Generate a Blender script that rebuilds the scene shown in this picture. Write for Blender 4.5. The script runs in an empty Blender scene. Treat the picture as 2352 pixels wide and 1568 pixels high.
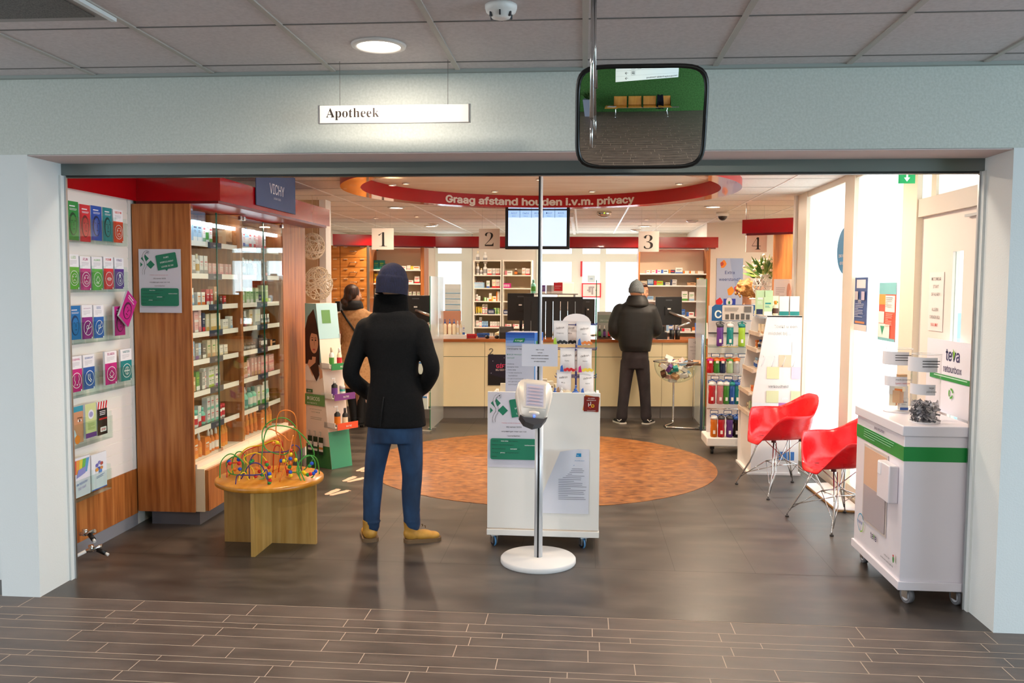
import bpy, bmesh, math, random
from mathutils import Vector, Matrix
PI = math.pi
S = bpy.context.scene
# ---------------------------------------------------------------- camera
W_, H_, F_, HC = 2352, 1568, 1975.4, 1.65
YAW, PITCH, ROLL = .0819190, .0648445, .00581539
cf = Vector((-math.sin(YAW)*math.cos(PITCH), math.cos(YAW)*math.cos(PITCH), -math.sin(PITCH)))
cr0 = Vector((math.cos(YAW), math.sin(YAW), 0)); cu0 = cr0.cross(cf)
cr = math.cos(ROLL)*cr0 + math.sin(ROLL)*cu0; cu = -math.sin(ROLL)*cr0 + math.cos(ROLL)*cu0
cam = bpy.data.cameras.new('camera'); co = bpy.data.objects.new('camera', cam); S.collection.objects.link(co)
cam.sensor_width = 36; cam.lens = F_/W_*36; cam.clip_start = .05; cam.clip_end = 200
co.matrix_world = Matrix(((cr.x, cu.x, -cf.x, 0), (cr.y, cu.y, -cf.y, 0), (cr.z, cu.z, -cf.z, HC), (0, 0, 0, 1)))
S.camera = co
# ---------------------------------------------------------------- world, exposure
S.view_settings.view_transform = 'Standard'; S.view_settings.look = 'None'; S.view_settings.gamma = 1
S.view_settings.use_curve_mapping = False; S.view_settings.exposure = 0.08
w = bpy.data.worlds.new('world'); S.world = w; w.use_nodes = True
nt = w.node_tree; nt.nodes.clear()
tc = nt.nodes.new('ShaderNodeTexCoord'); sp = nt.nodes.new('ShaderNodeSeparateXYZ'); rp = nt.nodes.new('ShaderNodeValToRGB')
bg = nt.nodes.new('ShaderNodeBackground'); wo = nt.nodes.new('ShaderNodeOutputWorld')
nt.links.new(tc.outputs['Generated'], sp.inputs[0]); nt.links.new(sp.outputs['Z'], rp.inputs[0])
nt.links.new(rp.outputs[0], bg.inputs[0]); nt.links.new(bg.outputs[0], wo.inputs[0])
rp.color_ramp.elements[0].position = -0.0; rp.color_ramp.elements[0].color = (.62, .66, .66, 1)
rp.color_ramp.elements[1].position = .12; rp.color_ramp.elements[1].color = (.80, .92, 1, 1)
e_ = rp.color_ramp.elements.new(.9); e_.color = (.6, .8, 1, 1)
bg.inputs[1].default_value = 2.6

def area(name, loc, rot, sx, sy, power, col, spread=PI, shape='RECTANGLE'):
    l = bpy.data.lights.new(name, 'AREA'); l.shape = shape; l.size = sx
    if shape in ('RECTANGLE', 'ELLIPSE'): l.size_y = sy
    l.energy = power; l.color = col; l.spread = spread
    o = bpy.data.objects.new(name, l); S.collection.objects.link(o); o.location = loc; o.rotation_euler = rot
    return o
# daylight outside the pharmacy's window wall and back windows, and at the hall's glazed ends
DAY = (.86, .94, 1)
area('daylight_window_side', (3.6, 7.4, 1.7), (0, PI/2, 0), 2.6, 6.5, 300, DAY)
area('daylight_window_back', (0, 14.9, 1.6), (-PI/2, 0, 0), 5, 2.4, 170, DAY)
area('daylight_hall_right', (7.6, -.6, 1.6), (0, PI/2, 0), 2.4, 7, 340, (.62, .83, 1))
area('daylight_hall_left', (-7.6, 1.0, 1.7), (0, -PI/2, 0), 2.4, 6, 110, (.9, .95, 1))
# ---------------------------------------------------------------- helpers
def at(px, py, X=None, Y=None, Z=None):
    d = cr*(px-W_/2)/F_ - cu*(py-H_/2)/F_ + cf
    t = X/d.x if X is not None else Y/d.y if Y is not None else (Z-HC)/d.z
    return Vector((d.x*t, d.y*t, HC+d.z*t))
def lin(h):
    if isinstance(h, tuple): return (*h[:3], 1)
    h = h.lstrip('#'); c = [int(h[i:i+2], 16)/255 for i in (0, 2, 4)]
    return tuple((x/12.92 if x <= .04045 else ((x+.055)/1.055)**2.4) for x in c) + (1,)
MC = {}
def M(col, rough=.5, metal=0, emit=0, trans=0, spec=.5, alpha=1, bump=0, bscale=200, coat=0):
    key = (col, rough, metal, emit, trans, spec, alpha, bump, bscale, coat)
    if key in MC: return MC[key]
    m = bpy.data.materials.new('paint_%s' % str(col).strip('#')); m.use_nodes = True
    n = m.node_tree; b = n.nodes['Principled BSDF']; c = lin(col)
    b.inputs['Base Color'].default_value = c; b.inputs['Roughness'].default_value = rough
    b.inputs['Metallic'].default_value = metal; b.inputs['Specular IOR Level'].default_value = spec
    b.inputs['Transmission Weight'].default_value = trans; b.inputs['Alpha'].default_value = alpha
    b.inputs['Coat Weight'].default_value = coat
    if emit: b.inputs['Emission Color'].default_value = c; b.inputs['Emission Strength'].default_value = emit
    # a faint procedural mottle so that nothing is perfectly flat
    t = n.nodes.new('ShaderNodeTexCoord'); nz = n.nodes.new('ShaderNodeTexNoise'); nz.inputs['Scale'].default_value = 14 if not bump else bscale
    n.links.new(t.outputs['Object'], nz.inputs['Vector'])
    if bump:
        bp = n.nodes.new('ShaderNodeBump'); bp.inputs['Strength'].default_value = bump; bp.inputs['Distance'].default_value = .003
        n.links.new(nz.outputs['Fac'], bp.inputs['Height']); n.links.new(bp.outputs[0], b.inputs['Normal'])
    elif not emit:
        mr = n.nodes.new('ShaderNodeMapRange'); mr.inputs['To Min'].default_value = max(.02, rough-.05); mr.inputs['To Max'].default_value = min(1, rough+.05)
        n.links.new(nz.outputs['Fac'], mr.inputs['Value']); n.links.new(mr.outputs[0], b.inputs['Roughness'])
    MC[key] = m; return m
def glass(name, tint=(.93, .98, .96), rough=0, white=0, refl=1.0):
    """thin sheet: mostly see-through, Fresnel reflection, optional milky share"""
    if name in MC: return MC[name]
    m = bpy.data.materials.new(name); m.use_nodes = True; n = m.node_tree; n.nodes.clear()
    o = n.nodes.new('ShaderNodeOutputMaterial'); tr = n.nodes.new('ShaderNodeBsdfTransparent'); gl = n.nodes.new('ShaderNodeBsdfGlossy')
    mx = n.nodes.new('ShaderNodeMixShader'); lw = n.nodes.new('ShaderNodeLayerWeight'); lw.inputs[0].default_value = .5
    pw = n.nodes.new('ShaderNodeMath'); pw.operation = 'POWER'; pw.inputs[1].default_value = 4.5
    fr = n.nodes.new('ShaderNodeMath'); fr.operation = 'MULTIPLY_ADD'; fr.inputs[1].default_value = .8; fr.inputs[2].default_value = .025
    n.links.new(lw.outputs['Facing'], pw.inputs[0]); n.links.new(pw.outputs[0], fr.inputs[0])
    tr.inputs[0].default_value = (*tint, 1); gl.inputs['Roughness'].default_value = rough
    src = tr
    if white:
        tl = n.nodes.new('ShaderNodeBsdfTranslucent'); tl.inputs[0].default_value = (.95, .97, .97, 1)
        df = n.nodes.new('ShaderNodeBsdfDiffuse'); df.inputs[0].default_value = (.92, .95, .95, 1)
        ad = n.nodes.new('ShaderNodeMixShader'); ad.inputs[0].default_value = .35
        n.links.new(tl.outputs[0], ad.inputs[1]); n.links.new(df.outputs[0], ad.inputs[2])
        m2 = n.nodes.new('ShaderNodeMixShader'); m2.inputs[0].default_value = white
        n.links.new(tr.outputs[0], m2.inputs[1]); n.links.new(ad.outputs[0], m2.inputs[2]); src = m2
    mt = n.nodes.new('ShaderNodeMath'); mt.operation = 'MULTIPLY'; mt.inputs[1].default_value = refl
    n.links.new(fr.outputs[0], mt.inputs[0]); n.links.new(mt.outputs[0], mx.inputs[0])
    n.links.new(src.outputs[0], mx.inputs[1]); n.links.new(gl.outputs[0], mx.inputs[2]); n.links.new(mx.outputs[0], o.inputs[0])
    MC[name] = m; return m
def noisemat(name, cols, scale=(1, 1, 1), nscale=5, detail=6, rough=.5, bump=0, spec=.5, coat=0, dist=0, rr=None):
    """ramp over stretched object-space noise (wood grain, stone, cork)"""
    if name in MC: return MC[name]
    m = bpy.data.materials.new(name); m.use_nodes = True; n = m.node_tree; b = n.nodes['Principled BSDF']
    t = n.nodes.new('ShaderNodeTexCoord'); mp = n.nodes.new('ShaderNodeMapping'); nz = n.nodes.new('ShaderNodeTexNoise'); r = n.nodes.new('ShaderNodeValToRGB')
    mp.inputs['Scale'].default_value = scale; nz.inputs['Scale'].default_value = nscale; nz.inputs['Detail'].default_value = detail; nz.inputs['Distortion'].default_value = dist
    n.links.new(t.outputs['Object'], mp.inputs[0]); n.links.new(mp.outputs[0], nz.inputs['Vector']); n.links.new(nz.outputs['Fac'], r.inputs[0])
    n.links.new(r.outputs[0], b.inputs['Base Color'])
    k = len(cols); cr_ = r.color_ramp
    for i, c in enumerate(cols):
        p = .3+.4*i/(k-1)
        if i == 0: cr_.elements[0].position = p; cr_.elements[0].color = lin(c)
        elif i == k-1: cr_.elements[-1].position = p; cr_.elements[-1].color = lin(c)
        else: e = cr_.elements.new(p); e.color = lin(c)
    b.inputs['Roughness'].default_value = rough; b.inputs['Specular IOR Level'].default_value = spec; b.inputs['Coat Weight'].default_value = coat
    if rr:
        mr = n.nodes.new('ShaderNodeMapRange'); mr.inputs['To Min'].default_value = rr[0]; mr.inputs['To Max'].default_value = rr[1]
        n.links.new(nz.outputs['Fac'], mr.inputs['Value']); n.links.new(mr.outputs[0], b.inputs['Roughness'])
    if bump:
        bp = n.nodes.new('ShaderNodeBump'); bp.inputs['Strength'].default_value = bump; bp.inputs['Distance'].default_value = .004
        n.links.new(nz.outputs['Fac'], bp.inputs['Height']); n.links.new(bp.outputs[0], b.inputs['Normal'])
    MC[name] = m; return m
WOOD = noisemat('cherry_wood', ['#8a4a20', '#b06a34', '#c27f45'], (14, 14, .9), 2.2, 5, .38)
WOODD = noisemat('cherry_wood_top', ['#8a4a20', '#a35a26', '#b56a30'], (1, 8, 8), 2.5, 5, .3)
BEECH = noisemat('beech_wood', ['#a87f3c', '#bd9450', '#c9a363'], (10, 10, .7), 2.5, 4, .4)
WHITE = M('#e9e6e2', .4); CREAM = M('#efe3c8', .45); RED = M('#b3000f', .22, coat=.3); CHROME = M('#d8d8d8', .12, 1); ALU = M('#b9bcbe', .35, 1)
BLACK = M('#0c0c0e', .45); DGREY = M('#3c3e42', .5); GLASS = glass('clear_glass'); PAPER = M('#e8e6ec', .6)

class B:
    """collects shapes for ONE mesh"""
    def __init__(s): s.bm = bmesh.new(); s.ms = []
    def mi(s, m):
        if m not in s.ms: s.ms.append(m)
        return s.ms.index(m)
    def fin(s, fs, m, sm=False):
        i = s.mi(m)
        for f in fs: f.material_index = i; f.smooth = sm
    def box(s, x0, x1, y0, y1, z0, z1, m, bev=0):
        v = [s.bm.verts.new(p) for p in ((x0, y0, z0), (x1, y0, z0), (x1, y1, z0), (x0, y1, z0), (x0, y0, z1), (x1, y0, z1), (x1, y1, z1), (x0, y1, z1))]
        fs = [s.bm.faces.new([v[i] for i in q]) for q in ((0, 3, 2, 1), (4, 5, 6, 7), (0, 1, 5, 4), (1, 2, 6, 5), (2, 3, 7, 6), (3, 0, 4, 7))]
        s.fin(fs, m)
        if bev:
            es = list({e for f in fs for e in f.edges})
            r = bmesh.ops.bevel(s.bm, geom=es, offset=bev, segments=2, affect='EDGES', profile=.5); s.fin(r['faces'], m, True)
        return s
    def prism(s, pts, a, b, m, axis='y', sm=False, caps=True):
        """extrude a 2D outline: axis y -> pts are (x,z) between y=a..b; z -> (x,y); x -> (y,z)"""
        f3 = {'y': lambda p, t: (p[0], t, p[1]), 'z': lambda p, t: (p[0], p[1], t), 'x': lambda p, t: (t, p[0], p[1])}[axis]
        A = [s.bm.verts.new(f3(p, a)) for p in pts]; C = [s.bm.verts.new(f3(p, b)) for p in pts]; k = len(pts); fs = []
        for i in range(k): fs.append(s.bm.faces.new((A[i], A[(i+1) % k], C[(i+1) % k], C[i])))
        s.fin(fs, m, sm)
        if caps: s.fin([s.bm.faces.new(A[::-1]), s.bm.faces.new(C)], m)
        return s
    def tube(s, pts, r, m, seg=8, closed=False, sm=True, rs=None):
        P = [Vector(p) for p in pts]; k = len(P); rings = []; prev = None
        for i in range(k):
            if closed: d = P[(i+1) % k]-P[i-1]
            else: d = P[min(i+1, k-1)]-P[max(i-1, 0)]
            d.normalize()
            if prev is None: a = d.orthogonal().normalized()
            else: a = (prev-d*prev.dot(d)); a = a.normalized() if a.length > 1e-6 else d.orthogonal().normalized()
            prev = a; b = d.cross(a); rr = rs[i] if rs else r
            rings.append([s.bm.verts.new(P[i]+(a*math.cos(2*PI*j/seg)+b*math.sin(2*PI*j/seg))*rr) for j in range(seg)])
        fs = []
        for i in range(k if closed else k-1):
            A, C = rings[i], rings[(i+1) % k]
            for j in range(seg): fs.append(s.bm.faces.new((A[j], A[(j+1) % seg], C[(j+1) % seg], C[j])))
        s.fin(fs, m, sm)
        if not closed: s.fin([s.bm.faces.new(rings[0][::-1]), s.bm.faces.new(rings[-1])], m)
        return s
    def cyl(s, p0, p1, r, m, seg=16, r1=None): return s.tube([p0, p1], r, m, seg, rs=[r, r if r1 is None else r1])
    def lathe(s, prof, c, m, seg=20, sm=True, sy=1, caps=True):
        """profile [(r,z)...] turned about the vertical through c"""
        rings = [[s.bm.verts.new((c[0]+r*math.cos(2*PI*j/seg), c[1]+r*sy*math.sin(2*PI*j/seg), c[2]+z)) for j in range(seg)] for r, z in prof]
        fs = []
        for A, C in zip(rings, rings[1:]):
            for j in range(seg): fs.append(s.bm.faces.new((A[j], A[(j+1) % seg], C[(j+1) % seg], C[j])))
        s.fin(fs, m, sm)
        if caps: s.fin([s.bm.faces.new(rings[0][::-1]), s.bm.faces.new(rings[-1])], m)
        return s
    def sph(s, c, r, m, sub=2, sc=(1, 1, 1)):
        g = bmesh.ops.create_icosphere(s.bm, subdivisions=sub, radius=r, matrix=Matrix.Translation(c) @ Matrix.Diagonal((*sc, 1)))
        s.fin({f for v in g['verts'] for f in v.link_faces}, m, True); return s
    def quad(s, ps, m, sm=False): s.fin([s.bm.faces.new([s.bm.verts.new(p) for p in ps])], m, sm); return s
    def grid(s, fn, nu, nv, m, sm=True, wrap=False):
        V = [[s.bm.verts.new(fn(i/nu, j/nv)) for j in range(nv+1)] for i in range(nu if wrap else nu+1)]
        n = len(V); fs = []
        for i in range(nu):
            for j in range(nv): fs.append(s.bm.faces.new((V[i][j], V[(i+1) % n][j], V[(i+1) % n][j+1], V[i][j+1])))
        s.fin(fs, m, sm); return s
    def xf(s, mat, since=0):
        for i, v in enumerate(s.bm.verts):
            if i >= since: v.co = mat @ v.co
        return s
    def mark(s): return len(s.bm.verts)
    def mesh(s, name):
        me = bpy.data.meshes.new(name); bmesh.ops.recalc_face_normals(s.bm, faces=s.bm.faces); s.bm.to_mesh(me); s.bm.free()
        for m in s.ms: me.materials.append(m)
        return me
    def put(s, name, parent=None, loc=(0, 0, 0), rz=0, label=None):
        o = bpy.data.objects.new(name, s.mesh(name)); S.collection.objects.link(o); o.location = loc; o.rotation_euler = (0, 0, rz)
        if parent: o.parent = parent
        if label: o['label'] = label
        return o
def tag(o, label, cat, group=None, kind=None):
    o['label'] = label; o['category'] = cat
    if group: o['group'] = group
    if kind: o['kind'] = kind
    return o
def thing(name, label, cat, loc=(0, 0, 0), rz=0, group=None):
    o = bpy.data.objects.new(name, None); S.collection.objects.link(o); o.empty_display_size = .05
    o.location = loc; o.rotation_euler = (0, 0, rz); return tag(o, label, cat, group)
def one(b, name, label, cat, loc=(0, 0, 0), rz=0, group=None): return tag(b.put(name, None, loc, rz), label, cat, group)
def struct(b, name, label=None, loc=(0, 0, 0)):
    o = b.put(name, None, loc); o['kind'] = 'structure'
    if label: o['label'] = label
    return o
def dup(o, loc, rz, label=None, group=None, parent=None):
    c = o.copy(); S.collection.objects.link(c); c.parent = parent
    if parent is None: c.location = loc; c.rotation_euler = (0, 0, rz)
    if label: c['label'] = label
    if group: c['group'] = group
    for ch in [x for x in S.collection.objects if x.parent == o]: dup(ch, None, None, parent=c)
    return c
TXC = {}
FONT = None
try: FONT = bpy.data.fonts.load(bpy.utils.resource_path('LOCAL')+'/datafiles/fonts/Inter.woff2')   # Blender's own interface font
except Exception: pass
def textgeo(st, size, bold=0, align='CENTER', sx=1, ls=1):
    k = (st, bold, align, ls)
    if k not in TXC:
        cu_ = bpy.data.curves.new('t', 'FONT'); cu_.body = st; cu_.size = 1; 
        if FONT and max(map(ord, st)) < 0x3000: cu_.font = FONT
        cu_.align_x = align; cu_.offset = bold; cu_.resolution_u = 2; cu_.space_line = ls
        o = bpy.data.objects.new('t', cu_); S.collection.objects.link(o)
        dg = bpy.context.evaluated_depsgraph_get(); me = bpy.data.meshes.new_from_object(o.evaluated_get(dg))
        TXC[k] = ([v.co.copy() for v in me.vertices], [tuple(p.vertices) for p in me.polygons])
        bpy.data.objects.remove(o); bpy.data.curves.remove(cu_); bpy.data.meshes.remove(me)
    vs, fs = TXC[k]
    return [(v.x*size*sx, v.y*size) for v in vs], fs
class P:
    """flat print on a sheet: origin lower left (x right, y up in metres); lies in local XZ facing -Y (layers step out)"""
    def __init__(s, b=None, y=0, step=.0006): s.b = b or B(); s.y = y; s.k = 0; s.step = step
    def lay(s): s.k += 1; return s.y - s.k*s.step
    def poly(s, pts, m):
        y = s.lay(); s.b.quad([(p[0], y, p[1]) for p in pts], m); return s
    def rect(s, x, z, w, h, m): return s.poly([(x, z), (x+w, z), (x+w, z+h), (x, z+h)], m)
    def rrect(s, x, z, w, h, r, m, n=5):
        pts = []
        for cx, cz, a0 in ((x+w-r, z+r, -PI/2), (x+w-r, z+h-r, 0), (x+r, z+h-r, PI/2), (x+r, z+r, PI)):
            pts += [(cx+r*math.cos(a0+PI/2*i/n), cz+r*math.sin(a0+PI/2*i/n)) for i in range(n+1)]
        return s.poly(pts, m)
    def disc(s, x, z, r, m, rz=None, n=24): return s.poly([(x+r*math.cos(2*PI*i/n), z+(rz or r)*math.sin(2*PI*i/n)) for i in range(n)], m)
    def ring(s, x, z, r, t, m, rz=None, n=24, a0=0, a1=2*PI):
        y = s.lay(); rz = rz or r
        for i in range(n):
            a, b = a0+(a1-a0)*i/n, a0+(a1-a0)*(i+1)/n
            s.b.quad([(x+(r+q)*math.cos(c), y, z+(rz+q)*math.sin(c)) for c, q in ((a, 0), (b, 0), (b, -t), (a, -t))], m)
        return s
    def line(s, pts, t, m):
        y = s.lay()
        for (x0, z0), (x1, z1) in zip(pts, pts[1:]):
            L = math.hypot(x1-x0, z1-z0) or 1; nx, nz = -(z1-z0)/L*t/2, (x1-x0)/L*t/2
            s.b.quad([(x0-nx, y, z0-nz), (x1-nx, y, z1-nz), (x1+nx, y, z1+nz), (x0+nx, y, z0+nz)], m)
        return s
    def text(s, st, x, z, size, m, bold=0, align='CENTER', sx=1, rot=0, arc=None):
        vs, fs = textgeo(st, size, bold, align, sx); y = s.lay(); c, n = math.cos(rot), math.sin(rot)
        V = [s.b.bm.verts.new((x+a*c-b*n, y, z+a*n+b*c)) for a, b in vs]; out = []
        for f in fs:
            try: out.append(s.b.bm.faces.new([V[i] for i in f]))
            except ValueError: pass
        s.b.fin(out, m); return s
    def greek(s, x, z, w, n, dz, t, m, seed=0):
        """unreadably small body copy: thin broken lines"""
        r = random.Random(seed)
        for i in range(n):
            L = w*(r.uniform(.8, 1) if i % 4 != 3 else r.uniform(.3, .6)); s.rect(x, z-i*dz, L, t, m)
        return s
# ================================================================ setting
HZ, IZ, YF, YB = 2.69, 2.54, 4.21, 4.50
XL, XR, ZT = -2.828, 1.982, 2.30
STONE = noisemat('dark_stone_vinyl', ['#332e2b', '#463f3a', '#5b524b'], (1, 2.2, 1), 2.6, 9, .36, bump=.12, spec=.5, rr=(.26, .46))
PLANK = noisemat('grey_brown_plank_tile', ['#544943', '#61544c', '#6d5f56'], (1, 3, 1), 4, 9, .42, bump=.25, rr=(.34, .5))
CORK = noisemat('orange_flecked_linoleum', ['#5c3417', '#8a5428', '#a8713c'], (1, 1.6, 1), 11, 6, .4, rr=(.32, .45), dist=.6)
GROUT = M('#c4b09c', .8)
b = B(); b.box(-6, 6.5, -5, YF+.01, -.1, 0, PLANK)
rng = random.Random(4); y = 4.216; pat = [.144, .097, .06, .095, .124, .108, .055, .106, .09]; k = 0
while y > -4.8:
    b.quad([(-6, y-.002, .0006), (6.5, y-.002, .0006), (6.5, y+.002, .0006), (-6, y+.002, .0006)], GROUT)
    h = pat[k % len(pat)]; x = -6+rng.uniform(0, .6)
    while x < 6.5:
        b.quad([(x-.002, y-h, .0006), (x+.002, y-h, .0006), (x+.002, y, .0006), (x-.002, y, .0006)], GROUT); x += .6
    y -= h; k += 1
struct(b, 'floor', 'grey brown plank tile floor of the hall')
b = B(); b.box(-5, 3.8, YF+.01, 15.2, -.1, .001, STONE)
SEAM = M('#3b3632', .5)
b.quad([(-3.02, 4.962, .0016), (2.1, 4.962, .0016), (2.1, 4.967, .0016), (-3.02, 4.967, .0016)], SEAM)
for i in range(12):
    y = 5.9+.92*i; b.quad([(-4, y, .0015), (3.2, y, .0015), (3.2, y+.003, .0015), (-4, y+.003, .0015)], SEAM)
for i in range(14):
    x = -4.05+.46*i; b.quad([(x, 4.965, .0015), (x+.0025, 4.965, .0015), (x+.0025, 14, .0015), (x, 14, .0015)], SEAM)
struct(b, 'floor', 'dark stone look vinyl floor of the pharmacy')
CX, CY, CR = -.37, 7.93, 1.6
b = B(); b.lathe([(CR, .001), (CR, .004), (0.01, .004)], (CX, CY, 0), CORK, 96, sm=False); struct(b, 'floor', 'round orange flecked inlay in the pharmacy floor')
RX, RY = -.39, 7.62      # centre of the ceiling ring
# walls of the hall side
WALLC = noisemat('hall_wallpaper', ['#c2c8c0', '#c9cec6', '#cfd4cd'], (1, 1, 1), 90, 2, .75, bump=.35)
REV = M('#dfe3e2', .7, bump=.25, bscale=120)
b = B(); b.box(-6, 6.5, YF, YB, ZT, HZ+.1, WALLC); struct(b, 'wall_front')
b = B(); b.box(-3.04, XL, YF, YB, 0, ZT, REV); struct(b, 'wall_left', 'white pillar left of the opening')
b = B(); b.box(XR, 6.5, YF, YB, 0, ZT, REV); struct(b, 'wall_right', 'white wall right of the opening')
b = B(); b.box(-6, -3.04, YB-.06, YB, 0, ZT, REV); struct(b, 'wall_far_left')
b = B(); b.box(XL+.001, XR-.001, YF+.004, YB-.002, ZT-.006, ZT-.001, M('#cbbdbb', .7)); struct(b, 'trim_1', 'smooth soffit under the lintel')
TRK = M('#7d8583', .35, .7)
b = B(); b.box(XL, XR, YB-.004, YB+.07, 2.232, ZT-.002, TRK); b.box(XL, XR, YB+.01, YB+.05, 2.222, 2.234, M('#2a2c2b', .4)); struct(b, 'trim_2', 'grey metal sliding track along the lintel')
for i, x in enumerate((XL, XR-.022)):
    b = B(); b.box(x, x+.022, YB, YB+.016, 0, 2.235, ALU); b.box(x+.01 if i else x, x+.022 if i else x+.012, YB-.03, YB, 0, 2.23, REV); struct(b, 'trim_%d' % (3+i), 'aluminium end strip of the opening')
# hall ceiling with its grid
CEILT = noisemat('mineral_fibre_tile', ['#c0b8b7', '#c7bfbe', '#cdc5c4'], (1, 1, 1), 60, 3, .85, bump=.2)
b = B(); b.box(-6, 6.5, -5, YF, HZ, HZ+.1, CEILT); struct(b, 'ceiling', 'grey tiled ceiling of the hall')
b = B(); TB = M('#b0aba3', .6)
for i in range(-10, 11):
    x = -.002+.611*i; b.box(x-.012, x+.012, -5, YF, HZ-.006, HZ+.01, TB)
for i in range(14):
    y = 4.05-.611*i; b.box(-6, 6.5, y-.004, y+.004, HZ-.003, HZ+.01, M('#6f6a66', .7))
b.box(-6, 6.5, YF-.03, YF, HZ-.015, HZ+.01, M('#9aa19c', .6))
struct(b, 'trim_5', 'metal grid of the hall ceiling')
# rest of the hall behind the camera (seen in the mirror)
GRN = noisemat('green_felt_wall', ['#2f5a26', '#3c6c2f', '#497a3a'], (1, 1, 1), 20, 5, .9)
b = B(); b.box(-2.2, 6.5, -3.9, -3.8, 0, HZ, GRN); struct(b, 'wall_back', 'moss green wall opposite the pharmacy')
b = B(); b.box(-6, -3.2, -5, -4.9, 0, HZ, M('#d9b9a6', .8)); b.box(-3.2, -2.2, -5, -4.9, 0, HZ, M('#d9b9a6', .8)); struct(b, 'wall_hall_end')
b = B(); b.box(-2.3, -2.2, -5, -3.8, 0, HZ, M('#e0c0ae', .8)); b.box(-2.31, -2.3, -4.9, -3.8, 0, .09, M('#3a302b', .6)); struct(b, 'wall_hall_side', 'pink plastered wall beside the green one')
# pharmacy shell
IW = M('#f1ebe2', .7, bump=.1, bscale=90)
CEILI = noisemat('warm_white_ceiling_tile', ['#e6ddd2', '#ece4da', '#f0e9e0'], (1, 1, 1), 60, 3, .85)
b = B(); hole = 64
# annular ceiling: ring of quads from the hole to a rectangle
rx0, rx1, ry0, ry1 = -5, 3.8, YB, 15.2
def edgept(a):
    c, s_ = math.cos(a), math.sin(a); t = min((rx1-RX)/c if c > 1e-6 else (rx0-RX)/c if c < -1e-6 else 1e9, (ry1-RY)/s_ if s_ > 1e-6 else (ry0-RY)/s_ if s_ < -1e-6 else 1e9)
    return (RX+c*t, RY+s_*t)
ang = sorted(set([2*PI*i/hole for i in range(hole)] + [math.atan2(yy-RY, xx-RX) % (2*PI) for xx in (rx0, rx1) for yy in (ry0, ry1)]))
for a, c in zip(ang, ang[1:]+[ang[0]+2*PI]):
    A = (RX+1.64*math.cos(a), RY+1.64*math.sin(a)); D = (RX+1.64*math.cos(c), RY+1.64*math.sin(c)); E_, G = edgept(a), edgept(c)
    b.quad([(*A, IZ), (*E_, IZ), (*G, IZ), (*D, IZ)], CEILI)
b.box(rx0, rx1, ry0, ry1, 2.66, 2.7, CEILI)
struct(b, 'ceiling', 'warm white tiled ceiling of the pharmacy')
b = B(); TI = M('#f4f0ea', .35)
def ingrid(x0, x1, y0, y1):
    b.box(x0, x1, y0, y1, IZ-.004, IZ+.004, TI)
for i in range(-5, 9):
    x = -1.9+.6*i
    if abs(x-RX) < 1.72:
        h = math.sqrt(1.72**2-(x-RX)**2); ingrid(x-.011, x+.011, YB, RY-h); ingrid(x-.011, x+.011, RY+h, 14.8)
    else: ingrid(x-.011, x+.011, YB, 14.8)
GV = M('#8d867e', .8)
for i in range(17):
    y = 4.9+.6*i; h = math.sqrt(max(0, 1.72**2-(y-RY)**2))
    for x0, x1 in (((-4.9, 3.2),) if h == 0 else ((-4.9, RX-h), (RX+h, 3.2))): b.box(x0, x1, y-.003, y+.003, IZ-.0015, IZ+.003, GV)
struct(b, 'trim_6', 'metal grid of the pharmacy ceiling')
PLAST = noisemat('cream_plaster', ['#e2d2ba', '#eadcc6', '#efe4d0'], (.6, 2.5, 1), 3, 4, .8)
b = B(); b.lathe([(1.58, 0), (.01, 0)], (RX, RY, 2.60), PLAST, 96, sm=False, caps=False); struct(b, 'ceiling', 'raised cream plaster ceiling inside the red ring')
for nm, bx, m in (('wall_left', (-3.12, -3.03, YB, 8.95, 0, IZ), IW), ('wall_left', (-4.2, -4.1, 8.8, 15, 0, IZ), IW), ('wall_left', (-4.2, -2.78, 8.95, 9.1, 0, IZ), M('#c9a780', .8)), ('wall_left', (-2.78, -2.71, 8.93, 9.12, 0, IZ), IW),
                  ('wall_right', (3.3, 3.4, 8.6, 15, 0, IZ), IW), ('wall_right', (2.05, 3.4, 8.62, 8.7, 0, IZ), IW), ('wall_back', (1.72, 3.4, 12.3, 12.4, 0, IZ), IW), ('wall_back', (1.73, 1.8, 12.41, 15, 0, IZ), IW),
                  ('wall_front', (-3.1, 2.2, YB+.002, YB+.02, ZT, IZ), IW)):
    b = B(); b.box(*bx, m); struct(b, nm)
# raised red ring over the inlay
b = B(); n = 128; RO, RI, RZ = 1.72, 1.55, 2.475
REDG = M('#b3000c', .38, coat=.1); SOFF = M('#b5552e', .12, .25, coat=.6)
for r0, z0, r1, z1, m in ((RO, IZ-.001, RO, RZ, REDG), (RO, RZ, RI, RZ, SOFF), (RI, RZ, RI, 2.6, REDG)):
    b.grid(lambda u, v: (RX+(r0+(r1-r0)*v)*math.cos(2*PI*u), RY+(r0+(r1-r0)*v)*math.sin(2*PI*u), z0+(z1-z0)*v), n, 1, m, wrap=True)
ring = thing('ceiling_ring', 'large round red ring below the ceiling lettered in white over the round floor inlay', 'ceiling ring', (0, 0, 0))
b.put('ring_fascia', ring)
st = 'Graag afstand houden i.v.m. privacy'; b = B(); vs, fs = textgeo(st, .178, .011, 'CENTER')
WT = M('#f5efe6', .5); V = []
fs_ = []
for k, (dx, dy) in enumerate(((0, 0), (.004, .0), (-.004, .0), (.0, .003), (.0, -.003))):   # heavy strokes: the same letters laid five times, slightly apart
    V = []; rr_ = RI-.003-.0004*k
    for x, y in vs:
        a = PI/2 - (x+dx)/(RI-.004)*.985; V.append(b.bm.verts.new((RX+rr_*math.cos(a+.052), RY+rr_*math.sin(a+.052), 2.500+dy+y*.76)))
    for f in fs:
        try: fs_.append(b.bm.faces.new([V[i] for i in f]))
        except ValueError: pass
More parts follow.
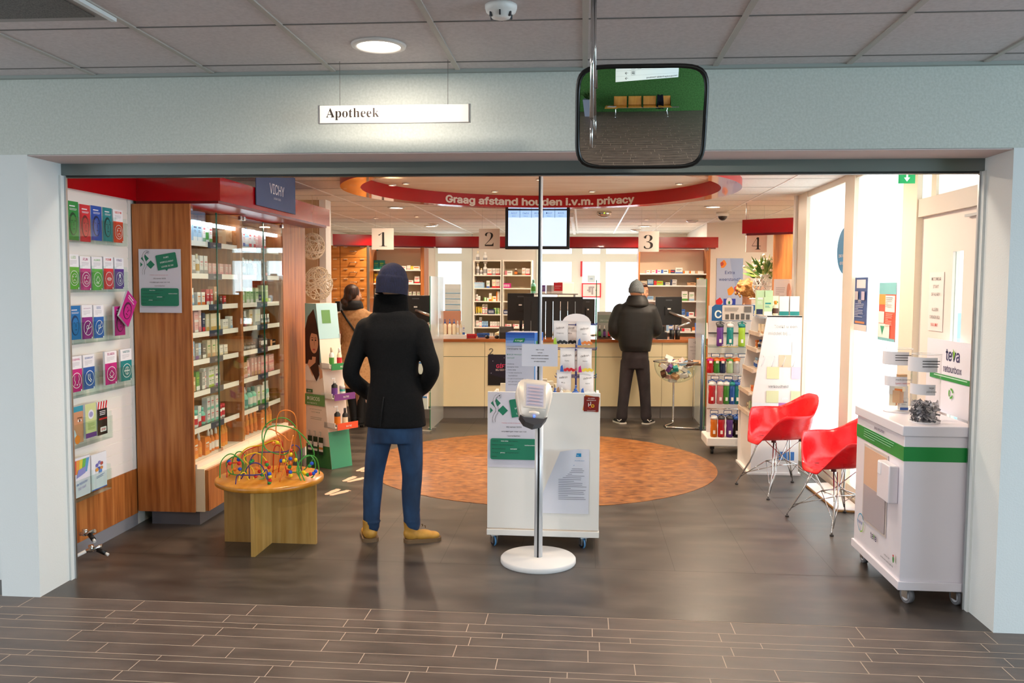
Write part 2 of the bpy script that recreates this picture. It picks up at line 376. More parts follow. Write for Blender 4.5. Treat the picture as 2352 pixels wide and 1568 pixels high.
b.fin(fs_, WT); b.put('lettering', ring, label='bold white lettering')
# right window wall, X = 2.1
FRM = M('#e9dcc6', .45); FRG = M('#d9cdc0', .5); FROST = glass('frosted_glass', (.97, 1, 1), .25, .62, .5)
def ywall(name, y0, y1, z0, z1, x=2.1, t=.08, m=FRM): b = B(); b.box(x, x+t, y0, y1, z0, z1, m); return struct(b, name)
b = B()
for y0, y1 in ((4.5, 4.62), (5.60, 5.84), (6.86, 7.1), (8.28, 8.62)): b.box(2.07, 2.16, y0, y1, .0, IZ, FRM)
b.box(2.08, 2.15, 4.5, 8.62, 0, .12, FRM); b.box(2.08, 2.15, 4.5, 8.62, IZ-.05, IZ, FRM); b.box(2.08, 2.15, 4.6, 5.62, 2.09, 2.2, FRG)
b.box(2.085, 2.14, 5.35, 5.42, 2.2, IZ, FRM)
struct(b, 'window_1', 'cream frames of the glazed side wall')
for i, (y0, y1, z0, z1, g) in enumerate(((5.84, 6.86, .12, IZ-.05, FROST), (7.1, 8.28, .12, IZ-.05, FROST), (4.62, 5.6, 2.2, IZ-.05, FROST))):
    b = B(); b.box(2.1, 2.106, y0, y1, z0, z1, g); struct(b, 'window_%d' % (2+i), 'frosted pane of the side wall')
# fire door
b = B(); b.box(2.11, 2.15, 4.62, 5.0, 0, 2.09, M('#efe0d6', .45)); b.box(2.11, 2.15, 5.14, 5.6, 0, 2.09, M('#efe0d6', .45)); b.box(2.11, 2.15, 5.0, 5.14, 0, .8, M('#efe0d6', .45)); b.box(2.11, 2.15, 5.0, 5.14, 1.86, 2.09, M('#efe0d6', .45))
d_ = struct(b, 'door_1', 'pale pink fire door with narrow glass slot')
b = B(); b.box(2.125, 2.13, 5.0, 5.14, .8, 1.86, GLASS); b.put('pane', d_)
b = B(); b.box(2.07, 2.11, 4.63, 4.76, 2.0, 2.05, M('#d9d4d4', .3, .4)); b.box(2.085, 2.1, 4.7, 4.95, 2.04, 2.055, ALU); b.put('door_closer', d_)
# back window wall, Y = 14.8
def pxbox(b, x0, x1, y0, y1, Y, t, m):
    """upright box whose front face spans the given picture rectangle at depth Y"""
    A = at(x0, y1, Y=Y); C = at(x1, y0, Y=Y); b.box(A.x, C.x, Y, Y+t, A.z, C.z, m); return b
WF = M('#e8efe9', .45); YW = 14.8
b = B()
b.box(-4.2, at(1000, 600, Y=YW).x, YW, YW+.1, 0, IZ, IW); b.box(at(1085, 600, Y=YW).x, at(1236, 600, Y=YW).x, YW, YW+.1, 0, IZ, IW)
struct(b, 'wall_back', 'cream wall behind the dispensary')
b = B()
for x0, x1 in ((1000, 1006), (1060, 1084), (1232, 1238), (1313, 1338), (1378, 1392), (1463, 1475)): A = at(x0, 600, Y=YW-.02); C = at(x1, 600, Y=YW-.02); b.box(A.x, C.x, YW-.02, YW+.08, 0, IZ, WF)
for x0, x1 in ((1000, 1084), (1236, 1475)): A = at(x0, 600, Y=YW); C = at(x1, 600, Y=YW); b.box(A.x, C.x, YW-.01, YW+.07, 2.06, 2.2, WF); b.box(A.x, C.x, YW-.01, YW+.07, 0, .12, WF); b.box(A.x, C.x, YW-.01, YW+.07, IZ-.08, IZ, WF)
b.box(at(1475, 600, Y=YW).x, 1.8, YW, YW+.1, 0, IZ, IW)
struct(b, 'window_5', 'white frames of the back windows')
BG = glass('back_window_glass', (.95, .99, 1), .0, .25, .6)
for i, (x0, x1) in enumerate(((1006, 1060), (1238, 1313), (1338, 1378), (1392, 1463))):
    A = at(x0, 600, Y=YW); C = at(x1, 600, Y=YW); b = B(); b.box(A.x, C.x, YW+.03, YW+.036, .12, IZ-.08, BG); struct(b, 'window_%d' % (6+i), 'pane of the back windows')
# ground outside
b = B(); b.box(-20, 40, 15.3, 60, -.12, -.02, M('#b9c0bd', .9)); b.box(3.9, 30, -20, 15.3, -.12, -.02, M('#b9c0bd', .9)); b.box(-30, -6.01, -20, 15.3, -.12, -.02, M('#8d928f', .9)); b.box(6.51, 30, -20, -5, -.13, -.03, M('#b9c0bd', .9)); struct(b, 'ground', 'paving outside the building')
# ---------------------------------------------------------------- lamps
LMP = M('#fff3e2', .4, emit=9); SPT = M('#ffe2b8', .4, emit=22); RIM = M('#d8cfc8', .4)
def downlight(x, y, z, r, power, label, group=None, col=(1, .86, .7), spread=PI, name='ceiling_light'):
    t = thing(name, label, 'ceiling light', (x, y, z), 0, group)
    B().lathe([(r*.78, -.004), (r*.8, -.012), (r*.97, -.01), (r, 0), (r*.78, 0)], (0, 0, 0), RIM, 32, caps=False).put('frame', t)
    B().lathe([(r*.79, -.006), (.001, -.007)], (0, 0, 0), LMP if r > .05 else SPT, 24, sm=False, caps=False).put('diffuser', t)
    if power:
        a = area('lamp_light', (x, y, z-.02), (0, 0, 0), r*1.5, r*1.5, power, col, spread, 'DISK')
    return t
WARM = (1, .80, .60)
downlight(-.896, 3.75, HZ, .12, 9, 'round white recessed downlight glowing above the hanging name sign', col=(1, .87, .76))
# two more hall downlights behind the camera
for x in (-2.6, .9): downlight(x, .6, HZ, .12, 34, 'round recessed downlight behind the viewer in the hall', 'hall downlights behind the viewer', col=(1, .87, .76))
big = [(-2.15, 9.82, 'round downlight left of the ring, above hanging number one'), (-2.3, 12.9, 'far round downlight above the left shelves'), (1.43, 9.78, 'round downlight right of the red ring near the dome camera'),
       (-1.45, 6.4, 'round downlight before the glass display cabinets'), (1.2, 6.0, 'round downlight above the red armchairs'), (.9, 12.9, 'far round downlight over the right medicine shelves'), (-.4, 12.9, 'far round downlight over the dispensary'), (2.6, 10.6, 'round downlight over desk four')]
for x in (-1.3, .75): downlight(x, 4.86, IZ, .1, 15, 'added unseen downlight just inside the opening, brightening the trolley front', 'added unseen downlights just inside the opening', (1, .88, .74))  # unseen lamps above the lintel, added to brighten the trolley and nearby fronts
for x, y, l in big: downlight(x, y, IZ, .1, 20 if (x, y) == (-2.15, 9.82) else 36, l, 'round downlights in the pharmacy ceiling', WARM)
sm = [(-1.66, 8.0, 2.6, 'small spotlight inside the ring at its left'), (-.90, 8.70, 2.6, 'small spotlight inside the ring above the word afstand'), (-.395, 7.74, 2.6, 'small spotlight at the middle of the ring'),
      (.08, 8.72, 2.6, 'small spotlight inside the ring above the word privacy'), (.873, 8.11, 2.6, 'small spotlight inside the ring at its right'),
      (-2.154, 11.06, IZ, 'small ceiling spotlight right of hanging number one'), (.83, 11.59, IZ, 'small ceiling spotlight above hanging number three')]
for x, y, z, l in sm: downlight(x, y, z, .035, 11, l, 'small warm ceiling spotlights', (1, .78, .55), 2.2, 'spotlight')
# spots washing the fronts of shelves, as in the photo
for x, y in ((-2.75, 11.3), (2.35, 8.95), (-1.7, 5.9), (-1.7, 7.6)): downlight(x, y, IZ, .035, 14, 'small spotlight close to the shop furniture front', 'small warm ceiling spotlights', (1, .74, .48), 2.0, 'spotlight')
# ================================================================ products
COL = dict(white='#eceae6', cream='#efe2c4', pink='#eab9b2', rose='#d9878f', red='#cf2430', orange='#e07a1c', amber='#e8952a', blue='#2f62b5', lightblue='#9fc6e6', navy='#232f55',
           green='#4c9a3e', mint='#7fcdb8', teal='#1f8a86', purple='#6a3b8f', grey='#9b9a9c', black='#17171a', brown='#5d3a2a', yellow='#efd04a', gold='#c9a04a', lime='#a9cf3e', palegreen='#c4dfae', magenta='#c4187c', tan='#c99d74', silver='#c9c9cc', darkgrey='#4d4d52')
PM = {}
def pmesh(kind, w, h, c1, c2, c3):
    k = (kind, round(w, 3), round(h, 3), c1, c2, c3)
    if k in PM: return PM[k]
    b = B(); A, C, D = M(COL[c1], .4), M(COL[c2], .4), M(COL[c3], .45); r = w/2
    if kind == 'box':
        d = min(.06, w*.8); b.box(-r, r, -d/2, d/2, 0, h, A, .0008); p = P(b, -d/2-.001, .0004)
        p.rect(-r, 0, w, h*.22, C); p.rect(-r+w*.15, h*.62, w*.7, h*.08, D); p.rect(-r+w*.15, h*.5, w*.5, h*.03, D); p.rect(-r+w*.15, h*.43, w*.6, h*.02, D)
    elif kind == 'flat':
        d = .07; b.box(-r, r, -d/2, d/2, 0, h, A, .0008); p = P(b, -d/2-.001, .0004); p.rect(-r, 0, w*.3, h, C); p.rect(-r+w*.36, h*.45, w*.5, h*.25, D)
    elif kind == 'bottle':
        b.lathe([(r*.9, 0), (r, .004), (r, h*.62), (r*.55, h*.74), (r*.42, h*.76)], (0, 0, 0), A, 14); b.lathe([(r*.5, h*.76), (r*.5, h*.98), (r*.4, h)], (0, 0, 0), C, 12); b.lathe([(r*1.01, h*.15), (r*1.01, h*.5)], (0, 0, 0), D, 14, caps=False)
    elif kind == 'jar':
        b.lathe([(r*.95, 0), (r, .003), (r, h*.7)], (0, 0, 0), A, 16); b.lathe([(r*1.03, h*.7), (r*1.03, h*.98), (r*.95, h)], (0, 0, 0), C, 16); b.lathe([(r*1.01, h*.15), (r*1.01, h*.5)], (0, 0, 0), D, 16, caps=False)
    elif kind == 'tube':
        b.lathe([(r*.6, 0), (r*.62, h*.15)], (0, 0, 0), C, 12); b.grid(lambda u, v: (r*(.7+.3*v)*math.cos(2*PI*u), r*(.7*(1-v)+.04)*math.sin(2*PI*u), h*(.15+.85*v)), 14, 4, A, wrap=True); b.box(-r, r, -.002, .002, h*.95, h, A)
        b.lathe([(r*.84, h*.35), (r*.86, h*.6)], (0, 0, 0), D, 12, sy=.62, caps=False)
    elif kind == 'spray':
        b.lathe([(r*.9, 0), (r, .004), (r, h*.55), (r*.5, h*.68), (r*.4, h*.72)], (0, 0, 0), A, 14); b.lathe([(r*.5, h*.7), (r*.48, h*.85), (r*.3, h*.93), (r*.28, h)], (0, 0, 0), C, 12); b.lathe([(r*1.01, h*.12), (r*1.01, h*.42)], (0, 0, 0), D, 14, caps=False)
    elif kind == 'pump':
        b.lathe([(r*.9, 0), (r, .004), (r, h*.62), (r*.45, h*.7), (r*.4, h*.74)], (0, 0, 0), A, 14); b.lathe([(r*.48, h*.72), (r*.46, h*.8), (.004, h*.81), (.004, h*.93)], (0, 0, 0), C, 10)
        b.box(-.004, .004, -r*1.3, .006, h*.93, h, C, .001); b.lathe([(r*1.01, h*.12), (r*1.01, h*.5)], (0, 0, 0), D, 14, caps=False)
    PM[k] = b.mesh({'box': 'medicine_box', 'flat': 'flat_pack'}.get(kind, kind)); return PM[k]
NAME = dict(box='product_box', flat='flat_box', bottle='bottle', jar='jar', tube='tube', spray='spray_bottle', pump='pump_bottle')
CAT = dict(box='box', flat='box', bottle='bottle', jar='jar', tube='tube', spray='spray bottle', pump='pump bottle')
ORD = ['leftmost', 'second', 'third', 'fourth', 'fifth', 'sixth', 'seventh', 'eighth', 'ninth', 'tenth', 'eleventh', 'twelfth', 'thirteenth', 'fourteenth', 'fifteenth', 'sixteenth']
def item(spec, loc, rz, label, group):
    kind, c1, c2, c3, w, h = spec
    o = bpy.data.objects.new(NAME[kind], pmesh(kind, w, h, c1, c2, c3)); S.collection.objects.link(o); o.location = loc; o.rotation_euler = (0, 0, rz)
    label = ' '.join(label.split()[:16]); return tag(o, label, CAT[kind], group)
def shelf(O, rz, x0, x1, z, specs, where, group, y=.05, gap=.006, seed=0, jit=.008):
    """one row of products in the local frame at O turned by rz; specs like 'box white red grey .05 .12 *3 ^' (^ = one stacked on top)"""
    r = random.Random(seed); c, s_ = math.cos(rz), math.sin(rz); L = []
    for sp_ in specs.split(';'):
        t = sp_.split(); n = 1; up = 0
        if t and t[-1] == '^': up = 1; t.pop()
        if t and t[-1][0] == '*': n = int(t.pop()[1:])
        if t[0] == 'gap': L.append(('gap', float(t[1]))); continue
        for _ in range(n): L.append(((t[0], t[1], t[2], t[3], float(t[4]), float(t[5])), up))
    tot = sum((e[1] if e[0] == 'gap' else e[0][4]+gap) for e in L); sc = min(1.25, (x1-x0)/tot); x = x0; k = 0
    for e in L:
        if e[0] == 'gap': x += e[1]*sc; continue
        sp_, up = e; x += sp_[4]*sc/2 if sc > 1 else sp_[4]/2*sc
        if sc < 1: sp_ = (*sp_[:4], sp_[4]*sc*.98, sp_[5])
        yy = y+r.uniform(-jit, jit); lx, ly = O[0]+x*c-yy*s_, O[1]+x*s_+yy*c
        pos = 'leftmost' if k == 0 else ORD[k]+' from left' if k < 16 else 'far right'
        nm = {'box': 'box', 'flat': 'flat box'}.get(sp_[0], NAME[sp_[0]].replace('_', ' '))
        cn = sp_[1] if sp_[1] == sp_[2] else f'{sp_[1]} and {sp_[2]}'
        item(sp_, (lx, ly, O[2]+z), rz+r.uniform(-.06, .06), f'{cn} {nm}, {pos} on {where}', group)
        if up: item(sp_, (lx, ly, O[2]+z+sp_[5]+.0005), rz+r.uniform(-.05, .05), f'{cn} {nm} stacked on top, {pos} on {where}', group)
        x += (sp_[4]*sc if sc > 1 else sp_[4])/2+gap*sc; k += 1

# ================================================================ left side
# printed poster used on the wood panel and on the white trolley
PGR = M('#1d7a5c', .6); INK = M('#2a2a30', .7); REDI = M('#c8485c', .7)
def old_medicine_poster(name, label, loc, w=.29):
    s = w/.29; h = .42*s; t = thing(name, label, 'poster', loc)
    B().box(0, w, -.0006, 0, 0, h, M('#d6d2dc', .6)).put('sheet', t)
    p = P(y=-.0006)
    def pl(pts): p.poly([(x*s, z*s) for x, z in pts], PGR)
    pl([(.015, .358), (.043, .386), (.071, .358), (.043, .33)]); pl([(.055, .318), (.083, .346), (.111, .318), (.083, .29)]); pl([(.012, .302), (.012, .334), (.028, .318)])
    sn = [(.058, .392), (.068, .399), (.064, .404), (.052, .403), (.04, .39), (.034, .37), (.04, .35), (.05, .33), (.05, .31), (.038, .29), (.032, .27), (.034, .252)]
    p.line([(x*s, z*s) for x, z in sn], .0145*s, INK); p.line([(x*s, z*s) for x, z in sn], .012*s, M('#d6d2dc', .6))
    a = .17; c, n = math.cos(a), math.sin(a)
    R_ = lambda x, z: ((.195+x*c-z*n)*s, (.335+x*n+z*c)*s)
    p.poly([R_(*q) for q in ((-.07, -.045), (-.02, -.045), (-.01, -.058), (0, -.045), (.065, -.045), (.07, -.04), (.07, .05), (.065, .055), (-.065, .055), (-.07, .05))], PGR)
    W1 = M('#f2f2f2', .6)
    for st, dz in (('OUDE', .027), ('MEDICIJNEN?', -.002), ('LEVER ZE IN!', -.031)):
        q = R_(0, dz); p.text(st, q[0], q[1], (.019*s), W1, .006, rot=a)
    p.text('"Medicijnen vervuilen het oppervlakte water"', .14*s, .247*s, .0088*s, REDI)
    for i, st in enumerate(('Wij nemen GEEN', 'verpakkingen meer aan met', 'naametiketten')): p.text(st, .145*s, (.223-.0245*i)*s, .0155*s, INK)
    p.rrect(.015*s, .045*s, .26*s, .118*s, .012*s, PGR)
    for i, (st, hi, x2) in enumerate((('*Alleen de               met tabletten/capsules', 'losse strips', .074), ('*Naalden in een bij ons verkrijgbare', 'naaldencontainer', .205), ('*Doosjes kunt u bij het                     verzamelen', 'oud papier', .126), ('*Let op uw             bij het weggooien van de', 'privacy', .071), ('etiketten', '', 0))):
        z = (.146-.0215*i)*s; p.text(st, .022*s, z, .0105*s, INK, 0, 'LEFT')
        if hi: p.text(hi, x2*s, z, .0108*s, W1, .012, 'LEFT')
    p.b.put('printing', t); return t
# slat wall with wood below, facing +X
rzL = PI/2; SO = (-3.02, 4.53, 0)
t = thing('slat_wall', 'white slatted display wall with leaflets beside the left end of the opening', 'slat wall', SO, rzL)
b = B(); SLW = M('#efe7e2', .45); GRV = M('#9fa3a3', .4, .5)
z = .392
while z < 2.19: b.box(0, 1.0, .006, .02, z, min(2.2, z+.069), SLW); b.box(0, 1.0, .012, .02, z+.069, z+.075, GRV); z += .075
b.put('slat_panel', t)
B().box(1.0, 1.045, .0, .02, .392, 2.2, WHITE).put('side_trim', t)
B().box(0, 1.045, 0, .02, .085, .39, WOOD).put('wood_panel', t, label='orange brown wood panel below the slats')
B().box(0, 1.045, .003, .03, 0, .085, M('#85868e', .45)).put('plinth', t)
# red fascia of slat wall and cabinets
REDF = M('#a8000c', .18, coat=.5)
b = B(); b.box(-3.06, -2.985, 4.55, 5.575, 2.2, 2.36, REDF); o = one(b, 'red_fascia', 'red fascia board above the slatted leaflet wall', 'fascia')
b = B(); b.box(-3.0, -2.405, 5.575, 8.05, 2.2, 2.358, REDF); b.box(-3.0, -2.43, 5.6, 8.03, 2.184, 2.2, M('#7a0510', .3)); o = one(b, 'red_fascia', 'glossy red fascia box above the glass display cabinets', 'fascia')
# brochures
def face_cover(p, w, h, c, dark):
    p.rect(0, 0, w, h, c); p.disc(w*.5, h*.42, w*.36, M(dark, .6), h*.3); p.disc(w*.52, h*.4, w*.28, c, h*.25)
    for x in (.4, .66): p.disc(w*x, h*.5, w*.07, M(dark, .6), h*.012)
    p.rect(w*.51, h*.37, w*.04, h*.1, M(dark, .6)); p.disc(w*.53, h*.29, w*.1, M(dark, .6), h*.012); p.rect(w*.15, h*.86, w*.5, h*.03, M('#e8e8ee', .6)); p.rect(w*.15, h*.8, w*.65, h*.012, M('#e8e8ee', .6)); p.rect(w*.15, h*.77, w*.6, h*.01, M('#e8e8ee', .6))
def icon_cover(p, w, h, c, title, ic):
    Wt = M('#f2eff4', .6); p.rect(0, 0, w, h, Wt); p.rect(0, 0, w, h*.64, c); p.text(title, w/2, h*.88, min(.03, w*1.5/len(title)), c)
    p.greek(w*.12, h*.82, w*.7, 4, h*.035, h*.006, M('#8c8a94', .7)); L = M('#f4f2f4', .6); p.ring(w/2, h*.32, w*.4, w*.03, L, h*.22)
    if ic == 'lips': p.ring(w/2, h*.32, w*.22, w*.03, L, h*.05); p.line([(w*.28, h*.32), (w*.72, h*.32)], w*.03, L)
    elif ic == 'slash': p.line([(w*.28, h*.16), (w*.72, h*.48)], w*.04, L); p.ring(w*.45, h*.34, w*.12, w*.03, L); p.line([(w*.55, h*.3), (w*.8, h*.36)], w*.03, L)
    elif ic == 'face': p.disc(w*.38, h*.36, w*.04, L); p.disc(w*.62, h*.36, w*.04, L); p.ring(w*.5, h*.22, w*.12, w*.03, L, a0=.3, a1=PI-.3); p.ring(w*.5, h*.31, w*.26, w*.025, L, h*.14)
    elif ic == 'body': p.disc(w*.5, h*.43, w*.1, L); p.ring(w*.5, h*.27, w*.2, w*.03, L, h*.11); p.disc(w*.5, h*.26, w*.05, L, h*.05)
    elif ic == 'torso': p.line([(w*.34, h*.46), (w*.3, h*.34), (w*.38, h*.28), (w*.3, h*.18)], w*.03, L); p.line([(w*.66, h*.46), (w*.7, h*.34), (w*.62, h*.28), (w*.7, h*.18)], w*.03, L); p.disc(w*.5, h*.2, w*.04, L)
    elif ic == 'joint': p.line([(w*.36, h*.44), (w*.36, h*.3), (w*.6, h*.2)], w*.05, L); p.line([(w*.5, h*.44), (w*.5, h*.32), (w*.66, h*.24)], w*.05, L)
    elif ic == 'leaf': p.line([(w*.3, h*.3), (w*.5, h*.42), (w*.7, h*.3), (w*.5, h*.22), (w*.3, h*.3)], w*.03, L); p.line([(w*.3, h*.22), (w*.6, h*.2)], w*.03, L)
    elif ic == 'cross': p.line([(w*.25, h*.32), (w*.75, h*.32)], w*.05, L); p.line([(w*.5, h*.2), (w*.5, h*.44)], w*.05, L); p.ring(w*.5, h*.32, w*.2, w*.03, L)
    p.disc(w*.84, h*.03, w*.05, L)
def brochure(px0, px1, py0, py1, X_, draw, label, name='brochure', group='leaflets on the slatted wall', tilt=0, cat='brochure'):
    A = at(px0, (py0+py1)/2, X=X_); C = at(px1, (py0+py1)/2, X=X_); mid = (px0+px1)/2; z0 = at(mid, py1, X=X_).z; z1 = at(mid, py0, X=X_).z
    w, h = C.y-A.y, z1-z0; t = thing(name, label, cat, (X_-.012, A.y, z0), rzL, group)
    B().box(0, w, -.012, 0, 0, h, PAPER).put('booklet', t); p = P(y=-.0122); draw(p, w, h); p.b.put('cover', t)
    if tilt: t.rotation_euler = (0, tilt, rzL)
    return t
ic = lambda c, ti, k: (lambda p, w, h: icon_cover(p, w, h, M(c, .5), ti, k)); fc = lambda c, d: (lambda p, w, h: face_cover(p, w, h, M(c, .5), d))
XB = -2.955
R = [(154, 180, 462, 551, fc('#1f8a3c', '#0f4420'), 'green leaflet with a tinted face, left end of the top row'), (183, 207, 470, 555, fc('#cf2433', '#6d1018'), 'red leaflet with a tinted face in the top row'), (209, 233, 473, 552, fc('#1a4fb0', '#0b2255'), 'blue leaflet with a tinted face in the top row'),
     (236, 257, 477, 554, fc('#12848c', '#063f44'), 'teal leaflet with a tinted face in the top row'), (260, 282, 482, 557, ic('#e8482c', 'VREEMD', 'face'), 'orange red leaflet with white line figure, right end of top row'),
     (156, 181, 584, 664, ic('#62ad35', 'LUIS', 'face'), 'green leaflet headed LUIS, left end of the second row'), (184, 208, 589, 666, ic('#c8197e', 'PIJN', 'face'), 'magenta leaflet headed PIJN in the second row'), (211, 235, 590, 666, ic('#55ab47', 'ALLERGIE', 'leaf'), 'green leaflet in the middle of the second row'),
     (238, 260, 590, 664, ic('#dd1f2d', 'MOND', 'lips'), 'red leaflet with white lips drawing'), (263, 284, 592, 663, ic('#5a2c8c', 'MAAG', 'body'), 'purple leaflet headed MAAG, right end of second row'),
     (159, 185, 702, 780, fc('#1171b5', '#0a3a66'), 'blue leaflet with a tinted face in the third row'), (188, 212, 700, 778, ic('#8d1d7f', 'ANTICONCEPTIE', 'slash'), 'purple leaflet with slashed circle drawing'), (215, 238, 700, 776, ic('#1c62b5', 'OOG', 'slash'), 'blue leaflet with slashed eye and bottle drawing'),
     (263, 287, 703, 770, fc('#b8127e', '#4d0836'), 'magenta face leaflet in the half empty holder of the third row'),
     (160, 188, 818, 900, ic('#c9197b', 'SCHIMMEL', 'torso'), 'magenta leaflet with white torso drawing, fourth row left'), (191, 217, 814, 893, ic('#1a5aab', 'GEWRICHT', 'joint'), 'blue leaflet with white joint drawing in the fourth row'), (241, 268, 806, 882, ic('#c2187c', 'BLAREN', 'leaf'), 'magenta leaflet with white stripes right of the empty pocket'),
     (277, 302, 801, 874, ic('#12858a', 'HARTEN', 'cross'), 'teal leaflet at the right end of the fourth row')]
for x0, x1, y0, y1, f, l in R: brochure(x0, x1, y0, y1, XB, f, l)
def eyec(p, w, h): p.rect(0, 0, w, h, M('#c9906c', .6)); p.rect(0, h*.85, w, h*.15, M('#2e93ad', .6)); p.poly([(0, 0), (w*.6, 0), (w*.3, h*.35), (0, h*.5)], M('#b9d6e8', .6)); p.disc(w*.68, h*.6, w*.17, M('#f0e6e0', .6), h*.035); p.disc(w*.68, h*.6, w*.07, M('#3a2418', .6)); p.rect(w*.48, h*.67, w*.4, h*.02, M('#4a2c1a', .6)); p.disc(w*.45, h*.1, w*.22, M('#e8862a', .6))
def greenc(p, w, h): p.rect(0, 0, w, h, M('#cfd79a', .6)); p.rect(0, 0, w, h*.14, M('#5b2c8c', .6)); p.disc(w*.5, h*.68, w*.26, M('#e4e6f2', .6), h*.14); p.disc(w*.5, h*.68, w*.18, M('#9a98c8', .6), h*.08); p.greek(w*.15, h*.42, w*.7, 6, h*.035, h*.01, M('#7c9a3c', .7))
def stopc(p, w, h):
    Wt = M('#f0eeee', .6); p.rect(0, 0, w, h, M('#141416', .5)); p.rect(0, h*.78, w, h*.22, Wt)
    for i in range(4): p.poly([(w*(.02+.25*i), h*.78), (w*(.14+.25*i), h*.78), (w*(.25+.25*i) if i < 3 else w, h), (w*(.13+.25*i), h)], M('#d01c26', .5))
    p.greek(w*.2, h*.7, w*.6, 3, h*.05, h*.02, Wt); p.rect(w*.1, h*.46, w*.8, h*.05, M('#d01c26', .5)); p.rrect(w*.2, h*.1, w*.6, h*.14, w*.05, Wt); p.text('STOP', w*.5, h*.135, w*.22, M('#d01c26', .5), .03)
def rainc(p, w, h):
    p.rect(0, 0, w, h, M('#e6e4f0', .5))
    for i, c in enumerate(('#d9534a', '#e8a04a', '#d8cf4a', '#6fb85a', '#5aa0cf')): p.poly([(w*(.05+.18*i), h*.95), (w*(.23+.18*i), h*.95), (w*(.2+.15*i), h*.6), (w*(.05+.15*i), h*.6)], M(c, .5))
    p.poly([(w*.2, h*.5), (w*.7, h*.58), (w*.75, h*.75), (w*.3, h*.7)], M('#8a90cf', .5)); p.text('de bijsluiter', w*.5, h*.32, w*.17, M('#4a78c8', .5), rot=.08); p.text('bijt niet!', w*.5, h*.2, w*.17, M('#8a6ac0', .5), rot=.08)
def bluec(p, w, h):
    p.rect(0, 0, w, h, M('#e9ecf6', .5)); p.rect(0, 0, w, h*.03, M('#2a62c0', .5))
    for i, (x, z, c) in enumerate(((.35, .68, '#6a66b8'), (.5, .74, '#8a88c8'), (.65, .7, '#b0554a'), (.45, .58, '#4a5ab0'), (.62, .58, '#c8884a'), (.32, .56, '#e09a3a'), (.55, .5, '#5a8ad0'))): p.disc(w*x, h*z, w*.1, M(c, .5), h*.05)
    p.line([(w*.25, h*.36), (w*.8, h*.4)], h*.012, M('#3a5ab0', .5)); p.line([(w*.25, h*.32), (w*.7, h*.35)], h*.01, M('#3a5ab0', .5))
brochure(163, 191, 933, 1018, XB, eyec, 'leaflet with a close up photo of an eye, fifth row left'); brochure(196, 221, 926, 1004, XB, greenc, 'pale green leaflet with purple foot in the fifth row'); brochure(223, 246, 921, 998, XB, stopc, 'black leaflet with red and white stripes reading STOP')
brochure(166, 207, 1050, 1140, XB, rainc, 'white folder with rainbow colours at the bottom left'); brochure(210, 245, 1040, 1122, XB, bluec, 'white folder with small purple pictures at the bottom row')
lt = brochure(272, 302, 658, 702, XB+.03, fc('#b8127e', '#4d0836'), 'magenta face leaflet sticking out at a slant above its holder', tilt=-.0)
lt.scale = (.85, 1, 1.6); lt.rotation_euler = (0, .62, rzL); lt.location.z -= .06
# clear holders, one per row
for i, (x0, x1, y0, y1, n, l) in enumerate(((152, 284, 505, 558, 5, 'top'), (154, 286, 622, 668, 5, 'second'), (156, 290, 737, 782, 5, 'third'), (158, 304, 850, 898, 5, 'fourth'), (160, 250, 965, 1016, 3, 'fifth'), (164, 248, 1090, 1136, 2, 'bottom'))):
    A = at(x0, (y0+y1)/2, X=XB); C = at(x1, (y0+y1)/2, X=XB); z0 = at((x0+x1)/2, y1, X=XB).z-.004; z1 = at((x0+x1)/2, y0, X=XB).z; w = C.y-A.y
    b = B(); b.box(-.006, w+.006, -.036, -.034, z0, z1, GLASS); b.box(-.006, w+.006, -.034, .03, z0-.003, z0, GLASS)
    for k in range(n+1): b.box(-.004+w*k/n-.001, -.004+w*k/n+.001, -.034, .03, z0, z1+.03, GLASS)
    one(b, 'leaflet_holder', f'clear acrylic leaflet holder of the {l} row on the slatted wall', 'leaflet holder', (XB-.012, A.y, 0), rzL, 'clear leaflet holders')
# radiator valves
def valve(loc, label, rot):
    t = thing('radiator_valve', label, 'valve', loc, rot); B().tube([(0, 0, 0), (.05, -.005, .006), (.09, -.02, .02)], .012, CHROME).cyl((.03, 0, -.01), (.03, 0, .03), .016, CHROME, 10).put('body', t); B().cyl((.06, -.02, 0), (.09, -.06, -.02), .014, BLACK, 10).cyl((.09, -.06, -.02), (.1, -.075, -.03), .009, WHITE, 8).put('knob', t); return t
valve((-2.96, 4.79, .165), 'chrome radiator valve with black knob sticking out by the opening', .3)
t = valve((-2.93, 4.8, .06), 'chrome valve on a white pipe close to the floor', .9)
B().tube([(-.1, .02, -.045), (-.05, .01, -.02), (0, 0, 0)], .011, WHITE).put('pipe', t)
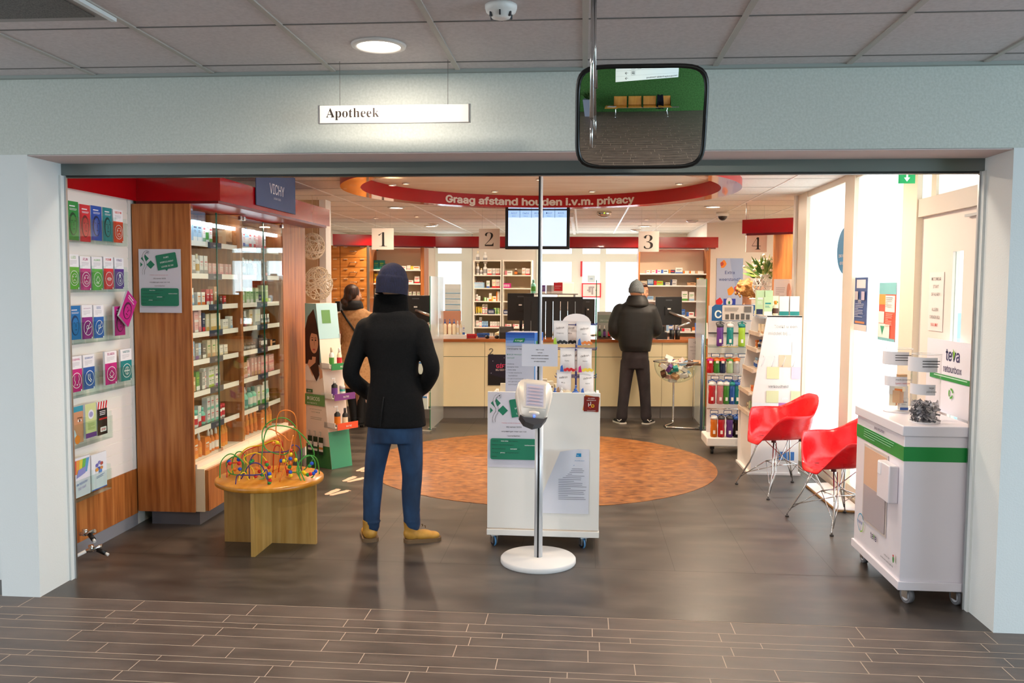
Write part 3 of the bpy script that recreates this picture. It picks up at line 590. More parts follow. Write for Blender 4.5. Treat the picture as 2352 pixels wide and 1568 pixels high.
# glass display cabinets (front plane X=-2.64)
GO = (-2.64, 5.56, 0)
t = thing('display_cabinet', 'tall cherry wood cabinet with glass doors nearest the opening', 'display cabinet', GO, rzL)
SH = (1.945, 1.72, 1.5, 1.312, 1.12, .90, .645)
def cab(t, x0, x1, first):
    BK = noisemat('cabinet_back_wood', ['#7a4a26', '#8f5a30', '#9c6638'], (10, 10, .8), 2, 4, .5)
    B().box(x0, x0+.02, .0, .36, .1, 2.18, WOOD).put('side_panel', t)
    B().box(x1-.02, x1, .0, .36, .1, 2.18, WOOD).put('side_panel', t)
    B().box(x0+.02, x1-.02, .34, .36, .4, 2.18, BK).put('back_panel', t)
    for i, z in enumerate(SH):
        B().box(x0+.02, x1-.02, .03, .34, z-.008, z, glass('shelf_glass', (.85, .95, .92))).put('shelf', t)
        b = B(); w = x1-x0-.04; b.box(x0+.025, x0+.02+w*.40, .022, .028, z-.034, z+.002, M('#f3efe8', .4)); b.box(x0+.02+w*.66, x1-.025, .022, .028, z-.034, z+.002, M('#f3efe8', .4))
        b.box(x0+.02+w*.40, x0+.02+w*.66, .020, .026, z-.04, z+.003, M('#2c3a54', .4)); p = P(b, .0195); p.text('VICHY', x0+.02+w*.53, z-.028, .026, M('#e8e8ee', .5), .01); b.put('price_strip', t)
    B().box(x0+.02, x1-.02, .0, .34, .395, .42, WHITE).put('bottom_shelf', t)
    b = B(); b.box(x0+.03, x1-.03, .03, .06, 2.06, 2.085, M('#eef2ff', .4, emit=6)); b.put('light_strip', t)
    w = (x1-x0)/2
    for k in range(2):
        d = B().box(x0+.004+w*k, x0+w*(k+1)-.003, -.008, -.002, .43, 2.16, glass('door_glass', (.96, .99, .97), 0, 0, 1.0)).put('door', t)
        b = B(); xe = x0+w*(k+1)-.004 if k == 0 else x0+w*k+.002; b.box(xe-.003, xe+.003, -.009, -.001, .43, 2.16, M('#14503c', .1)); b.put('edge', d)
        b = B(); b.box(x0+.01+(w*2-.06)*k, x0+.05+(w*2-.06)*k, -.02, 0, 2.14, 2.17, CHROME); b.box(x0+w-.02+.02*k, x0+w+.02*k, -.02, 0, .43, .455, CHROME); b.put('hinge', d)
    B().box(x0, x1, -.09, .36, .10, .395, M('#f3e3c6', .45)).put('base_cabinet', t)
    B().box(x0+(.01 if first else 0), x1-.004, -.115, -.091, .105, .385, WOOD).put('drawer', t, label='cherry wood drawer front')
    B().box(x0, x1-.002, -.04, -.001, .395, .425, M('#f0e2d0', .4)).put('ledge', t)
    B().box(x0+(.03 if first else 0), x1, -.04, .3, 0, .10, M('#74757f', .4, .3)).put('plinth', t)
cab(t, 0.02, .93, True)
B().box(0, .018, -.004, .37, .1, 2.18, WOOD).put('end_panel', t)
b = B(); b.box(.0, .016, -.03, -.004, .1, 2.18, WOOD); b.put('end_post', t)
t2 = thing('display_cabinet', 'farther cherry wood cabinet with glass doors beside the orange pilaster', 'display cabinet', GO, rzL); cab(t2, .932, 1.84, False)
t3 = thing('wood_pilaster', 'cherry wood end panel right of the glass cabinets', 'wooden panel', GO, rzL)
B().box(1.845, 2.46, -.005, .36, .1, 2.185, WOOD).put('panel', t3); B().box(1.86, 2.44, .03, .3, 0, .1, M('#74757f', .4, .3)).put('plinth', t3)
old_medicine_poster('notice_poster', 'old medicines notice taped to the wood panel beside the slatted wall', (-2.965, 5.552, 1.455), .293)
# hanging sign in front of the fascia
t = thing('brand_sign', 'blue grey rectangular sign lettered VICHY on the red fascia', 'sign', (-2.398, 6.18, 2.23), rzL)
B().box(0, .86, -.006, 0, 0, .30, M('#4c5e86', .65)).put('board', t); p = P(y=-.0065); p.text('VICHY', .43, .115, .15, M('#eef0f6', .4), .004, sx=.95); p.text('LABORATOIRES', .43, .075, .03, M('#c8cede', .4)); p.b.put('lettering', t)
# goods behind the glass
G1 = ['flat lightblue white white .16 .12;box lightblue white navy .06 .15 *2;gap .03;box white green red .045 .15;bottle white green green .04 .15;box white green red .05 .15;gap .16;box tan brown tan .12 .11',
      'bottle darkgrey black tan .03 .08;box amber orange white .04 .07;box white grey grey .05 .13 *2;bottle white cream gold .04 .14;box white grey rose .05 .13 *2;box pink rose white .04 .08 *7',
      'box rose pink white .04 .07;tube lightblue white white .05 .13;tube white lightblue lightblue .04 .12 *2;box white orange orange .05 .09 *2;box red white white .05 .11 *2;box tan brown white .06 .13;box brown black white .05 .06;box red darkgrey white .04 .06',
      'box pink white rose .06 .07 *3 ^;box pink rose white .05 .16;box navy red white .05 .13;box cream gold white .05 .12 *4;box white cream grey .05 .07 *2;box white lightblue grey .05 .09',
      'box white blue lightblue .06 .13;box lightblue grey white .07 .13;box grey purple white .05 .11;box lightblue grey white .05 .11;box darkgrey white white .05 .1;box cream tan green .05 .12 *3;box white cream grey .06 .07 *2',
      'box white tan grey .06 .14;flat tan green cream .08 .1;box green white lime .06 .13;box grey white white .05 .12;box white rose rose .04 .07 ^;box white lime green .04 .07 *2 ^;box white purple brown .04 .07 *2 ^',
      'box blue white red .05 .11;box white red blue .045 .12;jar white mint red .06 .12;box white red mint .05 .14;bottle mint mint red .05 .12;box white mint red .05 .09 *3 ^;jar white red red .05 .1 *2',
      'box lightblue white white .04 .16;box orange amber white .06 .14 *2;spray orange white amber .045 .17;box orange amber white .07 .13;spray orange white white .045 .17 *3;bottle amber amber orange .045 .19 *3']
G2 = ['box white blue red .06 .16;bottle grey white lightblue .05 .17;box white blue red .05 .15;bottle lightblue navy white .05 .16;box white red red .05 .15 *2;box pink rose white .06 .12 *2;box white red grey .05 .12',
      'box navy blue white .06 .13;bottle darkgrey white grey .05 .14 *2;bottle black white darkgrey .04 .13 *3;box white red grey .05 .1;bottle black grey darkgrey .04 .14 *3;box darkgrey rose grey .05 .12',
      'box palegreen green white .06 .13;bottle white palegreen palegreen .05 .13 *2;box palegreen white green .06 .12 *3;box navy white white .06 .06;box palegreen lime white .05 .14 *2;box yellow lime white .05 .03',
      'tube white rose grey .05 .12 *4;box cream tan gold .06 .13;box white grey cream .06 .13 *2;tube white tan grey .03 .08 *6',
      'box white pink grey .05 .08;box brown black tan .07 .06;jar black brown grey .05 .05 *4;box darkgrey brown white .06 .08;bottle darkgrey black white .03 .1 *4;flat black tan tan .12 .05',
      'box tan pink white .06 .12 *3;tube pink white rose .05 .13;box pink tan white .05 .14 *3;box pink rose white .06 .07 *4 ^',
      'bottle teal teal white .06 .15 *2;spray mint white teal .06 .17;bottle mint teal white .06 .16 *2;box white green lime .06 .15 *2;tube white cream mint .06 .17 *2',
      'spray orange orange amber .05 .17 *2;tube orange orange amber .06 .2 *4;box orange amber white .07 .14;bottle orange amber amber .05 .2 *3']
SN = ['top shelf', 'second shelf', 'third shelf', 'fourth shelf', 'fifth shelf', 'sixth shelf', 'seventh shelf', 'bottom shelf']
for i in range(8):
    z = (SH+(.42,))[i]+.0005
    shelf(GO, rzL, .055, .90, z, G1[i], f'{SN[i]} of near glass cabinet', f'goods on the {SN[i]} of the near glass cabinet', y=.085, seed=i)
    shelf(GO, rzL, .965, 1.80, z, G2[i], f'{SN[i]} of far glass cabinet', f'goods on the {SN[i]} of the far glass cabinet', y=.085, seed=i+50)
    # a second row deeper in
    sp2 = ('box white grey grey .055 .1 *6;box cream tan grey .06 .09 *4', 'box grey white white .06 .1 *5;bottle white grey grey .05 .11 *5')[i % 2] if i < 7 else 'bottle orange amber amber .05 .15 *8'
    if i in (3, 4, 5, 6, 7): shelf(GO, rzL, .06, .7, z, sp2, f'{SN[i]} back row, near cabinet', f'back row goods on the {SN[i]} of the near cabinet', y=.2, seed=i+90)
    if i in (2, 3, 6, 7): shelf(GO, rzL, .97, 1.7, z, sp2, f'{SN[i]} back row, far cabinet', f'back row goods on the {SN[i]} of the far cabinet', y=.2, seed=i+120)
# niche wall and its ornament
b = B(); b.box(-3.02, -3.01, 8.03, 8.95, 0, 2.3, M('#c9a780', .8)); struct(b, 'wall_left', 'beige niche wall behind the wire ornaments')
b = B(); b.box(-3.0, -2.66, 8.04, 8.94, 0, .9, IW); struct(b, 'wall_left', 'low white wall under the niche')
def wirew(c, r, n, seed, label, sc, top):
    g = random.Random(seed); b = B()
    for i in range(n):
        a = Vector((g.gauss(0, 1), g.gauss(0, 1), g.gauss(0, 1))).normalized(); u = a.orthogonal().normalized(); v = a.cross(u); off = g.uniform(-.5, .5)*r; q = math.sqrt(r*r-off*off)
        ps = [a*off+(u*math.cos(2*PI*k/20)+v*math.sin(2*PI*k/20))*q for k in range(20)]
        b.tube([(p_.x, p_.y, p_.z*sc) for p_ in ps], .004, M('#efe0c6', .6), 5, True)
    t = thing('wire_ornament', label, 'ornament', c, 0, 'white wire balls in the niche'); b.put('wire_ball', t)
    B().cyl((0, 0, 0), (0, 0, top-c[2]), .0015, M('#efe0c6', .6), 6).put('cord', t); return t
wirew((-2.70, 8.45, 2.03), .12, 26, 1, 'dense white wicker ball at the top of the beige niche', 1.1, 2.54); wirew((-2.72, 8.68, 1.66), .15, 22, 2, 'open white wire ball lower in the beige niche', 1.15, 2.54)
# tapered cardboard stand
LG = M('#5f8f53', .5); CB = M('#e9d9cb', .5)
t = thing('cardboard_stand', 'tapered cardboard hair care stand with a long haired woman pictured on it', 'display stand', (-2.513, 7.63, 0), -.576)
B().prism([(0, 0), (.35, 0), (.15, 1.48), (0, 1.48)], 0, .24, CB).put('body', t)
p = P(y=-.001); sl = lambda z: .35-.2*z/1.48
p.poly([(0, 0), (.35, 0), (sl(.2), .2), (0, .2)], M('#3c7a42', .5)); p.poly([(0, .95), (sl(.95), .95), (.15, 1.48), (0, 1.48)], M('#8cc3c6', .5))
HR, SK = M('#3a2118', .6), M('#d39a78', .6)
p.poly([(0, .93), (.2, .93), (.2, 1.15), (.165, 1.3), (.12, 1.43), (.04, 1.36), (0, 1.25)], HR); p.poly([(0, .85), (.05, .97), (.12, .97), (sl(.88), .88), (sl(.82), .82), (.15, .78), (0, .78)], SK)
p.poly([(.0, .78), (.19, .78), (.2, .86), (.14, .94), (.1, .82), (.04, .92), (0, .9)], M('#eadfd6', .6))
p.disc(.125, 1.13, .058, SK, .1); p.poly([(.1, 1.0), (.15, 1.0), (.14, .9), (.09, .9)], SK)
for x in (.105, .15): p.disc(x, 1.15, .012, M('#2a1a14', .6), .006); p.rect(x-.014, 1.168, .028, .005, HR)
p.rect(.13, 1.10, .008, .04, M('#b97c5c', .6)); p.disc(.13, 1.065, .018, M('#b8504c', .6), .008); p.poly([(.07, .9), (.16, .78), (.2, .84), (.17, 1.05), (.15, .95)], HR); p.poly([(.06, 1.22), (.19, 1.2), (.15, 1.3), (.08, 1.28)], HR)
p.rect(0, .56, sl(.58), .1, LG); p.text('DERCOS', .03, .605, .062, M('#f2f4ee', .5), 0, 'LEFT'); p.text('NUTRIENTS', .03, .572, .027, M('#dfe8da', .5), 0, 'LEFT', 1.25); p.rect(.02, .675, .09, .03, M('#2f5f36', .5)); p.text('NIEUW', .065, .682, .02, M('#f2f4ee', .5), .01)
p.text('LAAT HET HAAR STRALEN', .15, .52, .019, M('#6f7a5c', .6)); p.text('VAN GEZONDHEID', .15, .495, .019, M('#6f7a5c', .6)); p.greek(.08, .45, .16, 2, .015, .004, M('#9a947e', .6))
for x, c in ((.07, '#5a3a6a'), (.15, '#2c5a3a'), (.23, '#c08a3c')):
    p.rect(x-.03, .12, .06, .16, M('#1f3a28', .5)); p.rect(x-.028, .15, .056, .08, M('#e9e6e0', .5)); p.rect(x-.028, .17, .056, .02, M(c, .5)); p.rect(x-.008, .28, .016, .045, M('#c9c4ba', .5)); p.rect(x-.02, .32, .03, .012, M('#c9c4ba', .5))
p.b.put('front_print', t)
# side with trays, faces local +x
def side(z, y): return (sl(z)+.0015, y, z)
b = B(); b.quad([side(0, .0), side(0, .24), side(.33, .24), side(.33, 0)], M('#3f9a76', .5)); b.quad([side(1.16, 0), side(1.16, .24), side(1.48, .24), side(1.48, 0)], M('#a9cfd8', .45))
b.quad([(sl(1.3)+.003, .05, 1.3), (sl(1.3)+.003, .15, 1.3), (sl(1.42)+.003, .15, 1.42), (sl(1.42)+.003, .05, 1.42)], LG); b.put('side_print', t)
vs, fs = textgeo('VICHY', .075, .005); b = B(); V = [b.bm.verts.new((sl(.17+y)+.004, .12+x, .15+y)) for x, y in vs]; b.fin([b.bm.faces.new([V[i] for i in f]) for f in fs], M('#eef6f2', .5)); b.put('lettering', t)
for z, c, pc, cc in ((.40, '#e8562c', 'orange', 'orange'), (.66, '#7a3a86', 'purple', 'purple'), (.93, '#2f8a4a', 'palegreen', 'green')):
    x = sl(z); tr = B(); tr.box(x-.05, x+.13, 0, .24, z-.03, z-.022, WHITE); tr.box(x+.12, x+.13, 0, .24, z-.03, z+.01, WHITE); tr.box(x-.05, x+.1, 0, .006, z-.03, z+.02, WHITE); o = tr.put('tray', t)
    b = B(); q = B(); b.box(x+.131, x+.136, -.0, .24, z-.04, z+.02, M(c, .5)); vs, fs = textgeo('NUTRI', .03, .01); V = [b.bm.verts.new((x+.138, .13+u, z-.02+v)) for u, v in vs]; b.fin([b.bm.faces.new([V[i] for i in f]) for f in fs], WHITE); b.put('tag', o)
B().box(.16, .2, .234, .24, .35, 1.2, WHITE).put('back_card', t)
ca, sa = math.cos(-.576), math.sin(-.576)
for z, specs in ((.378, (('pump', 'black', 'white', 'orange', .055, .19, .06), ('bottle', 'black', 'darkgrey', 'cream', .05, .16, .15))), (.638, (('pump', 'black', 'white', 'purple', .055, .18, .06), ('jar', 'teal', 'silver', 'white', .05, .1, .15))), (.908, (('bottle', 'white', 'cream', 'green', .045, .18, .06), ('bottle', 'cream', 'white', 'red', .045, .17, .15)))):
    for k, s_ in enumerate(specs):
        x = sl(z)+.06; item((s_[0], s_[1], s_[2], s_[3], s_[4], s_[5]), (-2.513+x*ca-s_[6]*sa, 7.63+x*sa+s_[6]*ca, z+.001), -.576, f'{s_[1]} and {s_[3]} hair care {NAME[s_[0]].replace("_", " ")} on the {"bottom" if z < .5 else "middle" if z < .8 else "top"} tray, {"front" if k == 0 else "back"}', 'hair care on the cardboard stand')
# ---------------------------------------------------------------- bead maze table
TC = Vector((-1.975, 5.27, 0)); TZ = .43; TR = .335
BT = noisemat('honey_table_top', ['#b8741c', '#c9852c', '#d6953c'], (6, 1, 1), 3, 4, .22)
t = thing('bead_maze_table', 'round honey coloured play table with a wire bead maze on top', 'play table', TC)
B().lathe([(TR-.01, TZ-.034), (TR, TZ-.028), (TR, TZ-.006), (TR-.008, TZ), (.01, TZ)], (0, 0, 0), BT, 64).put('tabletop', t)
B().box(-.3, .3, -.012, .012, .0, TZ-.034, BEECH).put('base_panel', t); B().box(-.012, .012, -.3, -.0125, .0, TZ-.034, BEECH).box(-.012, .012, .0125, .3, .0, TZ-.034, BEECH).put('base_panel', t)
def crom(P_, n=8):
    out = []; Q = [P_[0]*2-P_[1]]+P_+[P_[-1]*2-P_[-2]]
    for i in range(1, len(Q)-2):
        for k in range(n):
            u = k/n; a, b_, c, d = Q[i-1], Q[i], Q[i+1], Q[i+2]
            out.append(.5*((2*b_)+(c-a)*u+(2*a-5*b_+4*c-d)*u*u+(3*b_-a-3*c+d)*u**3))
    return out+[P_[-1]]
WC = {'g': '#3f9a3c', 'o': '#e07a24', 'y': '#e6c21c', 'p': '#3a2f78', 'r': '#c8301c'}
def wire(c, pts, dy0=0, dy1=None):
    """wire from picture points lying in an upright plane at depth offset dy; first and last stand on the table top"""
    dy1 = dy0 if dy1 is None else dy1; n = len(pts); Q = []
    for i, (px, py) in enumerate(pts):
        Q.append(at(px, py, Y=TC.y+dy0+(dy1-dy0)*i/(n-1))-TC)
    for i in (0, -1): Q[i] = Vector((Q[i].x, Q[i].y, TZ-.002))
    B().tube(crom(Q), .0038, M(WC[c], .3), 6).put('wire', t); return Q
wire('g', [(505, 1098), (508, 1060), (530, 1042), (556, 1060), (552, 1088), (528, 1086), (520, 1062), (540, 1048), (560, 1064), (556, 1090), (538, 1092), (533, 1062), (545, 1038), (562, 1045), (566, 1085)], -.08, .06)
wire('g', [(662, 1100), (690, 1075), (688, 1000), (660, 962), (625, 965), (603, 990), (610, 1030), (650, 1044), (676, 1035), (688, 1008)], .12, -.05)
wire('g', [(595, 1106), (607, 1096), (600, 1075), (608, 1000), (628, 978), (676, 985), (712, 1020), (720, 1050), (690, 1085), (650, 1090), (620, 1085)], -.1, .12)
wire('o', [(632, 1100), (645, 1020), (634, 990), (640, 950), (660, 942), (678, 955), (680, 1000), (665, 1012), (650, 1000), (620, 985), (608, 1000), (603, 1060), (610, 1075)], -.04, .12)
wire('o', [(642, 1109), (664, 1040), (674, 1000), (676, 1040), (668, 1075), (660, 1085)], -.15, .05)
wire('y', [(525, 1062), (560, 1034), (600, 1022), (640, 1016), (668, 1012)], -.02, .06)
wire('y', [(548, 1112), (552, 1090), (562, 1085), (570, 1100), (580, 1104), (582, 1080), (560, 1052), (590, 1040), (612, 1058), (618, 1078), (622, 1088)], -.16, .0)
wire('r', [(521, 1098), (524, 1066), (550, 1060), (565, 1035), (610, 1020), (648, 1014), (640, 1078), (645, 1080)], -.06, .14)
wire('p', [(541, 1116), (545, 1092), (560, 1091), (592, 1090), (604, 1086), (612, 1078), (615, 1095), (616, 1117)], -.24, -.22)
wire('p', [(573, 1106), (574, 1060), (590, 1040), (625, 1038), (660, 1036), (672, 1022), (688, 1030), (690, 1060), (694, 1078)], -.08, .14)
wire('r', [(627, 1075), (630, 1030), (642, 1024), (650, 1045), (660, 1080)], .1, .02)
wire('p', [(553, 1068), (575, 1066), (600, 1068), (614, 1074)], -.1, -.1)
wire('g', [(692, 1103), (682, 1080), (690, 1058), (712, 1046), (728, 1055), (734, 1088)], -.1, .1)
wire('g', [(700, 1104), (686, 1066), (708, 1045), (724, 1062), (720, 1092), (706, 1098), (690, 1070)], -.1, .02)
BD = {'r': '#c9201c', 'g': '#1f8a3a', 'b': '#1c4fc0', 'y': '#e8c81e', 'o': '#e87a2a', 'p': '#3a2f78'}
beads = [(619, 1112, 'g'), (620, 1103, 'r'), (620, 1094, 'y'), (619, 1088, 'b'), (618, 1073, 'r'), (613, 1067, 'g'), (587, 1093, 'r'), (602, 1090, 'g'), (606, 1085, 'y'), (596, 1082, 'r'), (668, 1092, 'y'), (667, 1084, 'b'), (661, 1082, 'r'), (665, 1072, 'g'), (666, 1063, 'o'), (667, 1053, 'b'), (668, 1043, 'y'), (668, 1034, 'r'), (679, 1056, 'y'),
         (646, 1058, 'b'), (652, 1058, 'y'), (657, 1058, 'g'), (637, 1016, 'y'), (628, 1018, 'o'), (548, 1055, 'b'), (549, 1064, 'r'), (551, 1077, 'b'), (528, 1064, 'r'), (526, 1060, 'b'), (580, 1058, 'g'), (576, 1062, 'g'), (713, 1088, 'r'), (720, 1087, 'b'), (725, 1082, 'b'), (711, 1070, 'g'), (716, 1064, 'b'), (707, 1090, 'g'), (701, 1088, 'y'), (697, 1084, 'y'), (540, 1078, 'o'), (590, 1075, 'o'), (612, 1062, 'r')]
for i, (px, py, c) in enumerate(beads):
    q = at(px, py, Y=TC.y+(-.22 if px < 622 and py > 1084 else -.08+.01*(i % 5)))-TC; q.z = max(q.z, TZ+.012)
    B().sph(q, .0125, M(BD[c], .18), 2).put('bead', t)
# floor stickers
def foot(px, py, rz, label):
    c = at(px, py, Z=0.002); b = B(); PK = M('#e2b9a0', .5)
    for dx, a in ((-.05, .15), (.06, -.2)):
        pts = [(.0, -.13), (.035, -.11), (.04, -.03), (.055, .04), (.05, .1), (.03, .13), (0, .14), (-.03, .12), (-.045, .06), (-.035, -.02), (-.035, -.1)]
        b.prism([(dx+x*math.cos(a)-y*math.sin(a), x*math.sin(a)+y*math.cos(a)) for x, y in pts], 0, .0015+dx*.004, PK, 'z')
        for k in range(4): b.lathe([(.011, 0), (.011, .0016)], (dx-.03+.022*k-.14*math.sin(a), .145-.006*abs(k-1), 0), PK, 10)
    o = one(b, 'footprint_sticker', label, 'floor sticker', (c.x, c.y, .0022), rz, 'pairs of pink footprint stickers on the floor'); o.scale = (.62, .75, 1); return o
foot(769, 1131, -.35, 'pink footprint sticker pair nearer the bead table'); foot(808, 1101, -.35, 'pink footprint sticker pair nearer the standing man'); foot(838, 1078, -.35, 'pink footprint sticker half hidden behind the leg of the man')
# ================================================================ hall objects
SERIF = {}
def bold_serif(s): return ''.join(chr(0x1D400+ord(c)-65) if 'A' <= c <= 'Z' else chr(0x1D41A+ord(c)-97) if 'a' <= c <= 'z' else chr(0x1D7CE+ord(c)-48) if c.isdigit() else c for c in s)
t = thing('name_sign', 'long narrow cream sign reading Apotheek hanging on two thin wires', 'sign', (-1.243, 4.0, 2.404))
B().box(0, .713, 0, .012, 0, .08, M('#e9e4de', .45)).put('panel', t)
b = B(); b.box(-.003, .006, -.003, .015, -.002, .082, ALU); b.box(.707, .716, -.003, .015, -.002, .082, ALU); b.box(0, .713, -.001, .013, -.003, .0, ALU); b.put('end_caps', t)
p = P(y=-.0005); p.text(bold_serif('Apotheek'), .036, .026, .062, M('#2a2019', .6), -.004, 'LEFT'); p.b.put('lettering', t)
for x in (.1, .61): B().cyl((x, .006, .08), (x, .006, .284), .0012, M('#55504a', .5), 6).put('wire', t)
# traffic mirror on a ceiling rod
t = thing('convex_mirror', 'convex rectangular mirror with black rim hanging from the hall ceiling', 'mirror', (.206, 3.25, 2.272)); t.scale = (.888, .888, .888)
tilt = math.radians(15.5); RM = Matrix.Rotation(math.radians(0), 4, 'Z') @ Matrix.Rotation(tilt, 4, 'X') @ Matrix.Rotation(math.radians(0), 4, 'Y')
mw, mh, mr = .262, .202, .05; RC = 1.5
def rr(u, k):
    """rounded rectangle outline scaled by k"""
    a = 2*PI*u; c, s_ = math.cos(a), math.sin(a); n = 7; q = (abs(c)**n+abs(s_)**n)**(-1/n); return mw*k*c*q, mh*k*s_*q
MIR = M('#d4d6d4', .01, 1)
m_ = bpy.data.materials.new('mirror_silver'); m_.use_nodes = True; q = m_.node_tree.nodes['Principled BSDF']; q.inputs['Base Color'].default_value = (.82, .84, .83, 1); q.inputs['Metallic'].default_value = 1; q.inputs['Roughness'].default_value = .0
b = B(); b.grid(lambda u, v: (rr(u, v*.965+.001)[0], -(mw**2-rr(u, v)[0]**2)/(2*2.6)-(mh**2-rr(u, v)[1]**2)/(2*1.8), rr(u, v*.965+.001)[1]), 96, 24, m_, wrap=True).xf(RM).put('mirror_face', t)
b = B(); b.tube([(rr(k/96, 1)[0], -.0, rr(k/96, 1)[1]) for k in range(96)], .011, M('#0d0d0d', .35), 8, True).xf(RM).put('rim', t)
b = B(); b.grid(lambda u, v: (rr(u, v*.98+.001)[0], .02*(1-v)+.006, rr(u, v*.98+.001)[1]), 48, 4, M('#16181a', .5), wrap=True).xf(RM).put('backing', t)
b = B(); b.cyl((-.205, -.105, -.02), (-.205, -.105, .4695), .0085, CHROME, 12).cyl((-.205, -.105, -.14), (-.205, -.105, -.02), .006, CHROME, 12).cyl((-.194, -.105, .1), (-.194, -.105, .4695), .005, CHROME, 10).put('rod', t)
b = B(); b.cyl((-.205, -.105, .12), (-.2, .03, .12), .006, CHROME, 8).put('bracket', t)
# smoke detector and vent
t = thing('smoke_detector', 'white round smoke detector on the hall ceiling', 'smoke detector', (-.316, 3.26, HZ))
B().lathe([(.02, -.05), (.035, -.045), (.04, -.03), (.055, -.025), (.06, -.01), (.06, 0)], (0, 0, 0), WHITE, 28).put('body', t)
for k in range(6): B().box(-.003, .003, .036, .046, -.045, -.026, DGREY).xf(Matrix.Rotation(k*PI/3, 4, 'Z')).put('slot', t)
t = thing('ceiling_vent', 'dark grey perforated ceiling vent in the upper left corner', 'vent', (-2.14, 3.0, HZ))
B().box(-.3, .3, -.3, .3, -.012, -.001, M('#8f8a86', .5)).put('frame', t); B().box(-.25, .25, -.25, .25, -.016, -.012, noisemat('vent_mesh', ['#3b3936', '#5a5854', '#6c6964'], (1, 1, 1), 220, 1, .6)).put('grille', t); B().box(.29, .31, -.3, .3, -.02, -.0, M('#d7dcdc', .4)).put('edge_strip', t)
# ---------------------------------------------------------------- ticket kiosk
t = thing('ticket_kiosk', 'queue ticket machine on a tall pole with round white base', 'ticket machine', (-.25, 5.05, 0))
B().lathe([(.222, 0), (.225, .006), (.225, .026), (.218, .034), (.02, .036)], (0, 0, 0), M('#dcdad9', .4), 64).put('base', t)
b = B(); b.cyl((.0, 0, .03), (.0, 0, .99), .025, M('#d9dde2', .35, .3), 24); b.box(-.006, .004, -.028, -.02, .03, .99, M('#101214', .5)); b.put('lower_pole', t)
b = B(); b.cyl((0, 0, .95), (0, 0, IZ), .011, M('#d9dde2', .35, .3), 16); b.box(-.013, -.003, -.0125, 0, .95, IZ, M('#14161a', .5)); b.put('upper_pole', t)
RK = Matrix.Translation((-.03, -.07, .985)) @ Matrix.Scale(1.14, 4) @ Matrix.Rotation(.25, 4, 'Z') @ Matrix.Rotation(math.radians(-32), 4, 'X') @ Matrix.Rotation(math.radians(7), 4, 'Y')
SILV = M('#d9cfc4', .35, .15)
b = B(); out = [(-.07, -.1), (-.05, -.115), (.05, -.115), (.07, -.1), (.095, .03), (.082, .09), (.05, .105), (-.05, .105), (-.082, .09), (-.095, .03)]
b.prism(out, -.03, .035, SILV, 'y'); bmesh.ops.bevel(b.bm, geom=b.bm.edges[:], offset=.008, segments=3, affect='EDGES'); [setattr(f, 'smooth', True) for f in b.bm.faces]; b.xf(RK).put('housing', t)
b = B(); b.box(-.058, .058, -.033, -.028, -.06, .082, M('#d8cdc4', .3, .2), .002); b.xf(RK).put('screen_bezel', t)
p = P(y=-.0335); p.rect(-.045, -.05, .09, .122, M('#b9b4c4', .15))
for k in range(6): p.rect(-.04, -.045+.018*k, .08, .003, M('#8a8494', .4)); p.rect(-.03, -.038+.018*k, .055, .004, M('#c9a8ac', .4))
p.b.xf(RK).put('screen', t)
b = B(); b.prism([(-.07, -.1), (-.045, -.135), (0, -.15), (.045, -.135), (.07, -.1), (.05, -.112), (-.05, -.112)], -.028, .034, M('#37363a', .4), 'y'); b.xf(RK).put('ticket_slot', t)
b = B(); b.sph((0, -.032, -.105), .006, M('#3a5cff', .3, emit=3), 2); b.sph((0, -.022, -.085), .028, SILV, 2, (1.3, .5, .5)); b.xf(RK).put('button', t)
t = thing('notice_paper', 'white paper on the kiosk pole asking to take a number', 'paper notice', (-.354, 5.028, 1.178))
B().box(0, .211, -.0006, 0, 0, .131, M('#d9d7e0', .6)).put('sheet', t); p = P(y=-.0007)
for i, st in enumerate(('WILT U AUB', 'ALTIJD', 'EEN NUMMERTJE PAKKEN', 'OOK AL STAAN ER WEINIG', 'OF GEEN MENSEN')): p.text(st, .106, .095-.0172*i, .0098, INK, .016, sx=1.15)
p.b.put('printing', t)
# ---------------------------------------------------------------- white trolley
t = thing('trolley', 'white wheeled display trolley standing behind the ticket pole', 'trolley', (-.589, 5.33, 0)); TW = .703
TWH = M('#ece8e2', .4)
B().box(0, TW, 0, .018, .12, .987, TWH, .002).put('front_panel', t)
B().box(0, .018, .018, .55, .12, .94, TWH).put('side_panel', t); B().box(TW-.018, TW, .018, .55, .12, .94, TWH).put('side_panel', t)
B().box(.018, TW-.018, .018, .55, .88, .9, TWH).put('top_shelf', t); B().box(-.002, TW+.002, -.006, .55, .075, .112, TWH, .002).put('bottom_board', t)
for x, y in ((.06, .03), (TW-.08, .03), (.06, .5), (TW-.08, .5)):
    c = B(); c.box(-.03, .03, -.03, .03, .068, .075, ALU); c.box(-.016, -.012, -.02, .02, .02, .07, ALU); c.box(.012, .016, -.02, .02, .02, .07, ALU)
    o = c.put('caster', t, (x-.02, y, 0), .5); B().cyl((-.011, 0, .0305), (.011, 0, .0305), .03, M('#17181a', .5), 20).cyl((-.0112, 0, .0305), (-.0118, 0, .0305), .018, M('#2c5a9a', .4), 16).put('wheel', o)
    c = B(); c.tube([(.0105*math.cos(0)*0+s_*.0, .0298*math.cos(a), .0305+.0298*math.sin(a)) for s_ in (0,) for a in [2*PI*k/24 for k in range(24)]], .006, M('#4f86b8', .4), 6, True).put('tyre', o)
old_medicine_poster('notice_poster', 'old medicines notice taped to the front of the white trolley', (-.586, 5.3285, .51), .328)
t = thing('notice_paper', 'curling white care letter taped low on the white trolley', 'paper notice', (-.24, 5.3275, .225))
b = B()
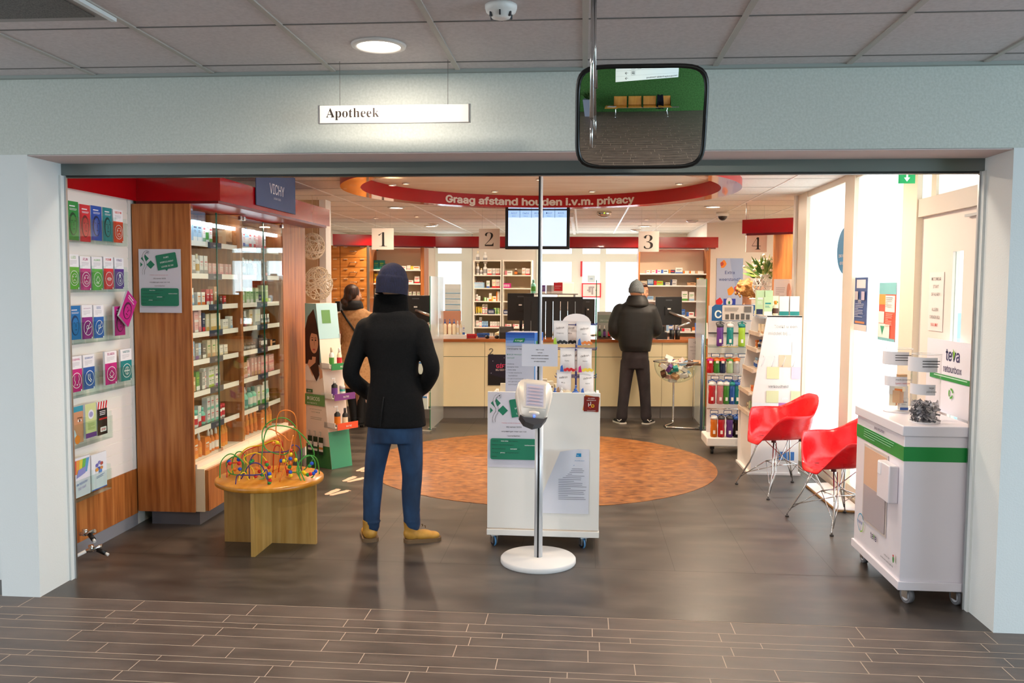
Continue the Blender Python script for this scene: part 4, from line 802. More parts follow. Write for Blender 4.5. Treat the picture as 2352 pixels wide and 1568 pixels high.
def cr2(u, v):
    x = .29*u; z = .41*v; lift = max(0, (v-.45)*1.3)*max(0, .6-u)*.22; return (x+max(0, v-.3)*.16*(1-u), -.001-lift, z)
b.grid(cr2, 10, 12, M('#dcdce6', .6)).put('sheet', t)
p = P(y=-.003); p.rect(.155, .362, .085, .022, M('#1f8fc8', .5)); p.text('BUURTZORG', .197, .368, .0125, M('#d9ecf6', .5), sx=1.0); p.text('Geheugenproblemen heb je niet alleen?', .262, .335, .0112, M('#3a8ac0', .6), .005, 'RIGHT'); p.text('Herken je dit ook?', .2, .305, .0112, M('#3a8ac0', .6), .005, 'RIGHT')
p.greek(.1, .285, .175, 18, .0112, .0028, M('#7a7a88', .7), 3); p.b.put('printing', t)
t = thing('square_sticker', 'small dark red square sticker at the upper right of the white trolley', 'sticker', (.012, 5.3285, .868))
B().poly if False else None
b = B(); b.quad([(-.006, 0, .012), (.086, 0, .0), (.1, 0, .092), (.01, 0, .108)], M('#d9822c', .5)); b.quad([(.0, -.0006, .005), (.092, -.0006, .003), (.094, -.0006, .098), (.002, -.0006, .1)], M('#7c1a14', .5)); b.put('sheet', t)
p = P(y=-.0012); Wt = M('#f0e6e0', .5); p.text('WIJ LEIDEN', .047, .084, .0105, Wt, .01); p.text('VAKMENSEN OP', .047, .072, .0105, Wt, .01); p.text('Erkend leerbedrijf', .047, .008, .009, Wt)
p.line([(.03, .058), (.03, .034)], .004, Wt); p.line([(.043, .066), (.043, .046)], .004, Wt); p.ring(.04, .036, .011, .004, M('#e23b2a', .5), a0=-PI, a1=.4); p.ring(.056, .04, .01, .004, M('#f0c22c', .5)); p.line([(.03, .046), (.043, .046)], .004, Wt); p.b.put('printing', t)
# nasal spray display tower
t = thing('promotion_tower', 'upright blue and grey cardboard column about a blocked nose on the trolley', 'display column', (-.485, 5.42, .901))
b = B(); b.prism([(0, 0), (.182, 0), (.232, .09), (.2, .2), (.02, .2)], 0, .452, M('#b9bac9', .5), 'z'); b.put('body', t)
p = P(y=-.0008)
for k, c in enumerate(('#1c4a9e', '#2a5aab', '#4672b6', '#7490c2', '#98a6c8')): p.rect(0, .437-.017*k, .182, .0171, M(c, .5))
p.poly([(.046, .392), (.058, .415), (.122, .418), (.116, .392)], M('#177a4a', .4)); p.text('A.Vogel', .084, .398, .019, M('#f2f4f0', .4), .006)
p.text('Verstopte neus?', .008, .345, .0225, M('#33363e', .6), .004, 'LEFT'); p.text('Kies je neusspray', .008, .31, .019, M('#2f8060', .6), 0, 'LEFT'); p.text('bewust!', .008, .288, .019, M('#2f8060', .6), 0, 'LEFT')
for i, (st, dx) in enumerate((('Cinuforce', 0), ('neusspray forte', 0), ('• Extra sterk', 0), ('• Zonder chemische', 0), ('ingrediënten', .01), ('• 2x geconcentreerder', 0), ('dan gewone zout-', .01), ('oplossingen', .01))): p.text(st, .008+dx, .25-.0185*i, .0145, M('#4a4c56', .6), .003 if i < 2 else 0, 'LEFT')
p.rect(.085, .0, .06, .04, M('#1f3f9a', .5)); p.poly([(.1, .04), (.145, .04), (.14, .015), (.12, .004), (.105, .015)], M('#e6e8f0', .5)); p.disc(.122, .022, .006, M('#2a7a3a', .5), .01); p.b.put('printing', t)
b = B()
def on(u, z): return (.182+.05*u+.001, .09*u-.0008, z)
for u0, u1, z0, z1, c in ((0, 1, .40, .452, '#2f6ac0'), (.2, .6, .35, .4, '#2a8a5a'), (0, .12, 0, .4, '#4a90d0'), (.3, .8, .13, .15, '#5aa0d8'), (.3, .8, .05, .06, '#8090a8'), (.3, .8, .2, .21, '#8090a8')): b.quad([on(u0, z0), on(u1, z0), on(u1, z1), on(u0, z1)], M(c, .5))
b.put('side_print', t)
# liquorice rack
t = thing('sweets_rack', 'dark blue wire rack hung with white sweet bags on the trolley', 'wire rack', (-.04, 5.62, .901)); NV = M('#23307a', .35)
b = B(); b.cyl((0, 0, 0), (0, 0, .52), .006, NV, 10); b.tube([(-.05, 0, .5), (-.05, 0, .56), (.05, 0, .56), (.05, 0, .5)], .004, NV, 6); b.put('post', t)
for z in (.16, .34, .5):
    b = B(); b.tube([(.09*math.cos(2*PI*k/16), .09*math.sin(2*PI*k/16), z) for k in range(16)], .003, NV, 6, True)
    for k in range(6): a = k*PI/3+.5; b.tube([(0, 0, z), (.15*math.cos(a), .15*math.sin(a), z), (.155*math.cos(a), .155*math.sin(a), z+.01)], .003, NV, 6)
    b.put('hook_ring', t)
b = B(); b.lathe([(.09, 0), (.1, .004), (.1, .01), (.01, .01)], (0, 0, 0), NV, 24); b.put('foot', t)
b = B(); b.prism([(.09*math.cos(PI*k/12), .055*math.sin(PI*k/12)) for k in range(13)], -.004, .004, M('#ece6e6', .5), 'y').xf(Matrix.Translation((.0, -.03, .515))).put('header_card', t)
def bag(x, y, z, rz, c, c2, st, label):
    w, h = .096, .15; t = thing('sweet_bag', label, 'bag of sweets', (x, y, z), rz, 'bags of sweets on the wire rack')
    b = B(); b.grid(lambda u, v: ((u-.5)*w*(1-.04*math.sin(PI*v)), -.016*math.sin(PI*u)*math.sin(PI*min(1, v*1.15))-.001+.001*math.sin(30*v), h*v), 8, 12, M('#e9e3e2', .3)); b.grid(lambda u, v: ((u-.5)*w, .012*math.sin(PI*u)*math.sin(PI*v)+.001, h*v), 6, 8, M('#e9e3e2', .3)); b.put('pouch', t)
    p = P(y=-.0185); p.text(st[0], 0, h*.66, .024, M('#2a2526', .6), .004, rot=.12); p.text(st[1], 0, h*.45, .015, M('#3a3536', .6)); p.poly([(-w*.45, 0), (-w*.2, 0), (-w*.3, h*.3), (-w*.42, h*.22)], M(COL[c], .4))
    for k in range(5): p.disc(-w*.1+.013*k, .012+.006*(k % 2), .011, M(COL[c2], .4), .009)
    p.b.put('print', t); return t
for i, (px, py, dy, rz, c, c2, s2) in enumerate(((1288, 790, -.13, -.25, 'lime', 'black', 'Suikervrij'), (1340, 792, -.13, .3, 'blue', 'orange', 'Gums'), (1310, 790, -.05, -.1, 'green', 'black', 'Drop'), (1303, 853, -.14, -.15, 'blue', 'red', 'Gums'), (1342, 854, -.13, .2, 'magenta', 'yellow', 'Beans'), (1325, 852, -.07, .1, 'magenta', 'rose', 'Beans'), (1295, 903, -.13, -.2, 'tan', 'cream', 'Drop'), (1347, 905, -.13, .3, 'blue', 'white', 'Gums'))):
    q = at(px, py, Y=5.62+dy); bag(q.x, q.y, max(.905, q.z), rz, c, c2, ('deBron', s2), f'white sweet bag with {c} corner and {c2} sweets, {("top", "top", "top", "middle", "middle", "middle", "bottom", "bottom")[i]} tier {("left", "right", "centre", "left", "right", "centre", "left", "right")[i]}')
for i, (px, c) in enumerate(((1262, 'blue'), (1275, 'blue'), (1290, 'orange'), (1322, 'blue'))):
    q = at(px, 900, Y=5.5); item(('pump', c, 'blue' if c == 'blue' else 'white', 'white', .045, .1+.02*(i == 3)), (q.x, 5.46, .901), .2, f'{c} small pump bottle on the trolley, {ORD[i] if i else "leftmost"} along its front edge', 'small pump bottles on the trolley')
for i, (px, y, c) in enumerate(((1248, 5.7, 'orange'), (1262, 5.76, 'brown'), (1280, 5.78, 'white'))):
    q = at(px, 870, Y=y); item(('box', 'cream', c, c, .05, .13-.02*i), (q.x, y, .901), .3*i, f'cream box with {c} print behind the sweets rack foot', 'boxes at the back of the trolley')
t = thing('spectacle_display', 'small cream cardboard tray with an orange mark left of the nose column', 'cardboard tray', (-.52, 5.75, .901)); B().box(-.03, .1, 0, .03, 0, .09, CREAM).put('card', t); p = P(y=-.001); p.ring(.035, .035, .016, .005, M('#e85a3c', .5)); p.b.put('print', t)
# ================================================================ counter
CO = (-3.7, 10.216, 0); CRZ = .1225
def cfl(lx, ly=0, z=0): return Vector((CO[0]+lx*math.cos(CRZ)-ly*math.sin(CRZ), CO[1]+lx*math.sin(CRZ)+ly*math.cos(CRZ), z))
def cl_from(px, ly=0):
    """counter-local x of the point where the sight line through column px meets the plane ly"""
    d = at(px, 780, Y=10.); m = d.x/d.y; O = cfl(0, ly); c, s_ = math.cos(CRZ), math.sin(CRZ); return (m*O.y-O.x)/(c-m*s_)
CF = M('#ecdcb4', .45); x2, x3 = cl_from(1008), cl_from(1370); x4 = cl_from(1618)
units = [(0, x2-.02, 'cream counter unit one behind the woman in the tan coat'), (x2, cl_from(1113), 'cream counter unit with long groove left of the number two'), (cl_from(1113)+.004, x3-.004, 'cream counter unit carrying the grey number two'), (x3, cl_from(1521), 'cream counter unit behind the man in the grey beanie'), (cl_from(1521)+.004, x4, 'cream counter unit behind the wire bowl stand')]
for a, c, l in units:
    t = thing('counter_unit', l, 'counter', cfl(a), CRZ, None); w = c-a
    B().box(0, w, 0, .5, .155, .77, CF).put('lower_panel', t); B().box(0, w, .0, .5, .776, .954, CF).put('upper_panel', t); B().box(0, w, .012, .5, .77, .776, M('#3f6a4a', .4)).put('groove', t)
    B().box(0, w, .05, .5, 0, .155, M('#8d8784', .35, .4)).put('plinth', t)
t = thing('worktop', 'orange brown wooden counter top running along desks two and three', 'worktop', cfl(x2-.01), CRZ); B().box(0, x4-x2+.02, -.02, .62, .955, .99, WOODD, .002).put('board', t)
t = thing('worktop', 'short wooden counter top at desk one beside the woman', 'worktop', cfl(0), CRZ); B().box(0, x2-.03, -.02, .62, .955, .99, WOODD, .002).put('board', t)
WTZ = .9905
def con(px, ly=.15): return cfl(cl_from(px, ly), ly, WTZ)
q = cfl(cl_from(1128), -.004, .80); t = thing('desk_number', 'grey raised figure two on the cream counter front', 'number', q, CRZ); p = P(y=-.001); p.text('2', 0, 0, .15, M('#7b776f', .5), .006); b = p.b; p.text('2', 0.002, -.001, .15, M('#6b675f', .5), .006); b.put('numeral', t)
q = cfl(cl_from(1121), -.006, .42); t = thing('promotion_poster', 'dark night blue poster reading GIFT below the counter number two', 'poster', q, CRZ); w = cl_from(1205)-cl_from(1121)
B().box(0, w, -.004, 0, 0, .38, M('#17142c', .4)).put('board', t); p = P(y=-.0045); p.poly([(0, 0), (w, 0), (w, .1), (w*.5, .08), (0, .14)], M('#08080c', .4)); p.text('GIFT', .1, .215, .085, M('#e8356a', .4), .01, 'LEFT'); p.text('BIJ EEN VICHY', .095, .18, .04, M('#e6dcd6', .5), .004, 'LEFT')
for x, z in ((.06, .3), (.2, .34), (.04, .15), (.3, .32), (.16, .27)): p.disc(x, z, .004, M('#e8e0f0', .5))
p.b.put('printing', t)
# glass screens on the counter line
def screen(name, px, x0, y0, y1, z1, label, white=.0, art=False, z0=.02):
    t = thing(name, label, 'glass screen', (x0, y0, 0)); g = GLASS if not white else glass('milky_screen', (.9, .97, 1), .1, white, .8)
    B().box(-.004, .004, 0, y1-y0, z0, z1, g).put('pane', t); b = B(); b.box(-.0045, .0045, -.004, .0, z0, z1, M('#1f7a50', .1)); b.put('edge', t)
    B().box(-.045, .045, .1, .16, 0, .03, ALU).put('foot', t); return t
screen('privacy_screen', 1000, -1.70, 9.5, 10.4, 1.75, 'tall milky glass privacy screen between desks one and two', .45)
screen('privacy_screen', 1370, .155, 9.95, 10.65, 1.72, 'clear glass privacy screen with green edge left of desk three')
t = screen('privacy_screen', 1620, 1.40, 9.95, 10.8, 1.74, 'clear glass privacy screen on chrome post right of desk three', .12); B().cyl((-.03, 0, 0), (-.03, 0, 1.1), .016, M('#7fa0c8', .3, .8), 12).put('post', t)
# leaflet stand behind the man in black coat
t = thing('leaflet_rack', 'floor standing leaflet rack with white folders beside the man in black', 'leaflet rack', (-1.80, 9.42, 0), -.3); B().cyl((0, .03, 0), (0, .03, .9), .012, ALU, 10).put('post', t); B().box(-.03, .13, -.02, .05, 0, .03, ALU).put('foot', t)
for k in range(3):
    q = B(); q.box(-.13, .13, -.05, -.047, .28+.19*k, .4+.19*k, glass('clear_glass')); q.box(-.13, .13, -.05, 0.02, .275+.19*k, .28+.19*k, ALU); q.put('pocket', t)
for k in range(3):
    t = thing('folder', f'white folder with blue band in the leaflet rack, {("lowest", "middle", "top")[k]} pocket', 'folder', (-1.80, 9.42, .282+.19*k), -.3, 'folders in the floor rack'); B().box(-.115, .115, -.042, -.02, 0, .2, PAPER).put('sheets', t); p = P(y=-.043); p.rect(-.11, .12, .22, .02, M('#3a7ab8', .5)); p.rect(-.08, .15, .07, .03, M('#b8503c', .5)); p.rect(.0, .15, .08, .03, M('#c9a04a', .5)); p.b.put('print', t)
# monitors
def monitor(px, ly, w, h, z0, rz, label, arm=True):
    q = con(px, ly); t = thing('monitor', label, 'monitor', (q.x, q.y, WTZ), CRZ+rz)
    B().box(-w/2, w/2, -.02, .01, z0, z0+h, M('#14161a', .4), .006).put('housing', t); b = B(); b.box(-w*.15, w*.15, -.035, -.02, z0+h*.35, z0+h*.65, M('#0e1012', .5)); b.box(-w*.12, w*.12, -.023, -.02, z0+h*.86, z0+h*.9, M('#4a4c52', .4)); b.box(-w*.06, w*.06, -.037, -.035, z0+h*.55, z0+h*.6, WHITE); b.put('mount_plate', t)
    B().box(-w/2+.02, w/2-.02, .01, .012, z0+.02, z0+h-.02, M('#8fb2c8', .3, emit=.6)).put('screen', t)
    if arm: B().tube([(0, -.036, z0+h*.45), (.16, -.1, z0+h*.3), (.26, -.06, z0+h*.18), (.27, -.06, z0+h*.1)], .018, ALU, 10).put('upper_arm', t); B().tube([(.27, -.06, z0+h*.1), (.12, -.03, z0-.02), (.1, -.02, z0-.06), (.1, -.02, 0)], .016, ALU, 10).put('lower_arm', t)
    else: B().cyl((0, -.0, 0), (0, -.0, z0+.05), .02, BLACK, 10).lathe([(.1, 0), (.1, .012), (.02, .015)], (0, 0, 0), BLACK, 20).put('stand', t)
    return t
monitor(955, .3, .36, .34, .19, .0, 'black monitor seen from behind at desk one, beside the blue beanie')
monitor(1534, .28, .34, .36, .17, .05, 'black monitor on a silver arm at desk three')
monitor(1196, .75, .36, .36, .2, -.3, 'black monitor left of the slatted black screen', False); monitor(1348, .8, .2, .33, .16, .2, 'black monitor partly hidden right of the slatted screen', False)
q = con(1274, .45); t = thing('slatted_screen', 'black slatted board standing on the counter behind the sweets', 'screen', (q.x, q.y, WTZ), CRZ); w = .40
B().box(-.40, .36, 0, .02, .46, .52, M('#1b1c20', .5)).put('top_rail', t)
for k in range(8): B().box(-.40+.095*k, -.40+.095*k+.088, 0, .018, 0, .46, M('#1b1c20', .5)).put('slat', t)
# small counter things
t = thing('product_tray', 'white product tray with a skin care card on the counter', 'display tray', con(1040, .1), CRZ); B().box(-.17, .17, -.09, .12, 0, .05, WHITE, .002).put('tray', t); B().box(-.15, .1, .11, .115, .05, .34, M('#c08a70', .5)).put('back_card', t, label='skin coloured photo card')
for i, (px, s_) in enumerate(((1013, ('box', 'navy', 'navy', 'blue', .05, .2)), (1022, ('pump', 'cream', 'blue', 'cream', .045, .19)), (1033, ('pump', 'cream', 'blue', 'cream', .045, .19)), (1043, ('pump', 'cream', 'blue', 'cream', .045, .19)), (1051, ('bottle', 'white', 'white', 'cream', .035, .17)), (1058, ('bottle', 'cream', 'cream', 'white', .035, .17)), (1065, ('box', 'white', 'blue', 'blue', .03, .12)))):
    q = con(px, .1); item(s_, (q.x, q.y, WTZ+.0505), CRZ, f'{s_[1]} skin care {NAME[s_[0]].replace("_", " ")} on the counter tray, {ORD[i]+(" from left" if i else "")}', 'skin care on the counter tray')
def basket(px, ly, w, h, c, label, z=WTZ):
    q = con(px, ly); t = thing('basket', label, 'basket', (q.x, q.y, z), CRZ); b = B(); m = M(COL[c], .4); b.prism([(-w/2*.85, 0), (w/2*.85, 0), (w/2, h), (-w/2, h)], -.05, -.046, m); b.prism([(-w/2*.85, 0), (w/2*.85, 0), (w/2, h), (-w/2, h)], .046, .05, m); b.box(-w*.42, w*.42, -.05, .05, 0, .004, m); b.box(-w/2, -w/2+.004, -.05, .05, .02, h, m); b.box(w/2-.004, w/2, -.05, .05, .02, h, m); b.put('tub', t); p = P(y=-.0505)
    for k in range(6): p.rect(-w*.36+w*.125*k, h*.3, w*.05, h*.4, M('#20242c', .6))
    p.b.put('slots', t); return t
basket(1083, .2, .13, .05, 'red', 'red plastic basket on the counter'); basket(1110, .4, .16, .05, 'blue', 'dark blue tray beside the red basket'); basket(1180, .42, .1, .06, 'navy', 'small navy basket beside the label printer')
q = con(1163, .15); t = thing('label_printer', 'black label printer on the counter left of the slatted screen', 'printer', (q.x, q.y, WTZ), CRZ); b = B(); b.prism([(-.08, 0), (.1, 0), (.13, .06), (.0, .15), (-.06, .14), (-.08, .08)], -.09, .09, M('#2a2624', .4), 'x'); b.put('body', t); B().box(-.07, .07, -.075, -.06, .085, .09, M('#15120f', .3)).put('slot', t)
for px, l in ((1119, 'left black computer mouse on the counter'), (1141, 'right black computer mouse beside the label printer')):
    q = con(px, .12); o = one(B().sph((0, 0, .012), .035, M('#1a1816', .3), 3, (.85, 1.1, .6)), 'computer_mouse', l, 'mouse', (q.x, q.y, WTZ+.007))
q = con(1388, .12); t = thing('counter_display', 'grey green hair care card display on the counter beside the man in beanie', 'counter display', (q.x, q.y, WTZ), CRZ); B().box(-.09, .09, .03, .035, 0, .34, M('#8c8f8a', .5)).put('back_card', t); B().box(-.09, .09, -.05, .03, 0, .02, M('#5a4438', .5)).put('tray', t); p = P(y=.029); p.rect(-.085, .2, .17, .1, M('#6f7d74', .5)); p.text('dercos', 0, .22, .05, M('#b9c0b8', .5)); p.b.put('print', t)
for i, px in enumerate((1377, 1388, 1399)): q = con(px, .1); item(('pump', 'black', 'white', ('green', 'purple', 'red')[i], .035, .15), (q.x, q.y, WTZ+.0205), CRZ, f'dark pump bottle with {("green", "purple", "red")[i]} label on the counter card display', 'pump bottles on the counter card display')
q = con(1518, .1); t = thing('card_terminal', 'black payment printer under the monitor of desk three', 'printer', (q.x, q.y, WTZ), CRZ); B().box(-.07, .07, -.06, .06, 0, .09, BLACK, .008).box(-.03, .03, -.062, -.05, .09, .16, BLACK, .004).put('body', t); B().box(-.05, .05, -.04, .04, .09, .094, DGREY).put('lid', t)
for px, l in ((1543, 'left black pen cup at desk three'), (1556, 'right black pen cup at desk three')): q = con(px, .08); t = thing('pen_cup', l, 'pen cup', (q.x, q.y, WTZ)); B().lathe([(.03, 0), (.03, .12), (.027, .12), (.027, .01), (.001, .01)], (0, 0, 0), BLACK, 20).put('cup', t); B().cyl((0, 0, .02), (.01, .01, .15), .004, M('#2a4aa0', .4), 6).put('pen', t)
q = con(1528, .03); one(B().box(-.1, .1, -.02, .08, 0, .001, M('#f0e4e4', .6)), 'paper_sheet', 'loose white paper lying on the counter edge at desk three', 'paper', (q.x, q.y, WTZ), .4)
q = cfl(cl_from(1592), -.06, .78); t = thing('discount_card', 'grey discount card reading 25% above the wire bowl', 'card', (q.x, q.y, .70), .1); B().box(-.075, .075, 0, .003, 0, .31, M('#b5aaa8', .5)).put('sheet', t); p = P(y=-.001); p.text('-25%', .03, .25, .045, M('#24201f', .6), .02); p.text('PRODUCTEN', -.015, .2, .02, M('#4a4444', .6)); p.text('IN DEZE MAND', -.005, .155, .018, M('#4a4444', .6)); p.text('-25% korting', .01, .115, .018, M('#4a4444', .6))
for dx, dz in ((-.03, .03), (-.018, .03), (-.024, .042)): p.disc(dx, dz, .007, M('#2a2626', .6))
p.b.put('printing', t); B().cyl((0, .005, -.70), (0, .005, 0), .005, CHROME, 8).put('stem', t)
# flyer stand right end of the counter
q = con(1610, .2)
for i, (dx, c, l) in enumerate(((-.02, '#2a5ab0', 'blue leaflet leaning at the right end of the counter'), (.05, '#d8c9c2', 'pale leaflet at the right end of the counter'))): t = thing('leaflet', l, 'leaflet', (q.x+dx, q.y+.03*i, WTZ), .2); B().prism([(0, 0), (.006, 0), (.05, .2), (.044, .2)], -.05, .05, M(c, .5), 'x').put('sheet', t)
# ================================================================ dispensary at the back
# long red fascia, bent where the left wing starts
A0, A1, A2 = at(764, 550, Y=11.4), at(1000, 550, Y=11.95), at(1650, 550, Y=12.05)
b = B()
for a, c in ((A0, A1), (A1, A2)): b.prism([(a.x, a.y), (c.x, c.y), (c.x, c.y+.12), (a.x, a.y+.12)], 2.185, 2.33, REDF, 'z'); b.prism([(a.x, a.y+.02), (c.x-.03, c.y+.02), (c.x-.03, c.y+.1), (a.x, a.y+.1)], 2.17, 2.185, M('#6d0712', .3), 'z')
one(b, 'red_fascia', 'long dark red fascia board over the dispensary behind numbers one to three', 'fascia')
for px in (866, 1626): q = at(px, 568, Y=11.9); t = thing('fascia_spot', 'tiny chrome spotlight under the long red fascia, ' + ('left' if px < 900 else 'right') + ' one', 'spotlight', (q.x, 11.93, 2.17)); B().cyl((0, 0, 0), (0, -.02, -.03), .018, CHROME, 12).put('housing', t); B().cyl((0, 0, -.0), (0, 0, .0), .001, CHROME, 6) if False else None
# drawer wall
X0, X1 = at(700, 600, Y=11.6).x, at(843, 600, Y=11.6).x
t = thing('drawer_cabinet', 'cherry wood medicine drawer cabinet with metal handles behind the woman', 'drawer cabinet', (X0, 11.6, 0)); w = X1-X0
DW = noisemat('drawer_wood', ['#b06a2c', '#c98440', '#d6954f'], (1, 8, 8), 2.5, 4, .35)
B().box(0, w+.03, .022, .24, 0, 2.18, WOOD).put('carcass', t); cx = at(781, 600, Y=11.6).x-X0
for r_ in range(8):
    z1 = 2.185-.135*r_-(.03 if r_ else 0); z0 = z1-.13-(.03 if r_ == 0 else 0)
    for x0, x1, hd in ((.0, cx-.004, False), (cx+.004, w, True)):
        d = B().box(x0, x1, 0, .02, z0, z1, DW, .001).put('drawer', t); m = (x0+x1)/2
        b = B()
        for hx in (x0+.05, x1-.09): b.box(hx, hx+.05, -.012, 0, z1-.026, z1-.018, M('#e8dccb', .3, .3))
        b.put('label_holder', d)
        if hd: B().tube([(m-.05, 0, (z0+z1)/2), (m-.045, -.025, (z0+z1)/2), (m+.045, -.025, (z0+z1)/2), (m+.05, 0, (z0+z1)/2)], .005, CHROME, 8).put('handle', d)
B().box(w+.0, w+.03, -.01, .02, 0, 2.19, ALU).put('trim', t)
# shelving wings
def wing(px0, px1, Y, zs, label, back, panelR=True, panelL=True):
    a, c = at(px0, 600, Y=Y).x, at(px1, 600, Y=Y).x; w = c-a; t = thing('shelf_unit', label, 'shelving', (a, Y, 0))
    B().box(0, w, .33, .35, 0, 2.17, back).put('back_panel', t)
    if panelL: B().box(-.02, 0, 0, .35, 0, 2.17, WOOD).put('side_panel', t)
    if panelR: B().box(w, w+.05, 0, .35, 0, 2.17, WOOD).put('side_panel', t)
    for z in zs: B().box(0, w, .0, .33, z-.018, z, WHITE).put('shelf', t)
    return a, w
zl = (1.865, 1.675, 1.479, 1.29, 1.1, .9)
a, w = wing(852, 966, 11.85, zl, 'cream backed medicine shelves behind the man in the blue beanie', M('#dcc9ac', .6))
Lg = ['box teal teal lime .07 .13 *2;box teal lime white .06 .08 *2;box teal white white .03 .07;gap .04;flat white orange rose .1 .05;box white rose white .05 .06;flat white yellow orange .13 .05',
      'box yellow orange red .06 .13 *2;box darkgrey white white .03 .1;gap .15;box cream tan white .06 .1;flat white red red .1 .04;box white red red .07 .1',
      'box white green lime .04 .12 *2;bottle green lime yellow .05 .12;gap .2;box white grey green .04 .08 *4', 'box white blue navy .08 .12 *3;gap .3;box white red grey .06 .1 *3', 'box white grey grey .07 .1 *8', 'box cream red white .07 .1 *6']
for i, z in enumerate(zl): shelf((a, 11.85, 0), 0, .02, w-.02, z+.0005, Lg[i], f'{SN[i]} behind desk one', f'medicines on the {SN[i]} behind desk one', y=.12, seed=i+200)
zr = (1.83, 1.667, 1.456, 1.239, 1.033, .85)
a, w = wing(1470, 1623, 11.95, zr, 'cream backed medicine shelves right of hanging number three', M('#d9c4ae', .6), True, True)
Rg = ['gap .07;flat white rose orange .07 .04 *2;flat white magenta purple .07 .05;flat white blue navy .1 .05;flat navy orange red .09 .05;box white blue navy .1 .08;flat white orange cream .08 .035 *2;flat white tan cream .12 .035',
      'flat cream cream white .1 .06;box lightblue blue white .08 .08;flat lime red orange .13 .06;flat white navy grey .09 .04;flat white navy grey .09 .04 ^;gap .14;flat tan tan brown .12 .04;flat palegreen orange white .1 .05 ^',
      'box white red orange .06 .1;box lightblue white blue .1 .06;gap .3;box white green green .08 .13;box white lightblue green .07 .12;gap .1', 'gap .4;box blue white lightblue .07 .1 *2;flat white blue red .1 .06;flat white red grey .1 .05 ^', 'gap .3;flat white lightblue blue .1 .05 ^;box white blue grey .06 .1;flat white red rose .12 .04;box orange white red .06 .06 *2', 'box cream rose red .07 .1 *8']
for i, z in enumerate(zr): shelf((a, 11.95, 0), 0, .01, w-.01, z+.0005, Rg[i], f'{SN[i]} behind desk three', f'medicines on the {SN[i]} behind desk three', y=.12, seed=i+220)
# white dispensary shelves in the middle
zm = (1.825, 1.609, 1.392, 1.175, .958, .74)
Mg = [['bottle white cream grey .07 .2 ^;bottle white cream grey .06 .11;bottle white white grey .08 .19 ^;box white red orange .09 .11;box white grey grey .06 .11;box white red tan .08 .11', 'flat white rose grey .14 .07;gap .03;bottle brown white orange .06 .11;gap .08;box white tan orange .06 .12;box white red rose .08 .11'],
      ['gap .2;box white blue green .06 .12;gap .04;box cream red rose .07 .14;box white red rose .07 .14', 'gap .45'],
      ['box white rose grey .05 .11;box white grey grey .05 .08;gap .08;flat palegreen green white .06 .06;flat white green white .05 .05;box white orange yellow .06 .13;flat white yellow orange .1 .08;flat white orange cream .08 .08 ^', 'gap .05;box white grey grey .06 .08;gap .3'],
      ['tube yellow white yellow .04 .12 *3;box white rose brown .05 .08 *2 ^;gap .12;flat palegreen green lime .06 .05 *2 ^', 'gap .45'],
      ['box white grey rose .09 .11;box white rose grey .07 .08 ^;box lightblue blue blue .05 .1 *3;gap .05;box white rose grey .06 .09 *4', 'flat white rose red .1 .05 *3'], ['gap .1;box white tan grey .08 .12 *3', 'box cream grey white .07 .1 *4']]
for k, (p0, p1, l) in enumerate(((1087, 1152, 'left bay of the white dispensary shelving in the middle'), (1154, 1222, 'right bay of the white dispensary shelving in the middle'))):
    a, c = at(p0, 600, Y=14.2).x, at(p1, 600, Y=14.2).x; w = c-a; t = thing('shelf_unit', l, 'shelving', (a, 14.2, 0)); WS = M('#f0e8dc', .5)
    B().box(0, w, .33, .35, 0, 2.07, M('#b9a88a', .7)).put('back_panel', t); B().box(0, .018, 0, .33, 0, 2.07, WS).put('side_panel', t); B().box(w-.018, w, 0, .33, 0, 2.07, WS).put('side_panel', t); B().box(.018, w-.018, 0, .33, 2.05, 2.07, WS).put('top_panel', t)
    for i, z in enumerate(zm):
        B().box(.018, w-.018, 0, .33, z-.018, z, WS).put('shelf', t); shelf((a, 14.2, 0), 0, .03, w-.03, z+.0005, Mg[i][k], f'{SN[i]} of {"left" if k == 0 else "right"} dispensary bay', f'medicines on the {SN[i]} of the {"left" if k == 0 else "right"} dispensary bay', y=.12, seed=i+240+10*k)
def tub(px, py, Y, w, h, c, label):
    q = at(px, py, Y=Y); t = thing('basket', label, 'basket', q); m = M(COL[c], .4); b = B()
    b.box(-w/2*.9, w/2*.9, -.06, .06, 0, .004, m); b.prism([(-w/2*.9, 0), (w/2*.9, 0), (w/2, h), (-w/2, h)], -.064, -.06, m); b.prism([(-w/2*.9, 0), (w/2*.9, 0), (w/2, h), (-w/2, h)], .06, .064, m); b.box(-w/2, -w/2+.004, -.06, .06, .0, h, m); b.box(w/2-.004, w/2, -.06, .06, .0, h, m); b.put('tub', t)
    p = P(y=-.0645)
    for k in range(7): p.rect(-w*.38+w*.115*k, h*.25, w*.05, h*.5, M('#dfe6ee', .6))
    p.b.put('slots', t)
for px, py, w, h, c, l in ((1100, 660, .18, .09, 'lightblue', 'light blue plastic basket on the second dispensary shelf'), (1164, 657, .14, .08, 'magenta', 'magenta plastic basket in the right dispensary bay'), (1129, 720, .11, .08, 'navy', 'dark blue basket on the fourth dispensary shelf'), (1164, 719, .1, .07, 'navy', 'dark blue basket in the right bay, fourth shelf')):
    q = at(px, py, Y=14.28); zz = min(zm, key=lambda z: abs(z-q.z)); tub(px, py, 14.28, w, h, c, l); S.collection.objects[-1]
    o = [x for x in S.collection.objects if x.get('label') == l][0]; o.location.z = zz+.0006
    if c == 'lightblue': [item(('bottle', 'white', 'rose', 'white', .025, .05), (q.x-.05+.033*k, 14.28, zz+.06), 0, f'tiny white pot in the light blue basket, {ORD[k]}', 'tiny pots in the light blue basket') for k in range(4)]
